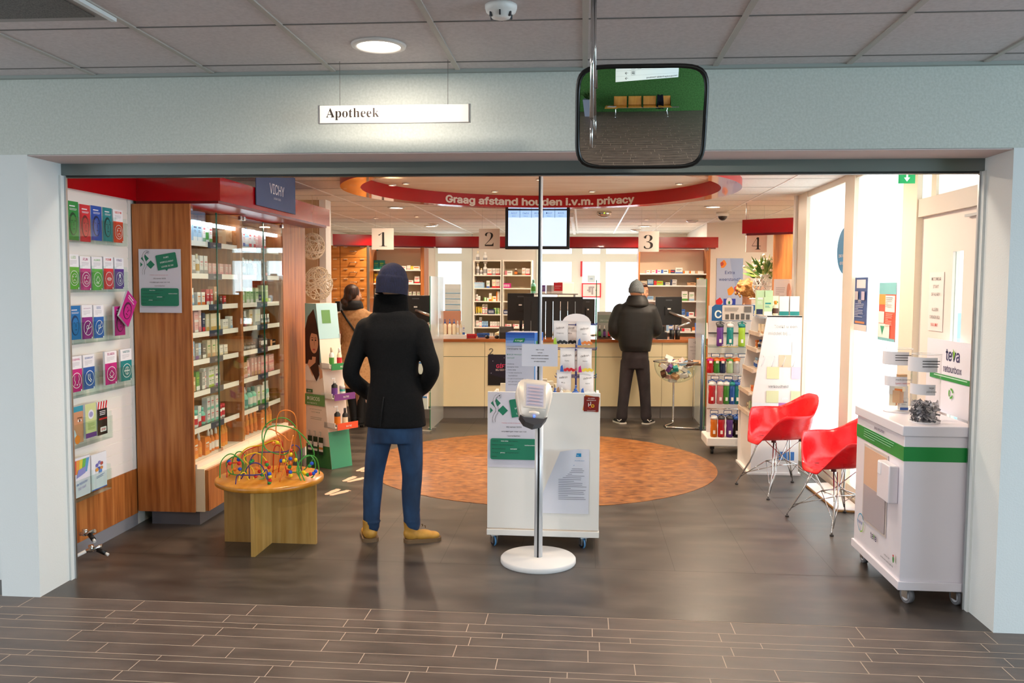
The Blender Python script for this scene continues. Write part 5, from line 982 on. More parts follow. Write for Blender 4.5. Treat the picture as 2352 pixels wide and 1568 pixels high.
# desk behind the counter, planner and window things
q0 = at(1140, 770, Y=12.6); t = thing('desk', 'light wooden desk behind the counter in front of the dispensary shelves', 'desk', (q0.x, 12.4, 0)); B().box(0, 1.5, 0, .7, .93, .96, noisemat('light_desk', ['#d8b68a', '#e3c69c'], (1, 6, 6), 2, 3, .4)).put('desk_top', t)
for x in (.05, 1.4): B().box(x, x+.05, .3, .35, 0, .93, ALU).put('leg', t)
q = at(1020, 652, Y=14.7); w = at(1057, 652, Y=14.7).x-q.x; t = thing('year_planner', 'white wall planner with blue lines hung in the left back window', 'planner', (q.x, 14.775, at(1020, 760, Y=14.7).z)); h = q.z-at(1020, 760, Y=14.7).z
B().box(0, w, 0, .004, 0, h, M('#e6ecee', .6)).put('sheet', t); p = P(y=-.001)
for k in range(7): p.rect(.01, h*(.08+.12*k), w-.02, h*.012, M('#5aa8d8' if k > 1 else '#e0a05a', .5)); p.greek(.01, h*(.17+.12*k), w-.02, 3, h*.025, h*.004, M('#b9c4c8', .6), k)
p.b.put('printing', t)
t = thing('wall_frame', 'red framed evacuation plan on the back window post left of the man in beanie', 'picture frame', at(1336, 683, Y=14.6)); q1 = at(1381, 650, Y=14.6); w = q1.x-t.location.x; h = q1.z-t.location.z
B().box(0, w, 0, .02, 0, h, M('#d92338', .4)).put('frame', t); B().box(.02, w-.02, -.003, 0, .02, h-.02, M('#efe3e4', .5)).put('sheet', t); p = P(y=-.0035)
for x, z, ww, hh in ((.35, .35, .12, .4), (.5, .2, .1, .5), (.4, .65, .25, .12), (.28, .45, .1, .1)): p.rect(w*x, h*z, w*ww, h*hh, M('#a8a2a8', .6))
p.b.put('printing', t); t.location.y = 14.74
o = t; t = thing('notice_paper', 'small light blue notice on the back window above the red frame', 'paper notice', at(1349, 648, Y=14.72)); B().box(0, .13, 0, .003, 0, .12, M('#cfe3ee', .6)).put('sheet', t); p = P(y=-.001); p.text('HN', .065, .045, .05, M('#3a7ab0', .6), .01); p.b.put('printing', t)
t = thing('red_banner', 'narrow red banner on the back window post', 'banner', at(1333, 635, Y=14.72)); B().box(0, .035, 0, .01, 0, .26, M('#d02c38', .5)).put('panel', t)
q = at(1300, 662, Y=13.9); t = thing('file_tray', 'beige office chair back seen through the rear window opening', 'office chair', (q.x, 13.9, 0)); B().box(-.14, .14, 0, .04, 1.25, 1.72, M('#d8cbc4', .6), .03).put('backrest', t); B().cyl((0, .02, 0), (0, .02, 1.25), .03, DGREY, 12).put('column', t); B().lathe([(.25, 0), (.25, .03), (.04, .06)], (0, .02, 0), DGREY, 5).put('base', t); t.name = 'office_chair'
con_ = [('bottle', 'mint', 'mint', 'green', .07, .2, 1225, 'green plastic bottle standing beside the black slatted screen'), ('box', 'red', 'white', 'rose', .13, .16, 1282, 'red and white carton on the shelf behind the slatted screen')]
q = at(1210, 663, Y=12.6); t = thing('narrow_shelf', 'narrow grey shelf behind the slatted black screen', 'shelf', (q.x, 12.55, 0)); B().box(0, .75, 0, .25, 1.52, 1.54, M('#a8a4a0', .5)).put('board', t); B().box(.05, .08, .1, .13, .96, 1.52, ALU).put('leg', t); B().box(.68, .71, .1, .13, .96, 1.52, ALU).put('leg', t)
for s_ in con_: qq = at(s_[6], 660, Y=12.65); item(s_[:6], (qq.x, 12.65, 1.5405), 0, s_[7], None)
for i, (px, c) in enumerate(((1246, 'purple'), (1262, 'grey'), (1272, 'silver'))): qq = at(px, 660, Y=12.65); item(('box', c, 'white', 'grey', .08, .12), (qq.x, 12.65, 1.5405), .2, f'small {c} carton behind the slatted screen', None)
for o in list(S.collection.objects):
    if o.get('group') is None and 'group' in o: del o['group']
# desk one wall phone / black panel and portrait card
q = at(766, 708, Y=11.3); t = thing('computer_tower', 'narrow black computer standing at the left end of the counter', 'computer', cfl(cl_from(772), .3, WTZ)); B().box(-.06, .0, 0, .2, .1, .45, BLACK, .004).put('case', t); B().box(-.07, .01, -.01, .21, 0, .1, WHITE, .004).put('stand', t)
q = cfl(cl_from(757), .06, WTZ); t = thing('portrait_card', 'counter card with a dark haired woman portrait beside the cardboard stand', 'counter card', q, CRZ); B().box(0, .14, 0, .003, 0, .33, M('#e8dccf', .5)).put('sheet', t); p = P(y=-.001)
p.disc(.05, .25, .055, M('#3a241c', .6), .07); p.disc(.052, .225, .036, M('#d09a7c', .6), .052); p.rect(.035, .1, .035, .1, M('#d09a7c', .6)); p.disc(.04, .235, .005, HR); p.disc(.066, .235, .005, HR); p.disc(.053, .2, .012, M('#b04a48', .6), .004); p.rect(.08, .02, .055, .12, M('#a8988c', .6)); p.b.put('portrait', t)
# ---------------------------------------------------------------- hanging numbers, screen, camera ...
def num(n, px0, py0, px1, py1, Y, label):
    a = at(px0, py1, Y=Y); c = at(px1, py0, Y=Y); w, h = c.x-a.x, c.z-a.z; t = thing('number_sign', label, 'hanging sign', a); B().box(0, w, 0, .012, 0, h, M('#e6dcd2', .5)).put('panel', t)
    p = P(y=-.001); p.text(bold_serif(str(n)), w/2, h*.13, h*.98, M('#2a2826', .6), -.02); p.b.put('numeral', t)
    for x in (.15, .85): B().cyl((w*x, .006, h), (w*x, .006, IZ-a.z), .001, M('#b9b2aa', .5), 5).put('wire', t)
num(1, 854, 524, 904, 573, 10.5, 'square hanging sign with number one'); num(2, 1100, 525, 1148, 572, 10.0, 'square hanging sign with number two'); num(3, 1466, 531, 1514, 578, 10.0, 'square hanging sign with number three'); num(4, 1713, 537, 1762, 579, 9.6, 'square hanging sign with number four')
a = at(1160, 572, Y=9.8); c = at(1309, 480, Y=9.8); w, h = c.x-a.x, c.z-a.z+.02
t = thing('queue_screen', 'ceiling hung television showing the queue numbers', 'television', (a.x, 9.8, a.z)); B().box(0, w, 0, .07, 0, h, M('#15171c', .35), .006).put('housing', t); B().box(w/2-.04, w/2+.04, .07, .12, h*.5, IZ-a.z, BLACK).put('ceiling_mount', t)
SCR = M('#c6dcf4', .3, emit=1.0); p = P(y=-.001); p.rect(.035, .035, w-.07, h-.07, SCR); sb = p.b; p.rect(.035, h-.115, w-.07, .08, M('#9fc4ec', .3, emit=.85)); sb.put('screen', t)
p = P(y=-.003)
for k, (s1, s2) in enumerate((('A017', 'Balie 3'), ('C416', 'Balie 4'), ('A016', 'Balie 1'), ('D617', 'Balie 1'), ('A015', 'Balie 1'))):
    x = .035+(w-.07)*(k+.5)/5; p.text(s1, x, h-.075, .038, M('#2c5a80', .5, emit=.3), 0); p.text(s2, x, h-.103, .022, M('#5a8cb8', .5, emit=.4))
    if k: p.rect(.035+(w-.07)*k/5-.002, h-.12, .004, .085, M('#3f88a8', .5))
p.b.put('lettering', t)
t = thing('dome_camera', 'dark dome security camera on the pharmacy ceiling', 'security camera', (1.652, 10.52, IZ)); B().lathe([(.075, 0), (.075, -.04), (.06, -.05)], (0, 0, 0), WHITE, 28).put('housing', t); B().sph((0, 0, -.045), .056, M('#1a1416', .08), 3).put('dome', t)
t = thing('emergency_light', 'chrome oval emergency lamp with a green dot on the ceiling', 'emergency light', (.242, 10.38, IZ)); B().sph((0, 0, -.02), .09, M('#d8d2cc', .12, .8), 3, (1, .5, .6)).put('body', t); B().sph((-.0, -.045, -.025), .008, M('#9fdf20', .4, emit=3), 1).put('indicator', t)
for px, py, l in ((995, 514, 'flat chrome ceiling fitting right of hanging number one'), (1460, 527, 'flat chrome ceiling fitting left of hanging number three'), (1590, 506, 'flat white ceiling fitting left of the dome camera')):
    q = at(px, py, Z=IZ); t = thing('ceiling_fitting', l, 'ceiling fitting', q); B().lathe([(.08, 0), (.08, -.012), (.05, -.03), (.01, -.032)], (0, 0, 0), M('#d6d2d2', .2, .6), 24).put('body', t)
q = at(1318, 520, Z=IZ); t = thing('curtain_rail', 'white ceiling pipe hanging right of the queue screen', 'ceiling rail', (q.x, 10.6, IZ)); B().box(-.02, .02, 0, 3.6, -.05, -.001, WHITE).put('rail', t)
t = thing('exit_sign', 'green emergency exit sign with white arrow hanging by the glazed wall', 'exit sign', (1.955, 5.6, 2.30)); B().box(0, .1, 0, .008, 0, .14, M('#12a05a', .4, emit=.5)).put('panel', t); p = P(y=-.001); W3 = M('#f4fff8', .4, emit=.8); p.poly([(.05, .012), (.068, .036), (.032, .036)], W3); p.rect(.045, .03, .01, .04, W3); p.ring(.05, .075, .018, .006, W3); p.b.put('symbol', t); B().cyl((.05, .004, .14), (.05, .004, IZ-2.30), .003, ALU, 6).put('hanger', t)
# ================================================================ right side
# fascia and wood panel at desk four
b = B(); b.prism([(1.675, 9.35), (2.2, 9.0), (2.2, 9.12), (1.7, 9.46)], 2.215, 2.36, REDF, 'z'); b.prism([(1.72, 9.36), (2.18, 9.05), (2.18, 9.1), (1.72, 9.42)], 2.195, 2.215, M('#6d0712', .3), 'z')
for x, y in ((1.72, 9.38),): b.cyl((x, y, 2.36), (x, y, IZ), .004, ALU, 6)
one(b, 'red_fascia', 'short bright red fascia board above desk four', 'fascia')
B_ = B(); B_.box(1.99, 2.30, 9.26, 9.3, 0, 2.215, WOOD); one(B_, 'end_partition', 'cherry wood upright panel under the short red fascia', 'wooden panel')
# poster on the far right wall
a = at(1645, 697, Y=12.26); c = at(1708, 593, Y=12.26); w, h = c.x-a.x, c.z-a.z; t = thing('wall_poster', 'pale blue poster reading Extra weerstand on the far right wall', 'poster', (a.x, 12.285, a.z-.15)); h += .15
B().box(0, w, 0, .012, 0, h, M('#b5c6ea', .5)).put('board', t); p = P(y=-.001); p.poly([(w*.5, h), (w, h), (w, h*.5), (w*.8, h*.4), (w*.6, h*.7)], M('#9db4e2', .5)); IB = M('#2a3f9a', .5); p.text('Extra', w*.5, h*.72, .085, IB, .006); p.text('weerstand?', w*.5, h*.6, .078, IB, .006)
for x, z, c_, r_ in ((.25, .9, '#ef8a1e', .045), (.2, .9, '#c0402a', .025), (.55, .42, '#f09a26', .05), (.8, .46, '#d83048', .045), (.12, .22, '#dd2430', .05)): p.poly([(w*x+r_*k*math.cos(a_), h*z+r_*k*1.2*math.sin(a_)) for a_, k in zip([2*PI*i/9 for i in range(9)], (1, .9, 1.1, .8, 1, .9, 1.2, 1, .85))], M(c_, .5))
p.rect(w*.28, h*.12, w*.46, h*.16, M('#1c3fb8', .5)); p.disc(w*.5, h*.22, w*.12, M('#e8ecf6', .5), h*.08); p.disc(w*.5, h*.21, w*.04, M('#1f7a4a', .5), h*.03); p.poly([(w*.36, h*.05), (w*.4, h*.11), (w*.66, h*.11), (w*.62, h*.05)], M('#1f8a5a', .5)); p.text('A.Vogel', w*.51, h*.065, .035, WT); p.b.put('printing', t)
# flower arrangement in a white wire basket
fb = at(1762, 600, Y=9.6); t = thing('flower_arrangement', 'green and cream flower arrangement in a white woven wire basket at desk four', 'flower arrangement', (fb.x, 9.7, 1.52)); g = random.Random(8); b = B()
for i in range(20):
    a_ = Vector((g.gauss(0, 1), g.gauss(0, 1), g.gauss(0, 1))).normalized(); u = a_.orthogonal().normalized(); v = a_.cross(u); b.tube([(u*math.cos(2*PI*k/16)+v*math.sin(2*PI*k/16))*.13+Vector((0, 0, .14)) for k in range(16)], .004, M('#eeeeee', .6), 5, True)
b.put('wire_basket', t); b = B(); cols = ('#3f6a2e', '#5f8a3a', '#8aa24a', '#c9cf8a')
for i in range(120):
    a_ = g.uniform(0, 2*PI); e_ = g.uniform(.1, 1.4); L = g.uniform(.12, .3); d = Vector((math.cos(a_)*math.cos(e_), math.sin(a_)*math.cos(e_), math.sin(e_))); s_ = Vector((0, 0, .22))+d*L*.4; e2 = Vector((0, 0, .22))+d*L; m = (s_+e2)/2; n = d.orthogonal().normalized()*.022; b.quad([s_, m+n, e2, m-n], M(cols[i % 4], .5))
b.put('leaves', t); b = B()
for i in range(22): a_ = g.uniform(0, 2*PI); e_ = g.uniform(.3, 1.4); L = g.uniform(.18, .28); b.sph(Vector((0, 0, .22))+Vector((math.cos(a_)*math.cos(e_), math.sin(a_)*math.cos(e_), math.sin(e_)))*L, .018, M('#f3ead2', .6), 1)
b.put('blossoms', t); B().cyl((0, 0, -1.52), (0, 0, .0), .03, WHITE, 14).lathe([(.16, -.01), (.16, .008), (.01, .008)], (0, 0, 0), WHITE, 24).lathe([(.15, 0), (.15, .02), (.02, .03)], (0, 0, -1.52), WHITE, 24).put('pedestal', t)
# desk four
t = thing('desk', 'white reception desk four where the curly haired visitor sits', 'desk', (1.81, 10.8, 0)); B().box(0, 1.4, 0, .5, .72, .75, WHITE).put('desk_top', t); B().box(0, 1.4, .02, .04, 0, .72, IW).put('front_panel', t)
q = at(1762, 690, Y=10.7); t = thing('monitor', 'dark monitor on desk four in front of the bowed clerk', 'monitor', (q.x+.0, 10.95, .751), .1); B().box(-.0, .42, -.02, .02, .45, .72, M('#1a2434', .4), .005).put('housing', t); B().cyl((.2, 0, .0), (.2, 0, .46), .02, BLACK, 10).lathe([(.1, 0), (.1, .01), (.02, .014)], (.2, 0, 0), BLACK, 20).put('stand', t)
q = at(1778, 735, Y=8.7); t = thing('photo_card', 'tall pale pink photo card standing behind the remedy stand', 'card', (q.x, 8.75, 1.36)); w = at(1823, 735, Y=8.75).x-q.x; B().box(0, w, 0, .004, 0, .37, M('#e4cfc8', .5)).put('sheet', t); p = P(y=-.001); p.disc(w*.72, .24, w*.1, M('#c98a74', .5), .09); p.disc(w*.8, .16, w*.1, M('#d9a08c', .5), .11); p.greek(.02, .28, w*.45, 6, .02, .006, M('#b49c98', .6)); p.b.put('print', t)
# remedy stand (text side towards the hall)
t = thing('remedy_stand', 'tall white stand with shelves and the words Zoekt u een middel bij', 'display stand', (1.49, 7.65, 0)); WP = M('#eceae8', .4)
pts = [(0, .02), (.41, .02), (.41, 1.40), (.112, 1.40), (0, .685)]
B().prism(pts, 0, .02, WP).put('end_panel', t); B().prism([(-.02, .0), (.41, .0), (.41, 1.38), (.09, 1.38), (-.02, .67)], .52, .54, WP).put('end_panel', t)
B().box(.2, .22, .02, .52, .05, 1.36, WP).put('spine', t); B().box(-.03, .43, -.01, .56, 0, .02, WP).put('base', t); B().prism([(-.0, .02), (.2, .02), (.2, .5), (-.0, .5)], .02, .52, WP).put('plinth_box', t)
WL = noisemat('limed_wood', ['#cbb9a6', '#dccbb9'], (1, 5, 5), 2, 3, .5); zs4 = (.52, .70, .90, 1.08, 1.22)
for z in zs4: x = max(0, (z-.685)*.157) if z > .685 else 0; tr = B(); tr.box(x-.02, .2, .02, .52, z, z+.012, WL); tr.box(x-.03, x-.02, .02, .52, z-.005, z+.03, WL); tr.put('shelf', t)
B().box(.1, .41, .0, .54, 1.39, 1.402, WP).put('top_shelf', t)
p = P(y=-.001); GT = M('#b9b4b2', .6); W5 = M('#f7f7fa', .6); p.text('Zoekt u een', .27, 1.295, .052, GT); p.text('middel bij...', .22, 1.235, .052, GT)
for x, z, c_ in ((.33, 1.07, '#cfe0e8'), (.22, .955, '#eccdb0'), (.12, .85, '#dbe0b0'), (.33, .85, '#e8cfe0'), (.12, .64, '#dbe0b4'), (.33, .64, '#d3deb4'), (.225, .535, '#b878b8')): p.rect(x, z, .105 if x < .33 else .08, .105, M(c_, .5))
for k in range(8): p.rect(.0, .43+.026*k, .41 if k > 3 else .305, .026, M(('#9db8dc', '#a6bfe0', '#b0c7e4', '#bccfe8', '#c9d9ec', '#d5e1f0', '#dfe8f2', '#e6ecf2')[k], .5))
p.rect(.225, .535, .105, .105, M('#b070b4', .5)); p.text('verkoudheid', .22, .775, .042, M('#8f8c8c', .6), .012); p.text('pijn', .28, .67, .042, W5, .012); p.text('allergie', .21, .565, .042, W5, .012); p.text('huidproblemen', .2, .46, .042, W5, .014); p.text('Wij geven u graag advies', .205, .345, .035, GT, sx=.97); p.rect(.24, .135, .13, .075, M('#3a78c0', .5))
p.b.put('end_print', t)
for k in range(4): B().tube([(.03+.09*k+.06, -.003, 1.05), (.03+.09*k+.06, -.03, 1.04), (.03+.09*k+.04, -.035, .98), (.03+.09*k+.04, -.003, .96)], .0025, M('#d8d8da', .3), 6).put('leaflet_wire', t)
O4 = (1.49, 7.65, 0)
for i, (z, sp_) in enumerate(((.533, 'flat cream tan brown .09 .05;box palegreen grey white .07 .08;jar white grey teal .05 .07'), (.713, 'gap .12;flat orange cream red .1 .05;box cream orange white .07 .09'), (.913, 'bottle white lightblue blue .05 .09 *3;box tan brown white .05 .08'), (1.093, 'box orange cream white .06 .07;bottle white blue navy .05 .08 *2;box darkgrey white grey .05 .08'), (1.233, 'box cream tan white .06 .08 *3'))):
    shelf((1.49+max(0, (z-.685)*.157)+.05, 8.15, 0), -PI/2, .05, .44, z, sp_, f'{SN[4-i]} of the white remedy stand', f'goods on the {SN[4-i]} of the remedy stand', y=.02, seed=i+300)
shelf((1.58, 7.66, 0), 0, .01, .32, 1.4005, 'box palegreen white teal .07 .16;bottle cream amber brown .05 .13;box white teal white .08 .17 *2', 'top of the white remedy stand', 'boxes on top of the remedy stand', y=.1, seed=311)
shelf((1.58, 7.95, 0), 0, .0, .32, 1.4005, 'box palegreen navy white .08 .22 *2;box cream orange green .06 .17;box lightblue navy white .06 .13;bottle amber blue white .05 .12', 'top of the remedy stand, back row', 'boxes at the back on top of the remedy stand', y=.1, seed=312)
# drinking bottle rack
RO_ = (1.27, 8.62, 0); t = thing('bottle_rack', 'white wheeled rack of drinking bottles with a blue header board', 'bottle rack', RO_)
B().box(-.04, .50, -.1, .3, .08, .17, WHITE, .012).put('base', t); B().box(.0, .46, .22, .24, .17, 1.46, M('#e8dfdc', .5)).put('back_panel', t)
for x in (.02, .42): o = B().box(-.02, .02, -.02, .02, .05, .08, BLACK).put('caster', t, (x, -.05, 0)); B().cyl((-.012, 0, .027), (.012, 0, .027), .027, BLACK, 16).put('wheel', o)
for x in (.06, .40): o = B().box(-.02, .02, -.02, .02, .05, .08, BLACK).put('caster', t, (x, .24, 0)); B().cyl((-.012, 0, .027), (.012, 0, .027), .027, BLACK, 16).put('wheel', o)
p = P(y=.0); p.b.prism([(0, 1.315), (.46, 1.315), (.46, 1.475), (.03, 1.475), (0, 1.45)], .0, .012, M('#1d5a8e', .4)); p.rrect(.1, 1.32, .3, .15, .01, M('#d8cbbf', .5)); p.text('C', .06, 1.345, .14, WT, .02); p.text('L', .43, 1.345, .14, WT, .02)
for k in range(5): p.rect(.13+.05*k, 1.33, .035, .05+.01*(k % 2), M('#5c5652', .5))
p.greek(.12, 1.44, .14, 3, .014, .005, M('#6a625c', .6)); p.rect(.31, 1.4, .07, .06, M('#6f6760', .5)); p.b.put('header_board', t)
B().box(-.03, .48, -.06, .22, 1.055, 1.065, glass('shelf_glass')).put('top_shelf', t); B().box(0, .46, .2, .22, 1.18, 1.19, DGREY).put('slat', t)
for z in (.975, .755, .415):
    b = B(); b.cyl((0, .2, z), (.46, .2, z), .006, CHROME, 8)
    for k in range(4): b.cyl((.03+.13*k, .2, z), (.03+.13*k, -.08, z+.004), .003, CHROME, 6)
    o = b.put('hook_rail', t)
    for k in range(4): x = .03+.13*k; c = B(); c.box(x-.04, x+.04, -.084, -.081, z-.012, z+.024, M('#2a4a7a', .4)); pp = P(c, -.0845); pp.rect(x-.034, z-.006, .068, .024, WT); pp.text('CAMELBAK', x, z, .013, M('#2a4a7a', .4), .01); c.put('price_card', o)
p = P(y=-.065); p.text('CAMELBAK', .16, 1.07, .035, WT, .02); p.rect(.07, 1.062, .18, .005, M('#e8b83a', .5)); p.b.put('shelf_letters', t)
def dbottle(x, z, h, c, cap, label, clear=True, y=-.05, band=None, grp='drinking bottles hung on the rack'):
    t = thing('drinking_bottle', label, 'drinking bottle', (RO_[0]+x, RO_[1]+y, z), 0, grp); r = .034
    m = M(COL[c], .12, 0, 0, .35 if clear else 0); B().lathe([(r*.85, 0), (r, .008), (r*.98, h*.35), (r*.9, h*.5), (r, h*.62), (r*.95, h*.78), (r*.8, h*.8)], (0, 0, 0), m, 18).put('bottle_body', t)
    B().lathe([(r*1.02, h*.78), (r*1.02, h*.86), (r*.8, h*.92), (r*.3, h*.94), (r*.28, h), (r*.1, h)], (0, 0, 0), M(COL[cap], .4), 18).put('cap', t); B().tube([(-r, 0, h*.86), (-r*1.2, -.01, h*.96), (0, -.02, h*1.02), (r*1.1, -.01, h*.94)], .005, M(COL[band or cap], .4), 6).put('carry_loop', t)
    p = P(y=-r*1.02-.001); p.rect(-.012, h*.15, .022, .035, WT) if h > .2 else p.rect(-.014, h*.66, .028, .024, WT); p.b.put('label', t)
for i, (px, c, cap, l) in enumerate(((1655, 'purple', 'darkgrey', 'purple patterned drinking bottle at the left of the glass shelf'), (1678, 'teal', 'white', 'turquoise drinking bottle in the middle of the glass shelf'), (1705, 'lime', 'teal', 'lime green drinking bottle at the right of the glass shelf'))): dbottle(at(px, 750, Y=8.6).x-RO_[0], 1.0655, .24, c, cap, l, False, -.0)
for i, (px, c, cap, l) in enumerate(((1632, 'red', 'magenta', 'small red patterned bottle, left on the upper hooks'), (1647, 'green', 'orange', 'small green bottle on the upper hooks'), (1660, 'navy', 'red', 'small dark blue bottle with red cap on the upper hooks'), (1677, 'palegreen', 'green', 'small clear bottle with green cap on the upper hooks'), (1692, 'silver', 'orange', 'small clear bottle with orange loop on the upper hooks'))): dbottle(at(px, 800, Y=8.56).x-RO_[0], .805, .15, c, cap, l, True, -.06, 'orange')
for i, (px, c, cap, l) in enumerate(((1636, 'red', 'white', 'tall clear red bottle, left on the middle hooks'), (1655, 'rose', 'white', 'tall rose red bottle, second on the middle hooks'), (1669, 'green', 'white', 'tall olive green bottle in the middle of the middle hooks'), (1682, 'blue', 'teal', 'tall blue bottle on the middle hooks'), (1694, 'teal', 'blue', 'tall green blue bottle at the right of the middle hooks'))): dbottle(at(px, 860, Y=8.56).x-RO_[0], .50, .235, c, cap, l, True, -.06, 'blue')
for i, (px, c, cap, l) in enumerate(((1640, 'orange', 'white', 'orange bottle with white top, left on the lowest hooks'), (1657, 'red', 'darkgrey', 'dark red bottle on the lowest hooks'), (1676, 'purple', 'darkgrey', 'purple patterned bottle on the lowest hooks'), (1692, 'black', 'blue', 'black bottle at the right of the lowest hooks'))): dbottle(at(px, 960, Y=8.56).x-RO_[0], .172, .225, c, cap, l, True, -.06, 'blue')
# wire bowl stand
t = thing('bowl_stand', 'clear bowl on a bent chrome tube stand filled with discount packs', 'bowl stand', (1.09, 10.05, 0))
B().tube([(-.12, .1, .012), (-.12, .1, .012), (-.02, .28, .012), (-.0, .29, .03), (-.0, .29, .5), (-.0, .27, .72)], .012, CHROME, 10).tube([(-.12, .1, .012), (-.1, .02, .012), (.25, -.05, .012), (.27, 0, .012)], .012, CHROME, 10).put('frame', t)
b = B(); b.tube([(.26*math.cos(2*PI*k/40), .05+.2*math.sin(2*PI*k/40), .78) for k in range(40)], .008, CHROME, 8, True); b.put('rim', t)
b = B(); b.grid(lambda u, v: (.255*math.sin(v*PI/2)*math.cos(2*PI*u), .05+.195*math.sin(v*PI/2)*math.sin(2*PI*u), .78-.25*math.cos(v*PI/2)**.8 if v < 1 else .78), 40, 10, glass('clear_glass'), wrap=True); b.put('bowl', t)
g = random.Random(12); cs = ('white', 'cream', 'pink', 'white', 'tan', 'teal', 'lightblue', 'brown', 'white', 'purple'); PR = [((.0, .0), .60), ((.1, .03), .63), ((-.1, .02), .63), ((.04, -.08), .65), ((-.05, -.07), .66), ((.0, .1), .66), ((.15, .0), .69), ((-.15, -.01), .69), ((.1, -.09), .71), ((-.1, -.09), .71), ((.0, -.02), .71), ((.08, .08), .72), ((-.08, .09), .72), ((.17, .06), .76), ((-.17, .05), .76), ((-.03, -.11), .76), ((.05, -.02), .78), ((.12, -.05), .79), ((-.1, 0), .78), ((.02, .07), .79), ((-.18, -.04), .78), ((.0, -.07), .82), ((.07, .04), .83), ((-.04, .03), .83), ((.19, -.02), .8)]
for i, ((x, y), z) in enumerate(PR):
    c = cs[i % 10]; o = item(('box', c, ('rose', 'grey', 'red', 'blue', 'tan')[i % 5], 'grey', .055, .09), (1.09+x, 10.1+y, z-.03), g.uniform(-1, 1), f'{c} pack in the clear bowl, {"low" if z < .68 else "middle" if z < .76 else "top"} layer, place {ORD[i % 16]}', 'discount packs piled in the clear bowl'); o.rotation_euler = (g.uniform(.6, 2.2), g.uniform(-.6, .6), g.uniform(-1.5, 1.5))
    o['label'] = f'{c} and {("rose", "grey", "red", "blue", "tan")[i % 5]} pack in the discount bowl, ' + ('deep down' if z < .68 else 'mid height' if z < .76 else 'on top') + (' left' if x < -.05 else ' right' if x > .05 else ' centre')
# ---------------------------------------------------------------- wall notices behind the glazing
def ysheet(name, label, cat, y0, y1, z0, z1, x, m, draw=None):
    """upright sheet facing -X; draws with local x running towards the viewer"""
    t = thing(name, label, cat, (x, y1, z0), -PI/2); w, h = y1-y0, z1-z0; B().box(0, w, 0, .003, 0, h, m).put('sheet', t)
    if draw: p = P(y=-.001); draw(p, w, h); p.b.put('printing', t)
    return t
def fromX(px, py0, py1, X_): a = at(px, py0, X=X_); c = at(px, py1, X=X_); return a.y, a.z, c.z
def YX(px0, px1, py0, py1, X_):
    a, c = at(px0, (py0+py1)/2, X=X_), at(px1, (py0+py1)/2, X=X_); m = (px0+px1)/2; return c.y, a.y, at(m, py1, X=X_).z, at(m, py0, X=X_).z
def d1(p, w, h): p.rect(0, 0, w, h, M('#3a5590', .5)); p.rect(w*.15, h*.8, w*.7, h*.16, M('#e6e6ea', .5)); p.rect(0, 0, w, h*.12, M('#e8e0d8', .5)); p.rect(w*.1, h*.14, w*.75, h*.04, M('#d88a4a', .5)); p.greek(w*.1, h*.5, w*.7, 9, h*.03, h*.01, M('#c8d0e6', .6)); p.rect(w*.1, h*.58, w*.25, h*.16, M('#c9bfc4', .5)); p.rect(w*.62, h*.58, w*.25, h*.16, M('#c9bfd4', .5)); p.text('info', w*.5, h*.52, w*.2, WT)
def d2(p, w, h): p.rect(0, 0, w, h, M('#e0604a', .5)); p.rect(0, h*.8, w, h*.2, M('#7fc0c4', .5)); p.rect(0, h*.62, w*.4, h*.18, M('#e8a04a', .5)); p.rect(w*.4, h*.5, w*.55, h*.28, WT); p.rect(0, h*.3, w*.35, h*.2, WT); p.rect(0, 0, w, h*.05, M('#7fc0c4', .5)); p.rect(0, h*.05, w*.7, h*.24, WT); p.poly([(w*.15, h*.25), (w*.4, h*.25), (w*.28, h*.09)], M('#3aa07a', .5)); p.greek(w*.45, h*.74, w*.4, 6, h*.03, h*.008, M('#8a8a94', .6)); p.greek(w*.5, h*.46, w*.4, 8, h*.03, h*.01, M('#f0b0a0', .6))
XG = 2.095
y0, y1, z0, z1 = YX(1961, 1992, 636, 760, 2.0); ysheet('wall_poster', 'narrow dark blue poster on the glazed wall', 'poster', *YX(1963, 1992, 637, 760, XG), XG, M('#dfe0e8', .5), d1)
ysheet('wall_poster', 'orange and turquoise notice collage on the glazed wall', 'poster', *YX(2019, 2058, 649, 783, XG), XG, M('#dfe0e8', .5), d2)
ysheet('wall_frame', 'faint red framed plan seen through the frosted wall', 'picture frame', *YX(1967, 2003, 578, 648, 2.35), 2.35, M('#e05a60', .5), lambda p, w, h: p.rect(.02, .02, w-.04, h-.04, WT))
t = thing('round_sticker', 'half hidden blue round sticker on the frosted glazing', 'sticker', (XG-.002, 7.24, 1.86), -PI/2); a = at(1918, 577, X=XG); t.location.y = 7.12; p = P(); rz_ = (at(1930, 523, X=XG).z-at(1930, 630, X=XG).z)/2; t.location.z = at(1930, 577, X=XG).z; pts = [(-.0, -rz_)]+[(-.23*math.cos(k*PI/20-PI/2), rz_*math.sin(k*PI/20-PI/2)) for k in range(21)]; p.poly(pts, M('#1f8fc8', .5)); p.text('ZORG VAN', -.02, -.05, .045, WT, .01, 'RIGHT'); p.text('GEVOEL', -.02, -.11, .045, WT, .01, 'RIGHT'); p.b.put('disc', t)
def d3(p, w, h):
    D = M('#5a5450', .6)
    for i, (st, m) in enumerate((('DEZE DEUR', D), ('STAAT', D), ('OP ALARM', D), ('', D), ('ALLEEN', D), ('OPENEN BIJ', D), ('BRAND!!!', M('#d83a2c', .5)))):
        if st: p.text(st, w/2, h*(.86-.13*i), w*.17, m, .0)
ysheet('door_notice', 'alarm warning notice taped on the fire door', 'paper notice', *YX(2133, 2166, 625, 760, 2.105), 2.105, M('#efe4de', .4), d3)
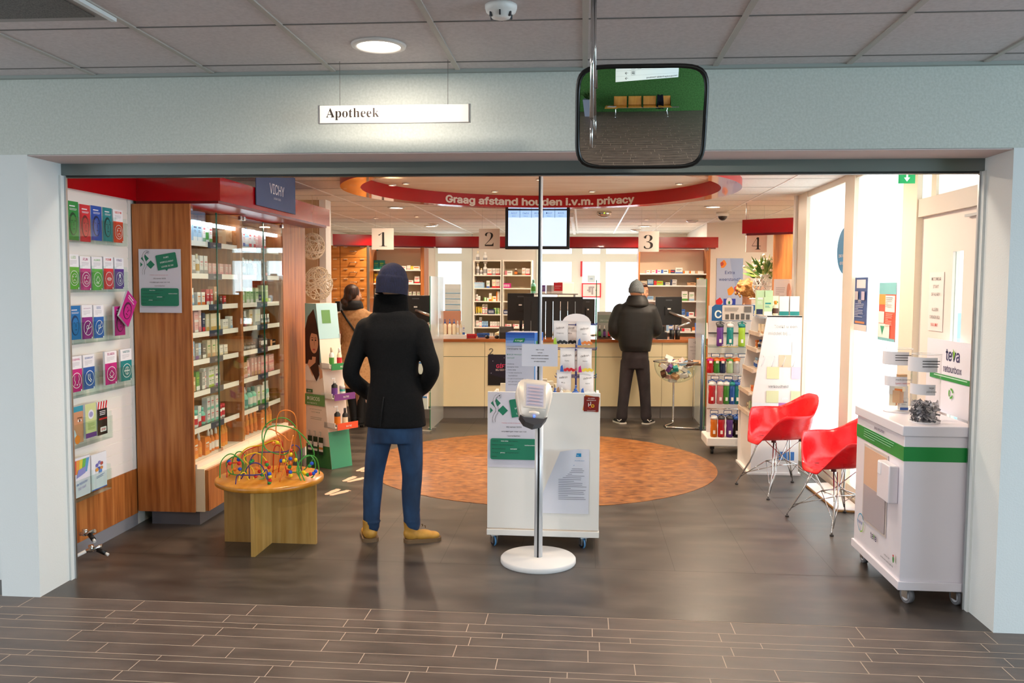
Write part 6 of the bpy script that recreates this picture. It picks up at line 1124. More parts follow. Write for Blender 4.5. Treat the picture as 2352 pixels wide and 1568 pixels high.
# white platform board on the floor by the glazing
b = B(); b.prism([(1.86, 7.25), (1.88, 6.42), (2.06, 6.40), (2.06, 7.3)], .004, .022, M('#f2efec', .4), 'z'); b.prism([(1.857, 7.25), (1.877, 6.415), (2.06, 6.395), (2.06, 7.3)], .003, .016, M('#b98a52', .5), 'z'); one(b, 'floor_board', 'white plywood board on the floor behind the second red chair', 'board')
# ---------------------------------------------------------------- medicine return box
t = thing('return_box', 'white wheeled medicine return cabinet with green band and bin window', 'return cabinet', (1.655, 4.53, -.04)); BW, BD_ = .36, .76; RW = M('#e8e2ea', .35, coat=.3)
B().box(0, BW, 0, BD_, .17, .93, RW, .004).put('body', t); B().box(-.012, BW+.0, -.012, BD_+.01, .125, .172, RW, .004).put('base_rim', t); B().box(-.014, BW+.0, -.014, BD_+.01, .93, .985, RW, .006).put('lid', t)
GB = M('#178a3c', .4); B().box(-.002, BW, -.002, BD_, .80, .875, GB).put('green_band', t)
# left side print, facing -X: frame where x runs towards the viewer from y=BD_
sp2 = P(y=-.003); IN = M('#2c2a5a', .5); sp2.text('teva retourbox', .40, .895, .034, IN, .006); sp2.greek(.15, .865, .5, 4, .013, .004, M('#8fd0a4', .5)); sp2.text('renewi', .13, .30, .042, M('#2a6ab0', .5), .004); sp2.ring(.15, .31, .055, .007, M('#3a9ac0', .5), a0=.5, a1=4.5); sp2.ring(.15, .31, .055, .007, M('#8ac03a', .5), a0=4.6, a1=6.6); sp2.text('teva', .38, .275, .07, IN, .012); sp2.poly([(.385, .28), (.402, .312), (.39, .30), (.376, .312)], M('#6ab04a', .5)); sp2.text('instituut voor', .6, .245, .02, INK); sp2.text('verantwoord medicijngebruik', .6, .22, .02, INK); sp2.disc(.7, .265, .012, M('#3a8a3a', .5), .018); sp2.disc(.7, .285, .01, M('#d03a3a', .5), .006)
o = sp2.b.put('side_print', t, (-.003, BD_, 0)); o.rotation_euler = (0, 0, -PI/2)
wd = B(); wd.box(.16, .55, -.006, -.001, .335, .785, M('#c9bdb8', .5)); wd.box(.175, .535, -.008, -.005, .35, .77, M('#d9b49c', .15)); wd.box(.175, .535, -.0085, -.006, .35, .55, M('#b3a8ae', .15)); o = wd.put('bin_window', t, (0, BD_, 0)); o.rotation_euler = (0, 0, -PI/2)
hd = B(); hd.box(.52, .70, -.05, -.0, .56, .76, RW, .006); hd.box(.53, .58, -.053, -.048, .69, .755, M('#f0eef4', .4), .002); o = hd.put('handle_box', t, (0, BD_, 0)); o.rotation_euler = (0, 0, -PI/2)
for x, y, a_ in ((.06, .05, .3), (.05, BD_-.05, 0), (BW-.05, .05, .2), (BW-.05, BD_-.05, .6)):  # the box stands on its casters
    o = B().box(-.035, .035, -.03, .03, .112, .124, CHROME).box(-.02, -.015, -.025, .02, .07, .115, CHROME).box(.015, .02, -.025, .02, .07, .115, CHROME).put('caster', t, (x, y, 0), a_); B().cyl((-.013, 0, .083), (.013, 0, .083), .043, M('#6f6f74', .5), 24).cyl((-.014, 0, .083), (-.0135, 0, .083), .029, M('#c9cacf', .4), 20).cyl((.0135, 0, .083), (.014, 0, .083), .029, M('#c9cacf', .4), 20).put('wheel', o)
# header board
hb = thing('header_board', 'white upright board reading teva retourbox behind the acrylic cylinders', 'sign board', (2.045, 5.29, .946), -PI/2); w = .70; B().box(0, w, 0, .006, 0, .41, M('#e9e5ee', .4)).put('board', hb); p = P(y=-.001); p.text('teva', .36, .30, .13, IN, .012); p.poly([(.37, .305), (.402, .37), (.385, .345), (.362, .37)], M('#8ac03a', .5)); p.text('retourbox', .36, .235, .075, IN, .004); p.rect(.06, .185, .64, .03, GB); p.greek(.12, .203, .45, 1, .01, .006, M('#b8e0c4', .5)); p.ring(.36, .12, .03, .012, M('#4aa03a', .5), a0=.2, a1=1.8); p.ring(.36, .12, .03, .012, M('#4aa03a', .5), a0=2.3, a1=3.9); p.ring(.36, .12, .03, .012, M('#4aa03a', .5), a0=4.4, a1=6.0); p.b.put('printing', hb)
# acrylic cylinders
AC = glass('acrylic', (.97, .98, .98)); g = random.Random(5)
for i, (x, y, r_, h_, l, fl) in enumerate(((1.80, 5.05, .072, .36, 'clear acrylic cylinder holding medicine boxes, farther one', 'packs'), (1.80, 4.66, .072, .36, 'clear acrylic cylinder half full of torn grey strips, nearer one', 'strips'))):
    t = thing('acrylic_cylinder', l, 'cylinder', (x, y, .9455)); B().grid(lambda u, v: (r_*math.cos(2*PI*u), r_*math.sin(2*PI*u), h_*v), 40, 1, AC, wrap=True).put('wall', t); B().tube([(r_*math.cos(2*PI*q_/40), r_*math.sin(2*PI*q_/40), h_) for q_ in range(40)], .0015, M('#f0f2f4', .2), 5, True).put('rim', t); B().lathe([(r_+.004, 0), (r_+.004, .004), (.01, .004)], (0, 0, 0), M('#e8e4ea', .3), 32).put('base', t)
    sh = B(); sh.grid(lambda u, v: ((r_+.002)*math.cos(PI*.85+PI*.75*u), (r_+.002)*math.sin(PI*.85+PI*.75*u), .15+.055*v), 12, 1, M('#e2e0e6', .6)); sh.grid(lambda u, v: ((r_+.004+.06*(u-.5)**2)*math.cos(PI*.85+PI*.75*u), (r_+.004)*math.sin(PI*.85+PI*.75*u), .27+.075*v), 12, 1, M('#e2e0e6', .6)); sh.put('paper_label', t)
    p = P(y=-r_-.006); p.text('lege' if i else 'medicijnresten', .0, .185, .018, INK); p.text('pijlstrips' if i else '(geen naalden)', .0, .165, .018, INK if i else REDI); p.greek(-.05, .325, .09, 3, .014, .004, INK); p.b.put('lettering', t)
    if fl == 'strips':
        b = B(); m1, m2 = M('#b5b2b8', .35, .4), M('#87858c', .4, .3)
        for k in range(420):
            q = r_*.93*math.sqrt(g.random()); a_ = g.uniform(0, 2*PI); z = .008+.1*g.random(); c = Vector((q*math.cos(a_), q*math.sin(a_), z)); u = Vector((g.gauss(0, 1), g.gauss(0, 1), g.gauss(0, 1))).normalized(); v = u.orthogonal().normalized(); u *= .012; v *= .006
            b.quad([c-u-v, c+u-v, c+u+v, c-u+v], m1 if k % 2 else m2)
        o = one(b, 'blister_scraps', 'torn grey blister strips heaped in the nearer acrylic cylinder', 'blister strips', (x, y, .9455)); o['kind'] = 'stuff'
    else:
        for k in range(7):
            o = item(('box', ('white', 'cream', 'tan', 'white')[k % 4], ('blue', 'orange', 'red', 'grey')[k % 4], 'grey', .045, .07), (x+.03*math.cos(k*2.2), y+.03*math.sin(k*2.2), .955+.022*k), k*1.1, f'{("white", "cream", "tan", "white")[k % 4]} and {("blue", "orange", "red", "grey")[k % 4]} carton in farther acrylic cylinder, {ORD[k] if k else "first"} from bottom', 'cartons in the farther acrylic cylinder')
# ---------------------------------------------------------------- red armchairs
def armchair(loc, rz, label, sc=1.0):
    """moulded shell facing local -Y on a chrome wire base"""
    t = thing('shell_armchair', label, 'chair', loc, rz, 'red shell armchairs on wire bases'); sc *= .98; RS = M('#e00f1c', .28, coat=.2)
    # shell as a smooth surface: u round the seat from left front over the back to right front, v from seat centre out to the rim
    def sst(a, c, x): x = min(1, max(0, (x-a)/(c-a))); return x*x*(3-2*x)
    def shell(u, v, off=0):
        th = 360*u; th = th if th <= 180 else 360-th; a = PI*(-.5+2*u); c, s_ = math.cos(a), math.sin(a)
        n = 3.0; q = (abs(c)**n+abs(s_)**n)**(-1/n); X0, Y0 = .195*c*q, .20*s_*q
        arm = sst(22, 60, th); bk = sst(122, 172, th); h = .215*arm+.14*bk; ox = .095*abs(c)*arm; oy = .045*(1-arm)*-1+.075*bk
        X1 = X0+math.copysign(ox, c)+0*q; Y1_ = Y0+oy*(1 if s_ < 0 or bk > 0 else 0)
        if v < .5:
            k = v/.5; return (X0*k, Y0*k-.02, .44+.012*k**3-.02*(1-arm)*k**4)
        k = (v-.5)/.5; e = math.sin(k*PI/2); zz = .452-.02*(1-arm)-.028*(1-arm)*k*k+h*k**1.6
        lip = sst(.86, 1, k)*.022*arm
        return (X0+(X1-X0)*e+math.copysign(lip, c)*abs(c), Y0+(Y1_-Y0)*e-.02+lip*s_*bk, zz-lip*.25)
    b = B(); b.grid(lambda u, v: shell(u, v), 72, 24, RS, wrap=True); me = b
    bmesh.ops.remove_doubles(b.bm, verts=b.bm.verts[:], dist=.0005); [bmesh.ops.smooth_vert(b.bm, verts=[v for v in b.bm.verts if not v.is_boundary], factor=.5, use_axis_x=True, use_axis_y=True, use_axis_z=True) for _ in range(40)]; bmesh.ops.solidify(b.bm, geom=b.bm.faces[:], thickness=.006)
    for f in b.bm.faces: f.smooth = True
    b.put('seat_shell', t)
    legs = ((-.27, -.26), (.27, -.26), (-.25, .25), (.25, .25)); tops = ((-.10, -.13), (.10, -.13), (-.09, .12), (.09, .12))
    for (x, y), (tx, ty) in zip(legs, tops):
        l = B(); l.tube([(tx, ty, .435), (x*.72, y*.72, .21), (x, y, .03), (x, y, .01)], .006, CHROME, 8); l.tube([(tx*1.4, ty, .43), (x*.8, y*.66, .2), (x*.97, y*.94, .05)], .004, CHROME, 6); l.put('leg', t); B().cyl((x, y, 0), (x, y, .012), .014, M('#2a2626', .5), 12).put('foot', t)
    w = B(); c4 = [(-.09, -.09, .235), (.09, -.09, .235), (.09, .09, .235), (-.09, .09, .235)]; w.tube(c4, .004, CHROME, 6, True)
    for (tx, ty), c in zip(tops, (c4[2], c4[3], c4[1], c4[0])): w.tube([(tx, ty, .435), (c[0]*.3, c[1]*.3, .26), c], .004, CHROME, 6)
    for (x, y), c in zip(legs, (c4[0], c4[1], c4[3], c4[2])): w.tube([c, (x*.97, y*.97, .06)], .004, CHROME, 6)
    for (x, y), c in zip(legs, (c4[1], c4[0], c4[2], c4[3])): w.tube([c, (x*.9, y*.9, .1)], .003, CHROME, 6)
    w.put('wire_base', t)
    m = B(); [m.cyl((x, y, .425), (x, y, .45), .02, M('#5a1016', .5), 10) for x, y in tops]; m.put('mounts', t)
    t.scale = (sc, sc, sc); return t
armchair((1.62, 7.06, 0), -1.28, 'whole red shell armchair beside the remedy stand'); armchair((1.80, 6.10, 0), -1.20, 'nearer red shell armchair half hidden by the return cabinet', .95)
# ================================================================ people
def remesh(b, mat, vox=.012, smooth=3, name='t'):
    """fuse overlapping closed forms into one continuous smooth surface"""
    me = b.mesh(name); o = bpy.data.objects.new(name, me); S.collection.objects.link(o)
    m = o.modifiers.new('r', 'REMESH'); m.mode = 'VOXEL'; m.voxel_size = vox; m.use_smooth_shade = True
    if smooth: s_ = o.modifiers.new('s', 'SMOOTH'); s_.factor = .5; s_.iterations = smooth
    dg = bpy.context.evaluated_depsgraph_get(); r = bpy.data.meshes.new_from_object(o.evaluated_get(dg)); r.name = name
    bpy.data.objects.remove(o); bpy.data.meshes.remove(me); r.materials.clear(); r.materials.append(mat)
    for p in r.polygons: p.material_index = 0; p.use_smooth = True
    return r
def child(me, name, parent, label=None):
    o = bpy.data.objects.new(name, me); S.collection.objects.link(o); o.parent = parent
    if label: o['label'] = label
    return o
def loft(b, rings, m, seg=28, n=2.3):
    """rings: (cx, cy, cz, rx, ry) horizontal superellipse sections"""
    R_ = []
    for cx, cy, cz, rx, ry in rings:
        L = []
        for j in range(seg):
            a = 2*PI*j/seg; c, s_ = math.cos(a), math.sin(a); q = (abs(c)**n+abs(s_)**n)**(-1/n); L.append(b.bm.verts.new((cx+rx*c*q, cy+ry*s_*q, cz)))
        R_.append(L)
    fs = []
    for A, C in zip(R_, R_[1:]):
        for j in range(seg): fs.append(b.bm.faces.new((A[j], A[(j+1) % seg], C[(j+1) % seg], C[j])))
    b.fin(fs, m, True); b.fin([b.bm.faces.new(R_[0][::-1]), b.bm.faces.new(R_[-1])], m); return b
def limb(b, pts, rs, m, seg=14):
    P_ = [Vector(p) for p in pts]; n = 5; Q = crom(P_, n); k = len(P_); RS_ = []
    for i in range(len(Q)): u = i/n; j = min(int(u), k-2); f = u-j; RS_.append(rs[j]*(1-f)+rs[j+1]*f)
    b.tube(Q, 0, m, seg, rs=RS_); b.sph(Q[0], rs[0]*.98, m, 2); b.sph(Q[-1], rs[-1]*.98, m, 2); return b
def hand(b, wrist, d, up, m, sc=1.0, curl=.5):
    """palm, four unequal bent fingers and a side thumb growing along d"""
    d = Vector(d).normalized(); up = Vector(up).normalized(); side = d.cross(up).normalized(); W = Vector(wrist)
    pal = W+d*.05*sc; b.sph(pal, .03*sc, m, 2, (1, 1, 1)); b.sph(W+d*.075*sc, .032*sc, m, 2); b.sph(W+d*.02*sc, .026*sc, m, 2)
    for k, L in enumerate((.07, .08, .075, .058)):
        s0 = W+d*.09*sc+side*(-.027+.018*k)*sc; p1 = s0+(d*math.cos(curl*.5)-up*math.sin(curl*.5))*L*.5*sc; p2 = p1+(d*math.cos(curl*1.4)-up*math.sin(curl*1.4))*L*.5*sc
        b.tube([s0-d*.02*sc, s0, p1, p2], 0, m, 8, rs=[.009*sc, .0095*sc, .0088*sc, .007*sc]); b.sph(p2, .007*sc, m, 1)
    t0 = W+d*.035*sc-side*.03*sc; t1 = t0+(d*.5-side*.8-up*.2).normalized()*.035*sc; t2 = t1+(d*.9-side*.3-up*.3).normalized()*.03*sc
    b.tube([W+d*.02*sc-side*.01*sc, t0, t1, t2], 0, m, 8, rs=[.014*sc, .012*sc, .0105*sc, .008*sc]); return b
def headgeo(b, c, yaw, m, sc=1.0, pitch=0):
    """skull, jaw, nose, lips, brows and ears; face looks along -Y before yaw"""
    R_ = Matrix.Translation(c) @ Matrix.Rotation(yaw, 4, 'Z') @ Matrix.Rotation(pitch, 4, 'X') @ Matrix.Scale(sc, 4); k = b.mark()
    b.sph((0, .012, .03), .093, m, 3, (.82, 1.02, 1.0)); b.sph((0, -.022, -.03), .075, m, 3, (.82, .9, 1.05)); b.sph((0, -.05, -.078), .035, m, 2, (1.1, .9, .8))
    b.tube([(0, -.088, .012), (0, -.103, -.018), (0, -.112, -.032)], 0, m, 8, rs=[.008, .011, .013]); b.sph((-.011, -.098, -.035), .008, m, 1); b.sph((.011, -.098, -.035), .008, m, 1)
    for s_ in (-1, 1): b.sph((s_*.075, .012, -.005), .02, m, 2, (.35, .75, 1.35)); b.sph((s_*.032, -.083, .022), .014, m, 1, (1.5, .5, .5)); b.sph((s_*.045, -.068, -.025), .022, m, 2)
    b.sph((0, -.09, -.058), .012, m, 1, (1.8, .6, .45)); b.sph((0, -.088, -.066), .012, m, 1, (1.6, .6, .45))
    b.bm.verts.ensure_lookup_table()
    for v in b.bm.verts[k:]: v.co = R_ @ v.co
    return R_
def facebits(t, R_, hair='#3a241c'):
    b = B(); k = b.mark()
    for s_ in (-1, 1): b.sph((s_*.032, -.086, .004), .0095, M('#efe9e4', .3), 2); b.sph((s_*.032, -.0935, .004), .0045, M('#3a2a20', .2), 1)
    b.xf(R_).put('eyes', t); b = B(); b.sph((0, -.0965, -.06), .011, M('#b8685c', .5), 2, (2.0, .45, .6)); b.xf(R_).put('lips', t)
    b = B(); [b.tube([(s_*.018, -.093, .024), (s_*.034, -.092, .03), (s_*.05, -.08, .025)], .003, M(hair, .8), 6) for s_ in (-1, 1)]; b.xf(R_).put('eyebrows', t)
SKIN = M('#d9a384', .5)
def ctr(Y, pxL, pxR, py): a, c = at(pxL, py, Y=Y), at(pxR, py, Y=Y); return (a.x+c.x)/2, a.z, (c.x-a.x)/2
def rings(Y, L, dy=0): return [(*((lambda r: (r[0], Y+(e[4] if len(e) > 4 else 0), r[1], r[2]))(ctr(Y, e[0], e[1], e[2]))), e[3]) for e in L]
def pt(Y, px, py, dy=0): v = at(px, py, Y=Y); return Vector((v.x, Y+dy, v.z))
def local(me, o): me.transform(Matrix.Translation(-o.location)); return me
# ---- man in black coat
Y1 = 5.36
man = thing('person', 'person in black coat, blue jeans and navy beanie standing with hands in pockets', 'person', (-1.19, Y1, 0))
b = B(); HX = pt(Y1, 903, 660, -.0); Rm = headgeo(b, HX, PI-.42, SKIN, 1.0)
# body under the clothes
loft(b, rings(Y1, [(872, 938, 985, .10), (862, 948, 930, .11), (866, 946, 860, .10), (858, 950, 800, .10), (852, 950, 760, .10), (872, 934, 728, .07), (882, 926, 700, .055), (884, 924, 680, .055)]), SKIN, 20)
for s_, hip, kn, an in ((-1, (880, 985), (862, 1090), (848, 1222)), (1, (935, 985), (944, 1090), (948, 1222))): limb(b, [pt(Y1, *hip), pt(Y1, *kn, .0), pt(Y1, *an, .02)], [.055, .04, .032], SKIN)
limb(b, [pt(Y1, 848, 752), pt(Y1, 812, 857, -.02), pt(Y1, 842, 898, .06)], [.04, .034, .024], SKIN); limb(b, [pt(Y1, 960, 752), pt(Y1, 991, 847, -.02), pt(Y1, 966, 888, .06)], [.04, .034, .024], SKIN)
for h_, w_, d_ in ((1, pt(Y1, 842, 898, .06), (.5, .3, -.8)), (-1, pt(Y1, 966, 888, .06), (-.5, .3, -.8))): hand(b, w_, d_, (0, 1, .3), SKIN, .9)
child(local(remesh(b, SKIN, .009, 2, 'body'), man), 'body', man)
R2 = Matrix.Translation(-man.location) @ Rm; facebits(man, R2)
CO_ = noisemat('black_wool', ['#060506', '#0a090a', '#100e10'], (1, 1, 1), 90, 4, .85, bump=.3, spec=.25)
b = B(); loft(b, rings(Y1, [(838, 978, 976, .14), (841, 974, 940, .14), (846, 968, 905, .135), (852, 960, 875, .13), (852, 960, 845, .125), (844, 964, 810, .13), (836, 970, 775, .135), (834, 972, 754, .125), (842, 964, 738, .11), (850, 954, 722, .10), (866, 938, 712, .085)]), CO_, 36)
limb(b, [pt(Y1, 842, 752), pt(Y1, 823, 805, -.02), pt(Y1, 809, 860, -.03), pt(Y1, 832, 895, .04), pt(Y1, 852, 912, .09)], [.068, .06, .054, .052, .05], CO_); limb(b, [pt(Y1, 962, 754), pt(Y1, 978, 800, -.02), pt(Y1, 993, 846, -.03), pt(Y1, 975, 882, .04), pt(Y1, 955, 900, .09)], [.068, .06, .054, .052, .05], CO_)
coat = child(local(remesh(b, CO_, .011, 3, 'coat'), man), 'coat', man)
# raised collar, vent and seam
b = B(); cx, cz, _ = ctr(Y1, 845, 950, 712); n_ = 40
def collar(u, v):
    a = PI/2+2*PI*(u*.84+.08); r = .104-.012*v+.006*v*v; z = cz-.05+.152*v-.02*max(0, math.sin(a))*v
    return (cx-man.location.x+r*math.cos(a)*(1.08+.08*(1-v)), .005+r*math.sin(a)*.95, z)
b.grid(collar, n_, 8, CO_); bmesh.ops.solidify(b.bm, geom=b.bm.faces[:], thickness=.008); [setattr(f, 'smooth', True) for f in b.bm.faces]; b.put('collar', coat)
v0, v1 = pt(Y1, 885, 972), pt(Y1, 893, 905); b = B(); b.tube([(v0.x-man.location.x, -.148, v0.z), ((v0.x+v1.x)/2-man.location.x, -.147, (v0.z+v1.z)/2), (v1.x-man.location.x, -.138, v1.z)], .004, M('#000000', .9), 6); b.put('back_vent', coat)
JE = noisemat('blue_denim', ['#0f2540', '#183556', '#24476e'], (1, 1, .5), 9, 7, .75, bump=.35)
b = B(); loft(b, rings(Y1, [(848, 968, 1012, .11), (846, 968, 985, .125), (848, 966, 950, .13), (850, 962, 900, .12)]), JE, 28)
limb(b, [pt(Y1, 876, 985), pt(Y1, 866, 1040, .0), pt(Y1, 858, 1092, .01), pt(Y1, 855, 1130, .01), pt(Y1, 853, 1170, .01), pt(Y1, 851, 1211, .02)], [.088, .074, .062, .062, .055, .053], JE, 20); limb(b, [pt(Y1, 938, 985), pt(Y1, 944, 1040, .0), pt(Y1, 946, 1092, .01), pt(Y1, 944, 1130, .01), pt(Y1, 944, 1170, .01), pt(Y1, 946, 1208, .02)], [.09, .076, .065, .062, .055, .052], JE, 20)
for px, L in ((853, ((1175, .057), (1187, .054), (1198, .058))), (945, ((1172, .058), (1184, .054), (1196, .058)))):
    for py, r in L: q = pt(Y1, px, py, .015); b.sph(q, r, JE, 2, (1, 1, .22))
child(local(remesh(b, JE, .008, 2, 'jeans'), man), 'jeans', man)
BO, SO_ = noisemat('tan_nubuck', ['#a06f24', '#b8842f', '#c9973f'], (1, 1, 1), 12, 5, .6), M('#6e5438', .7)
def shoe(parent, c, yaw, L, up, so, laces=True, h=.1, name='boot', w=.047):
    R_ = Matrix.Translation(c) @ Matrix.Rotation(yaw, 4, 'Z'); b = B()    # toe along -Y
    b.sph((0, .005, h*.45), w*.95, up, 3, (1, 1.15, .95)); b.sph((0, -L*.35, h*.33), w, up, 3, (1, 1.3, .68)); b.sph((0, -L*.62, h*.28), w*.92, up, 3, (1, 1.15, .58)); b.cyl((0, .005, h*.4), (0, .01, h*1.15), w*.9, up, 18, w*.98)
    me = remesh(b, up, .006, 4, name); me.transform(R_); o = child(me, name, parent)
    b = B(); pts = [(w*1.06*math.cos(a)*(1 if math.sin(a) > 0 else .98), (.028+.03*math.sin(a) if math.sin(a) > 0 else -L*.62+.05*math.sin(a)*1.25)) for a in [2*PI*i/24 for i in range(24)]]
    b.prism(pts, 0, h*.2, so, 'z'); b.xf(R_).put('sole', o)
    if laces:
        b = B(); [b.tube([(-.02, -L*.22-.018*k, h*(.92-.09*k)), (.0, -L*.24-.018*k, h*(.97-.09*k)), (.02, -L*.22-.018*k, h*(.92-.09*k))], .003, M('#5a4424', .7), 6) for k in range(3)]; b.xf(R_).put('laces', o)
    return o
fl, fr_ = at(845, 1236, Z=0)-man.location, at(950, 1236, Z=0)-man.location
shoe(man, (pt(Y1, 848, 1215).x+1.19, .02, .0), PI+.35, .2, BO, SO_, h=.125, w=.05); shoe(man, (pt(Y1, 946, 1215).x+1.19, .02, .0), PI/2+.32, .2, BO, SO_, h=.125, w=.05)
KN = noisemat('navy_knit', ['#070920', '#0a0d2a', '#111538'], (6, 6, 1), 30, 3, .9, bump=.4)
b = B(); k = b.mark(); b.sph((0, .012, .055), .103, KN, 3, (.86, 1.0, .98)); loft(b, [(0, .010, .005, .0905, .105), (0, .012, .03, .093, .108), (0, .012, .06, .091, .106)], KN, 32); b.xf(R2 @ Matrix.Rotation(.12, 4, 'X')); hat = child(remesh(b, KN, .007, 2, 'beanie'), 'beanie', man)
b = B(); ring_ = [(.094*math.cos(a), .011+.109*math.sin(a)) for a in [2*PI*i/40 for i in range(40)]]
b.grid(lambda u, v: (.0955*math.cos(2*PI*u)*(1+.012*math.sin(PI*v)), .011+.111*math.sin(2*PI*u)*(1+.012*math.sin(PI*v)), -.045+.085*v), 48, 4, KN, wrap=True); b.xf(R2 @ Matrix.Rotation(.12, 4, 'X')).put('folded_brim', hat)
# ---- woman in tan coat
Y2 = 9.72
wo_ = thing('person', 'person in belted tan coat with dark bun and black boots at desk one', 'person', (-2.6, Y2, 0)); b = B(); Rw = headgeo(b, pt(Y2, 812, 678), PI-.6, SKIN, .95)
loft(b, rings(Y2, [(792, 840, 880, .11), (796, 838, 820, .11), (800, 838, 775, .09), (795, 840, 740, .09), (800, 834, 718, .06), (806, 824, 700, .05)]), SKIN, 16)
limb(b, [pt(Y2, 806, 880), pt(Y2, 810, 925), pt(Y2, 813, 968)], [.07, .05, .035], SKIN); limb(b, [pt(Y2, 830, 880), pt(Y2, 830, 925), pt(Y2, 828, 968)], [.07, .05, .035], SKIN)
limb(b, [pt(Y2, 788, 730), pt(Y2, 780, 775, .0), pt(Y2, 792, 782, .22)], [.04, .035, .025], SKIN); limb(b, [pt(Y2, 846, 730), pt(Y2, 854, 775, .0), pt(Y2, 842, 782, .22)], [.04, .035, .025], SKIN); hand(b, pt(Y2, 792, 782, .22), (.2, 1, 0), (0, 0, 1), SKIN, .85); hand(b, pt(Y2, 842, 782, .22), (-.2, 1, 0), (0, 0, 1), SKIN, .85)
child(local(remesh(b, SKIN, .010, 2, 'body'), wo_), 'body', wo_); R3 = Matrix.Translation(-wo_.location) @ Rw; facebits(wo_, R3)
TAN = noisemat('camel_wool', ['#a87a4e', '#b98a5c', '#c4976a'], (1, 1, 1), 40, 4, .85, bump=.2)
b = B(); loft(b, rings(Y2, [(762, 862, 887, .22), (768, 858, 860, .20), (778, 852, 820, .17), (788, 846, 785, .14), (789, 845, 772, .135), (782, 850, 750, .14), (776, 856, 730, .14), (784, 850, 717, .11), (796, 838, 708, .08)]), TAN, 32)
limb(b, [pt(Y2, 784, 728), pt(Y2, 774, 755), pt(Y2, 778, 780, .02), pt(Y2, 788, 782, .15)], [.062, .056, .052, .045], TAN); limb(b, [pt(Y2, 850, 728), pt(Y2, 857, 755), pt(Y2, 856, 780, .02), pt(Y2, 846, 782, .15)], [.062, .056, .052, .045], TAN)
ct = child(local(remesh(b, TAN, .012, 3, 'coat'), wo_), 'coat', wo_); x_, z_, r_ = ctr(Y2, 787, 847, 777); b = B(); b.grid(lambda u, v: (x_+2.6+(r_+.006)*math.cos(2*PI*u), .147*math.sin(2*PI*u), z_-.02+.045*v), 40, 2, TAN, wrap=True); b.put('belt', ct)
BK_ = M('#0e0c0e', .7, bump=.2); b = B(); x_, z_, r_ = ctr(Y2, 786, 834, 702); loft(b, [(x_, Y2, z_-.05, .11, .1), (x_, Y2, z_-.02, .125, .115), (x_, Y2, z_+.03, .115, .11), (x_, Y2, z_+.06, .095, .095)], BK_, 28); child(local(remesh(b, BK_, .01, 2, 'scarf'), wo_), 'scarf', wo_)
a, c = pt(Y2, 790, 712, -.12)-wo_.location, pt(Y2, 822, 757, -.155)-wo_.location; B().tube([a, (a+c)/2+Vector((0, -.012, 0)), c, pt(Y2, 846, 790, -.11)-wo_.location], .012, BK_, 8).put('bag_strap', wo_)
HRB = noisemat('dark_brown_hair', ['#1e100a', '#3a2015', '#55301e'], (8, 8, 1), 8, 4, .5); b = B(); b.sph((0, .03, .04), .1, HRB, 3, (.9, .98, .98)); b.sph((0, .09, -.02), .06, HRB, 3, (1, .8, 1.1)); b.sph((.03, .12, -.07), .045, HRB, 3); b.sph((-.0, .1, -.12), .035, HRB, 3, (1.2, 1, 1.3)); b.xf(R3); hh = child(remesh(b, HRB, .008, 1, 'hair'), 'hair', wo_)
b = B(); b.tube([(.05, -.06, .08), (.085, -.075, .02), (.088, -.06, -.06), (.07, -.05, -.08)], .008, HRB, 6); b.xf(R3).put('loose_strand', hh)
b = B(); limb(b, [pt(Y2, 805, 878), pt(Y2, 808, 905), pt(Y2, 812, 935), pt(Y2, 814, 965)], [.075, .062, .055, .045], BK_); child(local(remesh(b, BK_, .01, 2, 'boot'), wo_), 'boot', wo_); b = B(); limb(b, [pt(Y2, 832, 878), pt(Y2, 833, 905), pt(Y2, 830, 935), pt(Y2, 829, 965)], [.075, .062, .055, .045], BK_); child(local(remesh(b, BK_, .01, 2, 'boot'), wo_), 'boot', wo_)
for px, yw in ((814, PI+.3), (829, PI-.4)):
    q = pt(Y2, px, 965)-wo_.location; o = shoe(wo_, (q.x, .0, .03), yw, .17, BK_, BK_, False, .08, 'ankle_boot', .042); B().cyl((q.x, .02, 0), (q.x, .02, .05), .02, BK_, 10).put('heel', o)
# ---- man in dark jacket and grey beanie
Y3 = 10.36
m3 = thing('person', 'person in black hooded jacket and grey beanie standing at desk three', 'person', (.62, Y3, 0)); b = B(); R4_ = headgeo(b, pt(Y3, 1462, 673), PI-.35, SKIN, .98)
loft(b, rings(Y3, [(1436, 1484, 830, .10), (1432, 1486, 790, .11), (1428, 1494, 740, .11), (1426, 1492, 718, .1), (1448, 1474, 700, .06), (1452, 1472, 685, .055)]), SKIN, 16)
limb(b, [pt(Y3, 1441, 825), pt(Y3, 1436, 890), pt(Y3, 1428, 955)], [.07, .05, .035], SKIN); limb(b, [pt(Y3, 1476, 825), pt(Y3, 1480, 890), pt(Y3, 1484, 955)], [.07, .05, .035], SKIN)
limb(b, [pt(Y3, 1424, 712), pt(Y3, 1414, 755), pt(Y3, 1424, 770, .2)], [.045, .04, .028], SKIN); limb(b, [pt(Y3, 1496, 712), pt(Y3, 1506, 752), pt(Y3, 1498, 765, .2)], [.045, .04, .028], SKIN); hand(b, pt(Y3, 1424, 770, .2), (.2, 1, 0), (0, 0, 1), SKIN, .9); hand(b, pt(Y3, 1498, 765, .2), (-.2, 1, 0), (0, 0, 1), SKIN, .9)
child(local(remesh(b, SKIN, .010, 2, 'body'), m3), 'body', m3); R5 = Matrix.Translation(-m3.location) @ R4_; facebits(m3, R5)
JK = noisemat('black_padded_nylon', ['#090b0d', '#0f1214', '#15191c'], (.6, .6, 3), 6, 4, .55, bump=.6)
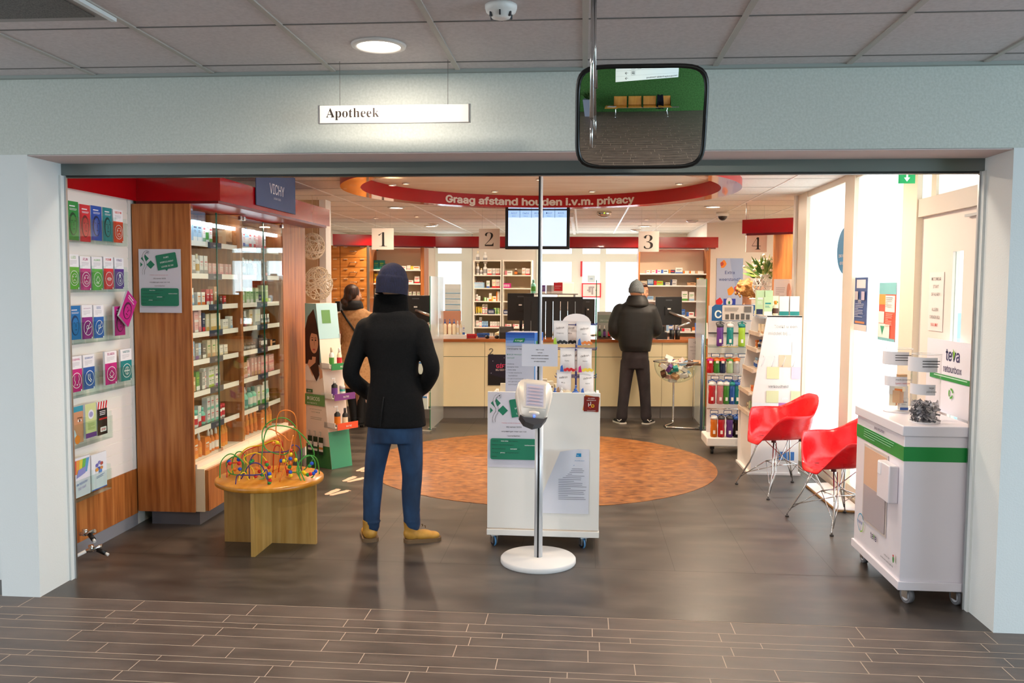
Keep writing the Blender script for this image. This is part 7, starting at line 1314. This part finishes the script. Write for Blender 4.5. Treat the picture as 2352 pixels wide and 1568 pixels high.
b = B(); loft(b, rings(Y3, [(1426, 1494, 806, .14), (1422, 1496, 795, .16), (1418, 1500, 770, .165), (1414, 1504, 740, .16), (1416, 1504, 716, .15), (1428, 1494, 700, .125), (1440, 1484, 690, .1)]), JK, 32)
limb(b, [pt(Y3, 1424, 712), pt(Y3, 1413, 738), pt(Y3, 1411, 760, .0), pt(Y3, 1420, 772, .12)], [.085, .08, .072, .06], JK); limb(b, [pt(Y3, 1494, 712), pt(Y3, 1504, 738), pt(Y3, 1508, 758, .0), pt(Y3, 1500, 768, .12)], [.085, .08, .072, .06], JK)
j_ = child(local(remesh(b, JK, .012, 2, 'jacket'), m3), 'jacket', m3); b = B(); x_, z_, r_ = ctr(Y3, 1440, 1486, 697); loft(b, [(x_, Y3-.03, z_-.05, .1, .1), (x_, Y3-.03, z_-.02, .14, .13), (x_, Y3-.02, z_+.04, .13, .12), (x_, Y3, z_+.1, .1, .1)], JK, 26); child(local(remesh(b, JK, .011, 2, 'hood'), m3), 'hood', m3)
TR = noisemat('dark_grey_trousers', ['#221d22', '#2d272c', '#383136'], (1, 1, .6), 10, 5, .8, bump=.3)
b = B(); loft(b, rings(Y3, [(1430, 1488, 845, .11), (1428, 1490, 820, .13), (1430, 1488, 795, .12)]), TR, 26); limb(b, [pt(Y3, 1443, 830), pt(Y3, 1438, 865), pt(Y3, 1434, 900), pt(Y3, 1430, 935), pt(Y3, 1428, 958)], [.092, .08, .07, .065, .07], TR); limb(b, [pt(Y3, 1474, 830), pt(Y3, 1478, 865), pt(Y3, 1481, 900), pt(Y3, 1483, 935), pt(Y3, 1484, 957)], [.092, .08, .068, .064, .068], TR); child(local(remesh(b, TR, .010, 2, 'trousers'), m3), 'trousers', m3)
for px, yw in ((1428, PI+.45), (1485, PI-.5)):
    q = pt(Y3, px, 960)-m3.location; o = shoe(m3, (q.x, .0, 0), yw, .2, M('#15161a', .6), M('#d8d4cc', .6), False, .085, 'trainer'); b = B(); sx_ = -1 if px < 1450 else 1; b.tube([(q.x+.055*sx_, -.035, .05), (q.x+.03*sx_, -.058, .038), (q.x+.005*sx_, -.06, .06)], .006, WHITE, 6); b.put('side_mark', o)
GK = noisemat('grey_knit', ['#5a646a', '#6d777c', '#7f888c'], (6, 6, 1), 30, 3, .9, bump=.4); b = B(); b.sph((0, .012, .055), .102, GK, 3, (.86, 1.0, 1.05)); b.sph((0, .01, .155), .02, GK, 2); loft(b, [(0, .010, .0, .090, .105), (0, .012, .03, .093, .108), (0, .012, .06, .091, .106)], GK, 32); b.xf(R5 @ Matrix.Rotation(.08, 4, 'X')); child(remesh(b, GK, .008, 2, 'beanie'), 'beanie', m3)
# ---- seated or half hidden people: compact bodies with clothes
def half(name_label, Y, px, py, yaw, skin, hair, cloth, seat_z, pitch=0, sc=.95, hairfn=None, base=0):
    h_ = pt(Y, px, py); t = thing('person', name_label, 'person', (h_.x, Y, base)); b = B(); R_ = headgeo(b, h_, yaw, skin, sc, pitch); f = Vector((math.sin(yaw), -math.cos(yaw), 0)); s_ = Vector((math.cos(yaw), math.sin(yaw), 0)); z = h_.z
    nb = h_-f*.02*abs(pitch)*3
    b.tube([h_+Vector((0, 0, -.05)), nb+Vector((0, 0, -.16))-f*.03], .052, skin, 14); loft(b, [(nb.x-f.x*.05, nb.y-f.y*.05, z-e, rx*.9, ry*.9) for e, rx, ry in ((.6, .15, .11), (.45, .15, .11), (.3, .17, .11), (.22, .15, .09), (.17, .07, .06))], skin, 16)
    arms = []
    for k in (-1, 1):
        sh_ = nb-f*.05+s_*.17*k+Vector((0, 0, -.25)); el = sh_+s_*.05*k+Vector((0, 0, -.26))+f*.05; wr = el+f*.24-s_*.06*k+Vector((0, 0, .02)); limb(b, [sh_, el, wr], [.042, .038, .027], skin); hand(b, wr, f, (0, 0, 1), skin, .85); arms.append((sh_, el, wr))
    hp = nb-f*.05+Vector((0, 0, -.62))
    for k in (-1, 1):
        kn = hp+f*(.42 if seat_z else .02)+s_*.1*k; kn.z = (seat_z+.03) if seat_z else .5; hp2 = hp+s_*.09*k; limb(b, [hp2, kn, Vector((kn.x, kn.y, .06))], [.075, .055, .04], skin)
    bm_ = remesh(b, skin, .012, 2, 'body'); child(local(bm_, t), 'body', t); R6 = Matrix.Translation(-t.location) @ R_; facebits(t, R6)
    b = B(); loft(b, [(nb.x-f.x*.05, nb.y-f.y*.05, z-e, rx, ry) for e, rx, ry in ((.66, .17, .14), (.5, .175, .135), (.3, .2, .13), (.22, .18, .11), (.17, .09, .08))], cloth, 24)
    for sh_, el, wr in arms: limb(b, [sh_, el, wr-f*.04], [.06, .052, .045], cloth)
    child(local(remesh(b, cloth, .012, 2, 'top'), t), 'top', t); b = B(); DT = M('#23252c', .8)
    for k in (-1, 1):
        kn = hp+f*(.42 if seat_z else .02)+s_*.1*k; kn.z = (seat_z+.03) if seat_z else .5; limb(b, [hp+s_*.09*k, kn, Vector((kn.x, kn.y, .09))], [.09, .072, .055], DT); b.sph((kn.x+f.x*.05, kn.y+f.y*.05, .045), .045, DT, 2, (1.2, 1.4, .9))
    child(local(remesh(b, DT, .014, 2, 'trousers'), t), 'trousers', t)
    b = B(); hairfn(b); b.xf(R6); child(remesh(b, hair, .009, 1, 'hair'), 'hair', t); return t
def shorthair(b):
    b.sph((0, .03, .045), .098, SKIN, 3, (.86, .95, .95)); b.sph((0, -.045, .1), .035, SKIN, 2, (1.5, 1, .7))
def curly(b):
    g = random.Random(6); b.sph((0, .03, .03), .105, SKIN, 3, (1, 1, 1))
    for i in range(90):
        a, e_ = g.uniform(0, 2*PI), g.uniform(-.9, 1.5); d = Vector((math.cos(a)*math.cos(e_), math.sin(a)*math.cos(e_), math.sin(e_)))
        if d.y < -.55 and d.z < .5: continue
        b.sph(Vector((0, .03, .01))+d*g.uniform(.1, .135), g.uniform(.016, .028), SKIN, 1)
BH = noisemat('blond_curls', ['#7a4a22', '#b07c42', '#d9aa6a'], (1, 1, 1), 40, 4, .55, bump=.6)
half('person with curly blond hair and brown speckled top seated at desk four', 10.12, 1716, 668, PI-.2, SKIN, BH, noisemat('speckled_fur', ['#3a2a1c', '#7a5f3e', '#b89a70'], (1, 1, 1), 60, 3, .9, bump=.4), .45, hairfn=curly)
half('person with short dark hair bowed over the monitor of desk four', 11.75, 1746, 667, -.35, SKIN, noisemat('dark_short_hair', ['#2a1a14', '#4a3024', '#5f4232'], (4, 4, 1), 20, 3, .6), M('#dfe3ea', .7), .45, .35, hairfn=shorthair)
half('person in blue shirt behind the counter, mostly hidden by the man in grey beanie', 11.62, 1477, 672, .15, SKIN, HRB, M('#2456c8', .7), 0, 0, hairfn=shorthair)
for x, y, l in ((at(1716, 668, Y=10.12).x, 10.16, 'dark visitor stool under the curly haired person'), (at(1746, 667, Y=11.75).x, 11.85, 'dark office stool under the bowed clerk')):
    t = thing('stool', l, 'stool', (x, y, 0)); B().lathe([(.2, .40), (.2, .43), (.17, .44), (.01, .44)], (0, 0, 0), DGREY, 28).put('seat', t); B().cyl((0, 0, .02), (0, 0, .40), .02, CHROME, 12).put('column', t); B().lathe([(.2, 0), (.2, .015), (.03, .03)], (0, 0, 0), CHROME, 28).put('base', t)
# ================================================================ what the mirror shows: waiting area behind the viewer
t = thing('beam_bench', 'row of honey coloured shell seats on a steel beam against the green wall', 'bench', (-.6, -3.2, 0)); SEAT = noisemat('bent_beech', ['#c98a34', '#d99a44'], (6, 1, 1), 3, 3, .35)
B().box(0, 2.5, -.03, .03, .36, .40, CHROME).put('beam', t)
for k in (1, 2, 3, 4):
    if k == 0: continue
    x = .5*k; prof = [(-.2, .43), (-.17, .415), (.0, .40), (.16, .41), (.2, .45), (.22, .55), (.26, .8)]; b = B(); b.prism([(y, z) for y, z in prof]+[(y+.012, z+.012) for y, z in prof[::-1]], x-.22, x+.22, SEAT, 'x'); b.xf(Matrix.Rotation(PI, 4, 'Z')); b.xf(Matrix.Translation((2*x, 0, 0))); b.put('seat', t)
B().box(0, .42, -.22, .2, .40, .42, SEAT).put('side_table', t)
for x in (.35, 2.1): B().tube([(x, 0, .37), (x, -.05, .2), (x, .22, .03), (x, .25, 0.01)], .018, CHROME, 8).tube([(x, -.05, .2), (x, -.25, .03), (x, -.27, .01)], .018, CHROME, 8).put('leg', t)
one(B().box(-.14, .14, -.1, .1, 0, .006, M('#e6dcd8', .6)), 'magazine', 'magazine lying on the side table of the waiting bench', 'magazine', (-.38, -3.2, .4205), .3)
b = B(); b.grid(lambda u, v: (.2*(u-.5)*(1+.3*v), .23-.36*v if v < .5 else .05-.0*v+.12*math.sin(3*u), .75-.6*v+.02*math.sin(9*u)), 10, 12, M('#14182c', .9)); bmesh.ops.solidify(b.bm, geom=b.bm.faces[:], thickness=.02); b.xf(Matrix.Rotation(PI, 4, 'Z')); one(b, 'draped_coat', 'dark blue coat draped over the end seat of the waiting bench', 'coat', (1.25, -3.18, .12))
t = thing('planter', 'tall grey square planter with a bushy plant beside the waiting bench', 'planter', (-1.15, -3.3, 0)); B().prism([(-.16, 0), (.16, 0), (.2, .75), (-.2, .75)], -.17, .17, M('#8b93a8', .4)).put('pot', t); g = random.Random(2); b = B()
for i in range(90):
    a = g.uniform(0, 2*PI); L = g.uniform(.25, .6); e_ = g.uniform(.5, 1.4); d = Vector((math.cos(a)*math.cos(e_), math.sin(a)*math.cos(e_), math.sin(e_))); p0 = Vector((g.uniform(-.1, .1), g.uniform(-.1, .1), .74)); p1 = p0+d*L*.6; p2 = p0+d*L+Vector((math.cos(a), math.sin(a), -.6))*.12; n = Vector((-math.sin(a), math.cos(a), 0))*.02; b.quad([p0-n*.4, p1-n, p1+n, p0+n*.4], M('#3a5a28', .5)); b.quad([p1-n, p2, p1+n], M('#55743a', .5))
b.put('foliage', t)
t = thing('direction_sign', 'white hanging direction sign with arrows and pictograms near the mirror', 'sign', (1.35, -1.35, 1.86), PI-.55); w = 1.7; B().box(0, w, -.012, 0, 0, .40, M('#dfe8e2', .4)).put('panel', t); p = P(y=-.013); D = M('#1a1c1c', .5)
for z in (.133, .266): p.rect(0, z, w, .002, D)
for k, z in enumerate((.31, .17, .04)): x = 1.45; (p.line([(x, z), (x, z+.07)], .008, D), p.line([(x-.03, z+.04), (x, z+.07), (x+.03, z+.04)], .008, D)) if k == 0 else (p.line([(x-.035, z+.035), (x+.035, z+.035)], .008, D), p.line([(x, z+.065), (x+.035, z+.035), (x, z+.005)], .008, D))
p.text('Verloskundige Praktijk Ypenburg', .04, .035, .085, D, 0, 'LEFT'); p.text('toiletten', .3, .3, .085, D, 0, 'LEFT')
for x, z in ((1.25, .285), (1.1, .285), (1.25, .15)): p.line([(x, z), (x+.09, z), (x+.09, z+.1), (x, z+.1), (x, z)], .003, D); p.disc(x+.03, z+.08, .009, D); p.disc(x+.065, z+.08, .009, D); p.rect(x+.022, z+.015, .016, .05, D); p.poly([(x+.05, z+.03), (x+.08, z+.03), (x+.065, z+.07)], D)
p.b.put('lettering', t); [B().cyl((x, -.006, .4), (x, -.006, HZ-1.86), .0015, ALU, 5).put('wire', t) for x in (.2, 1.3)]
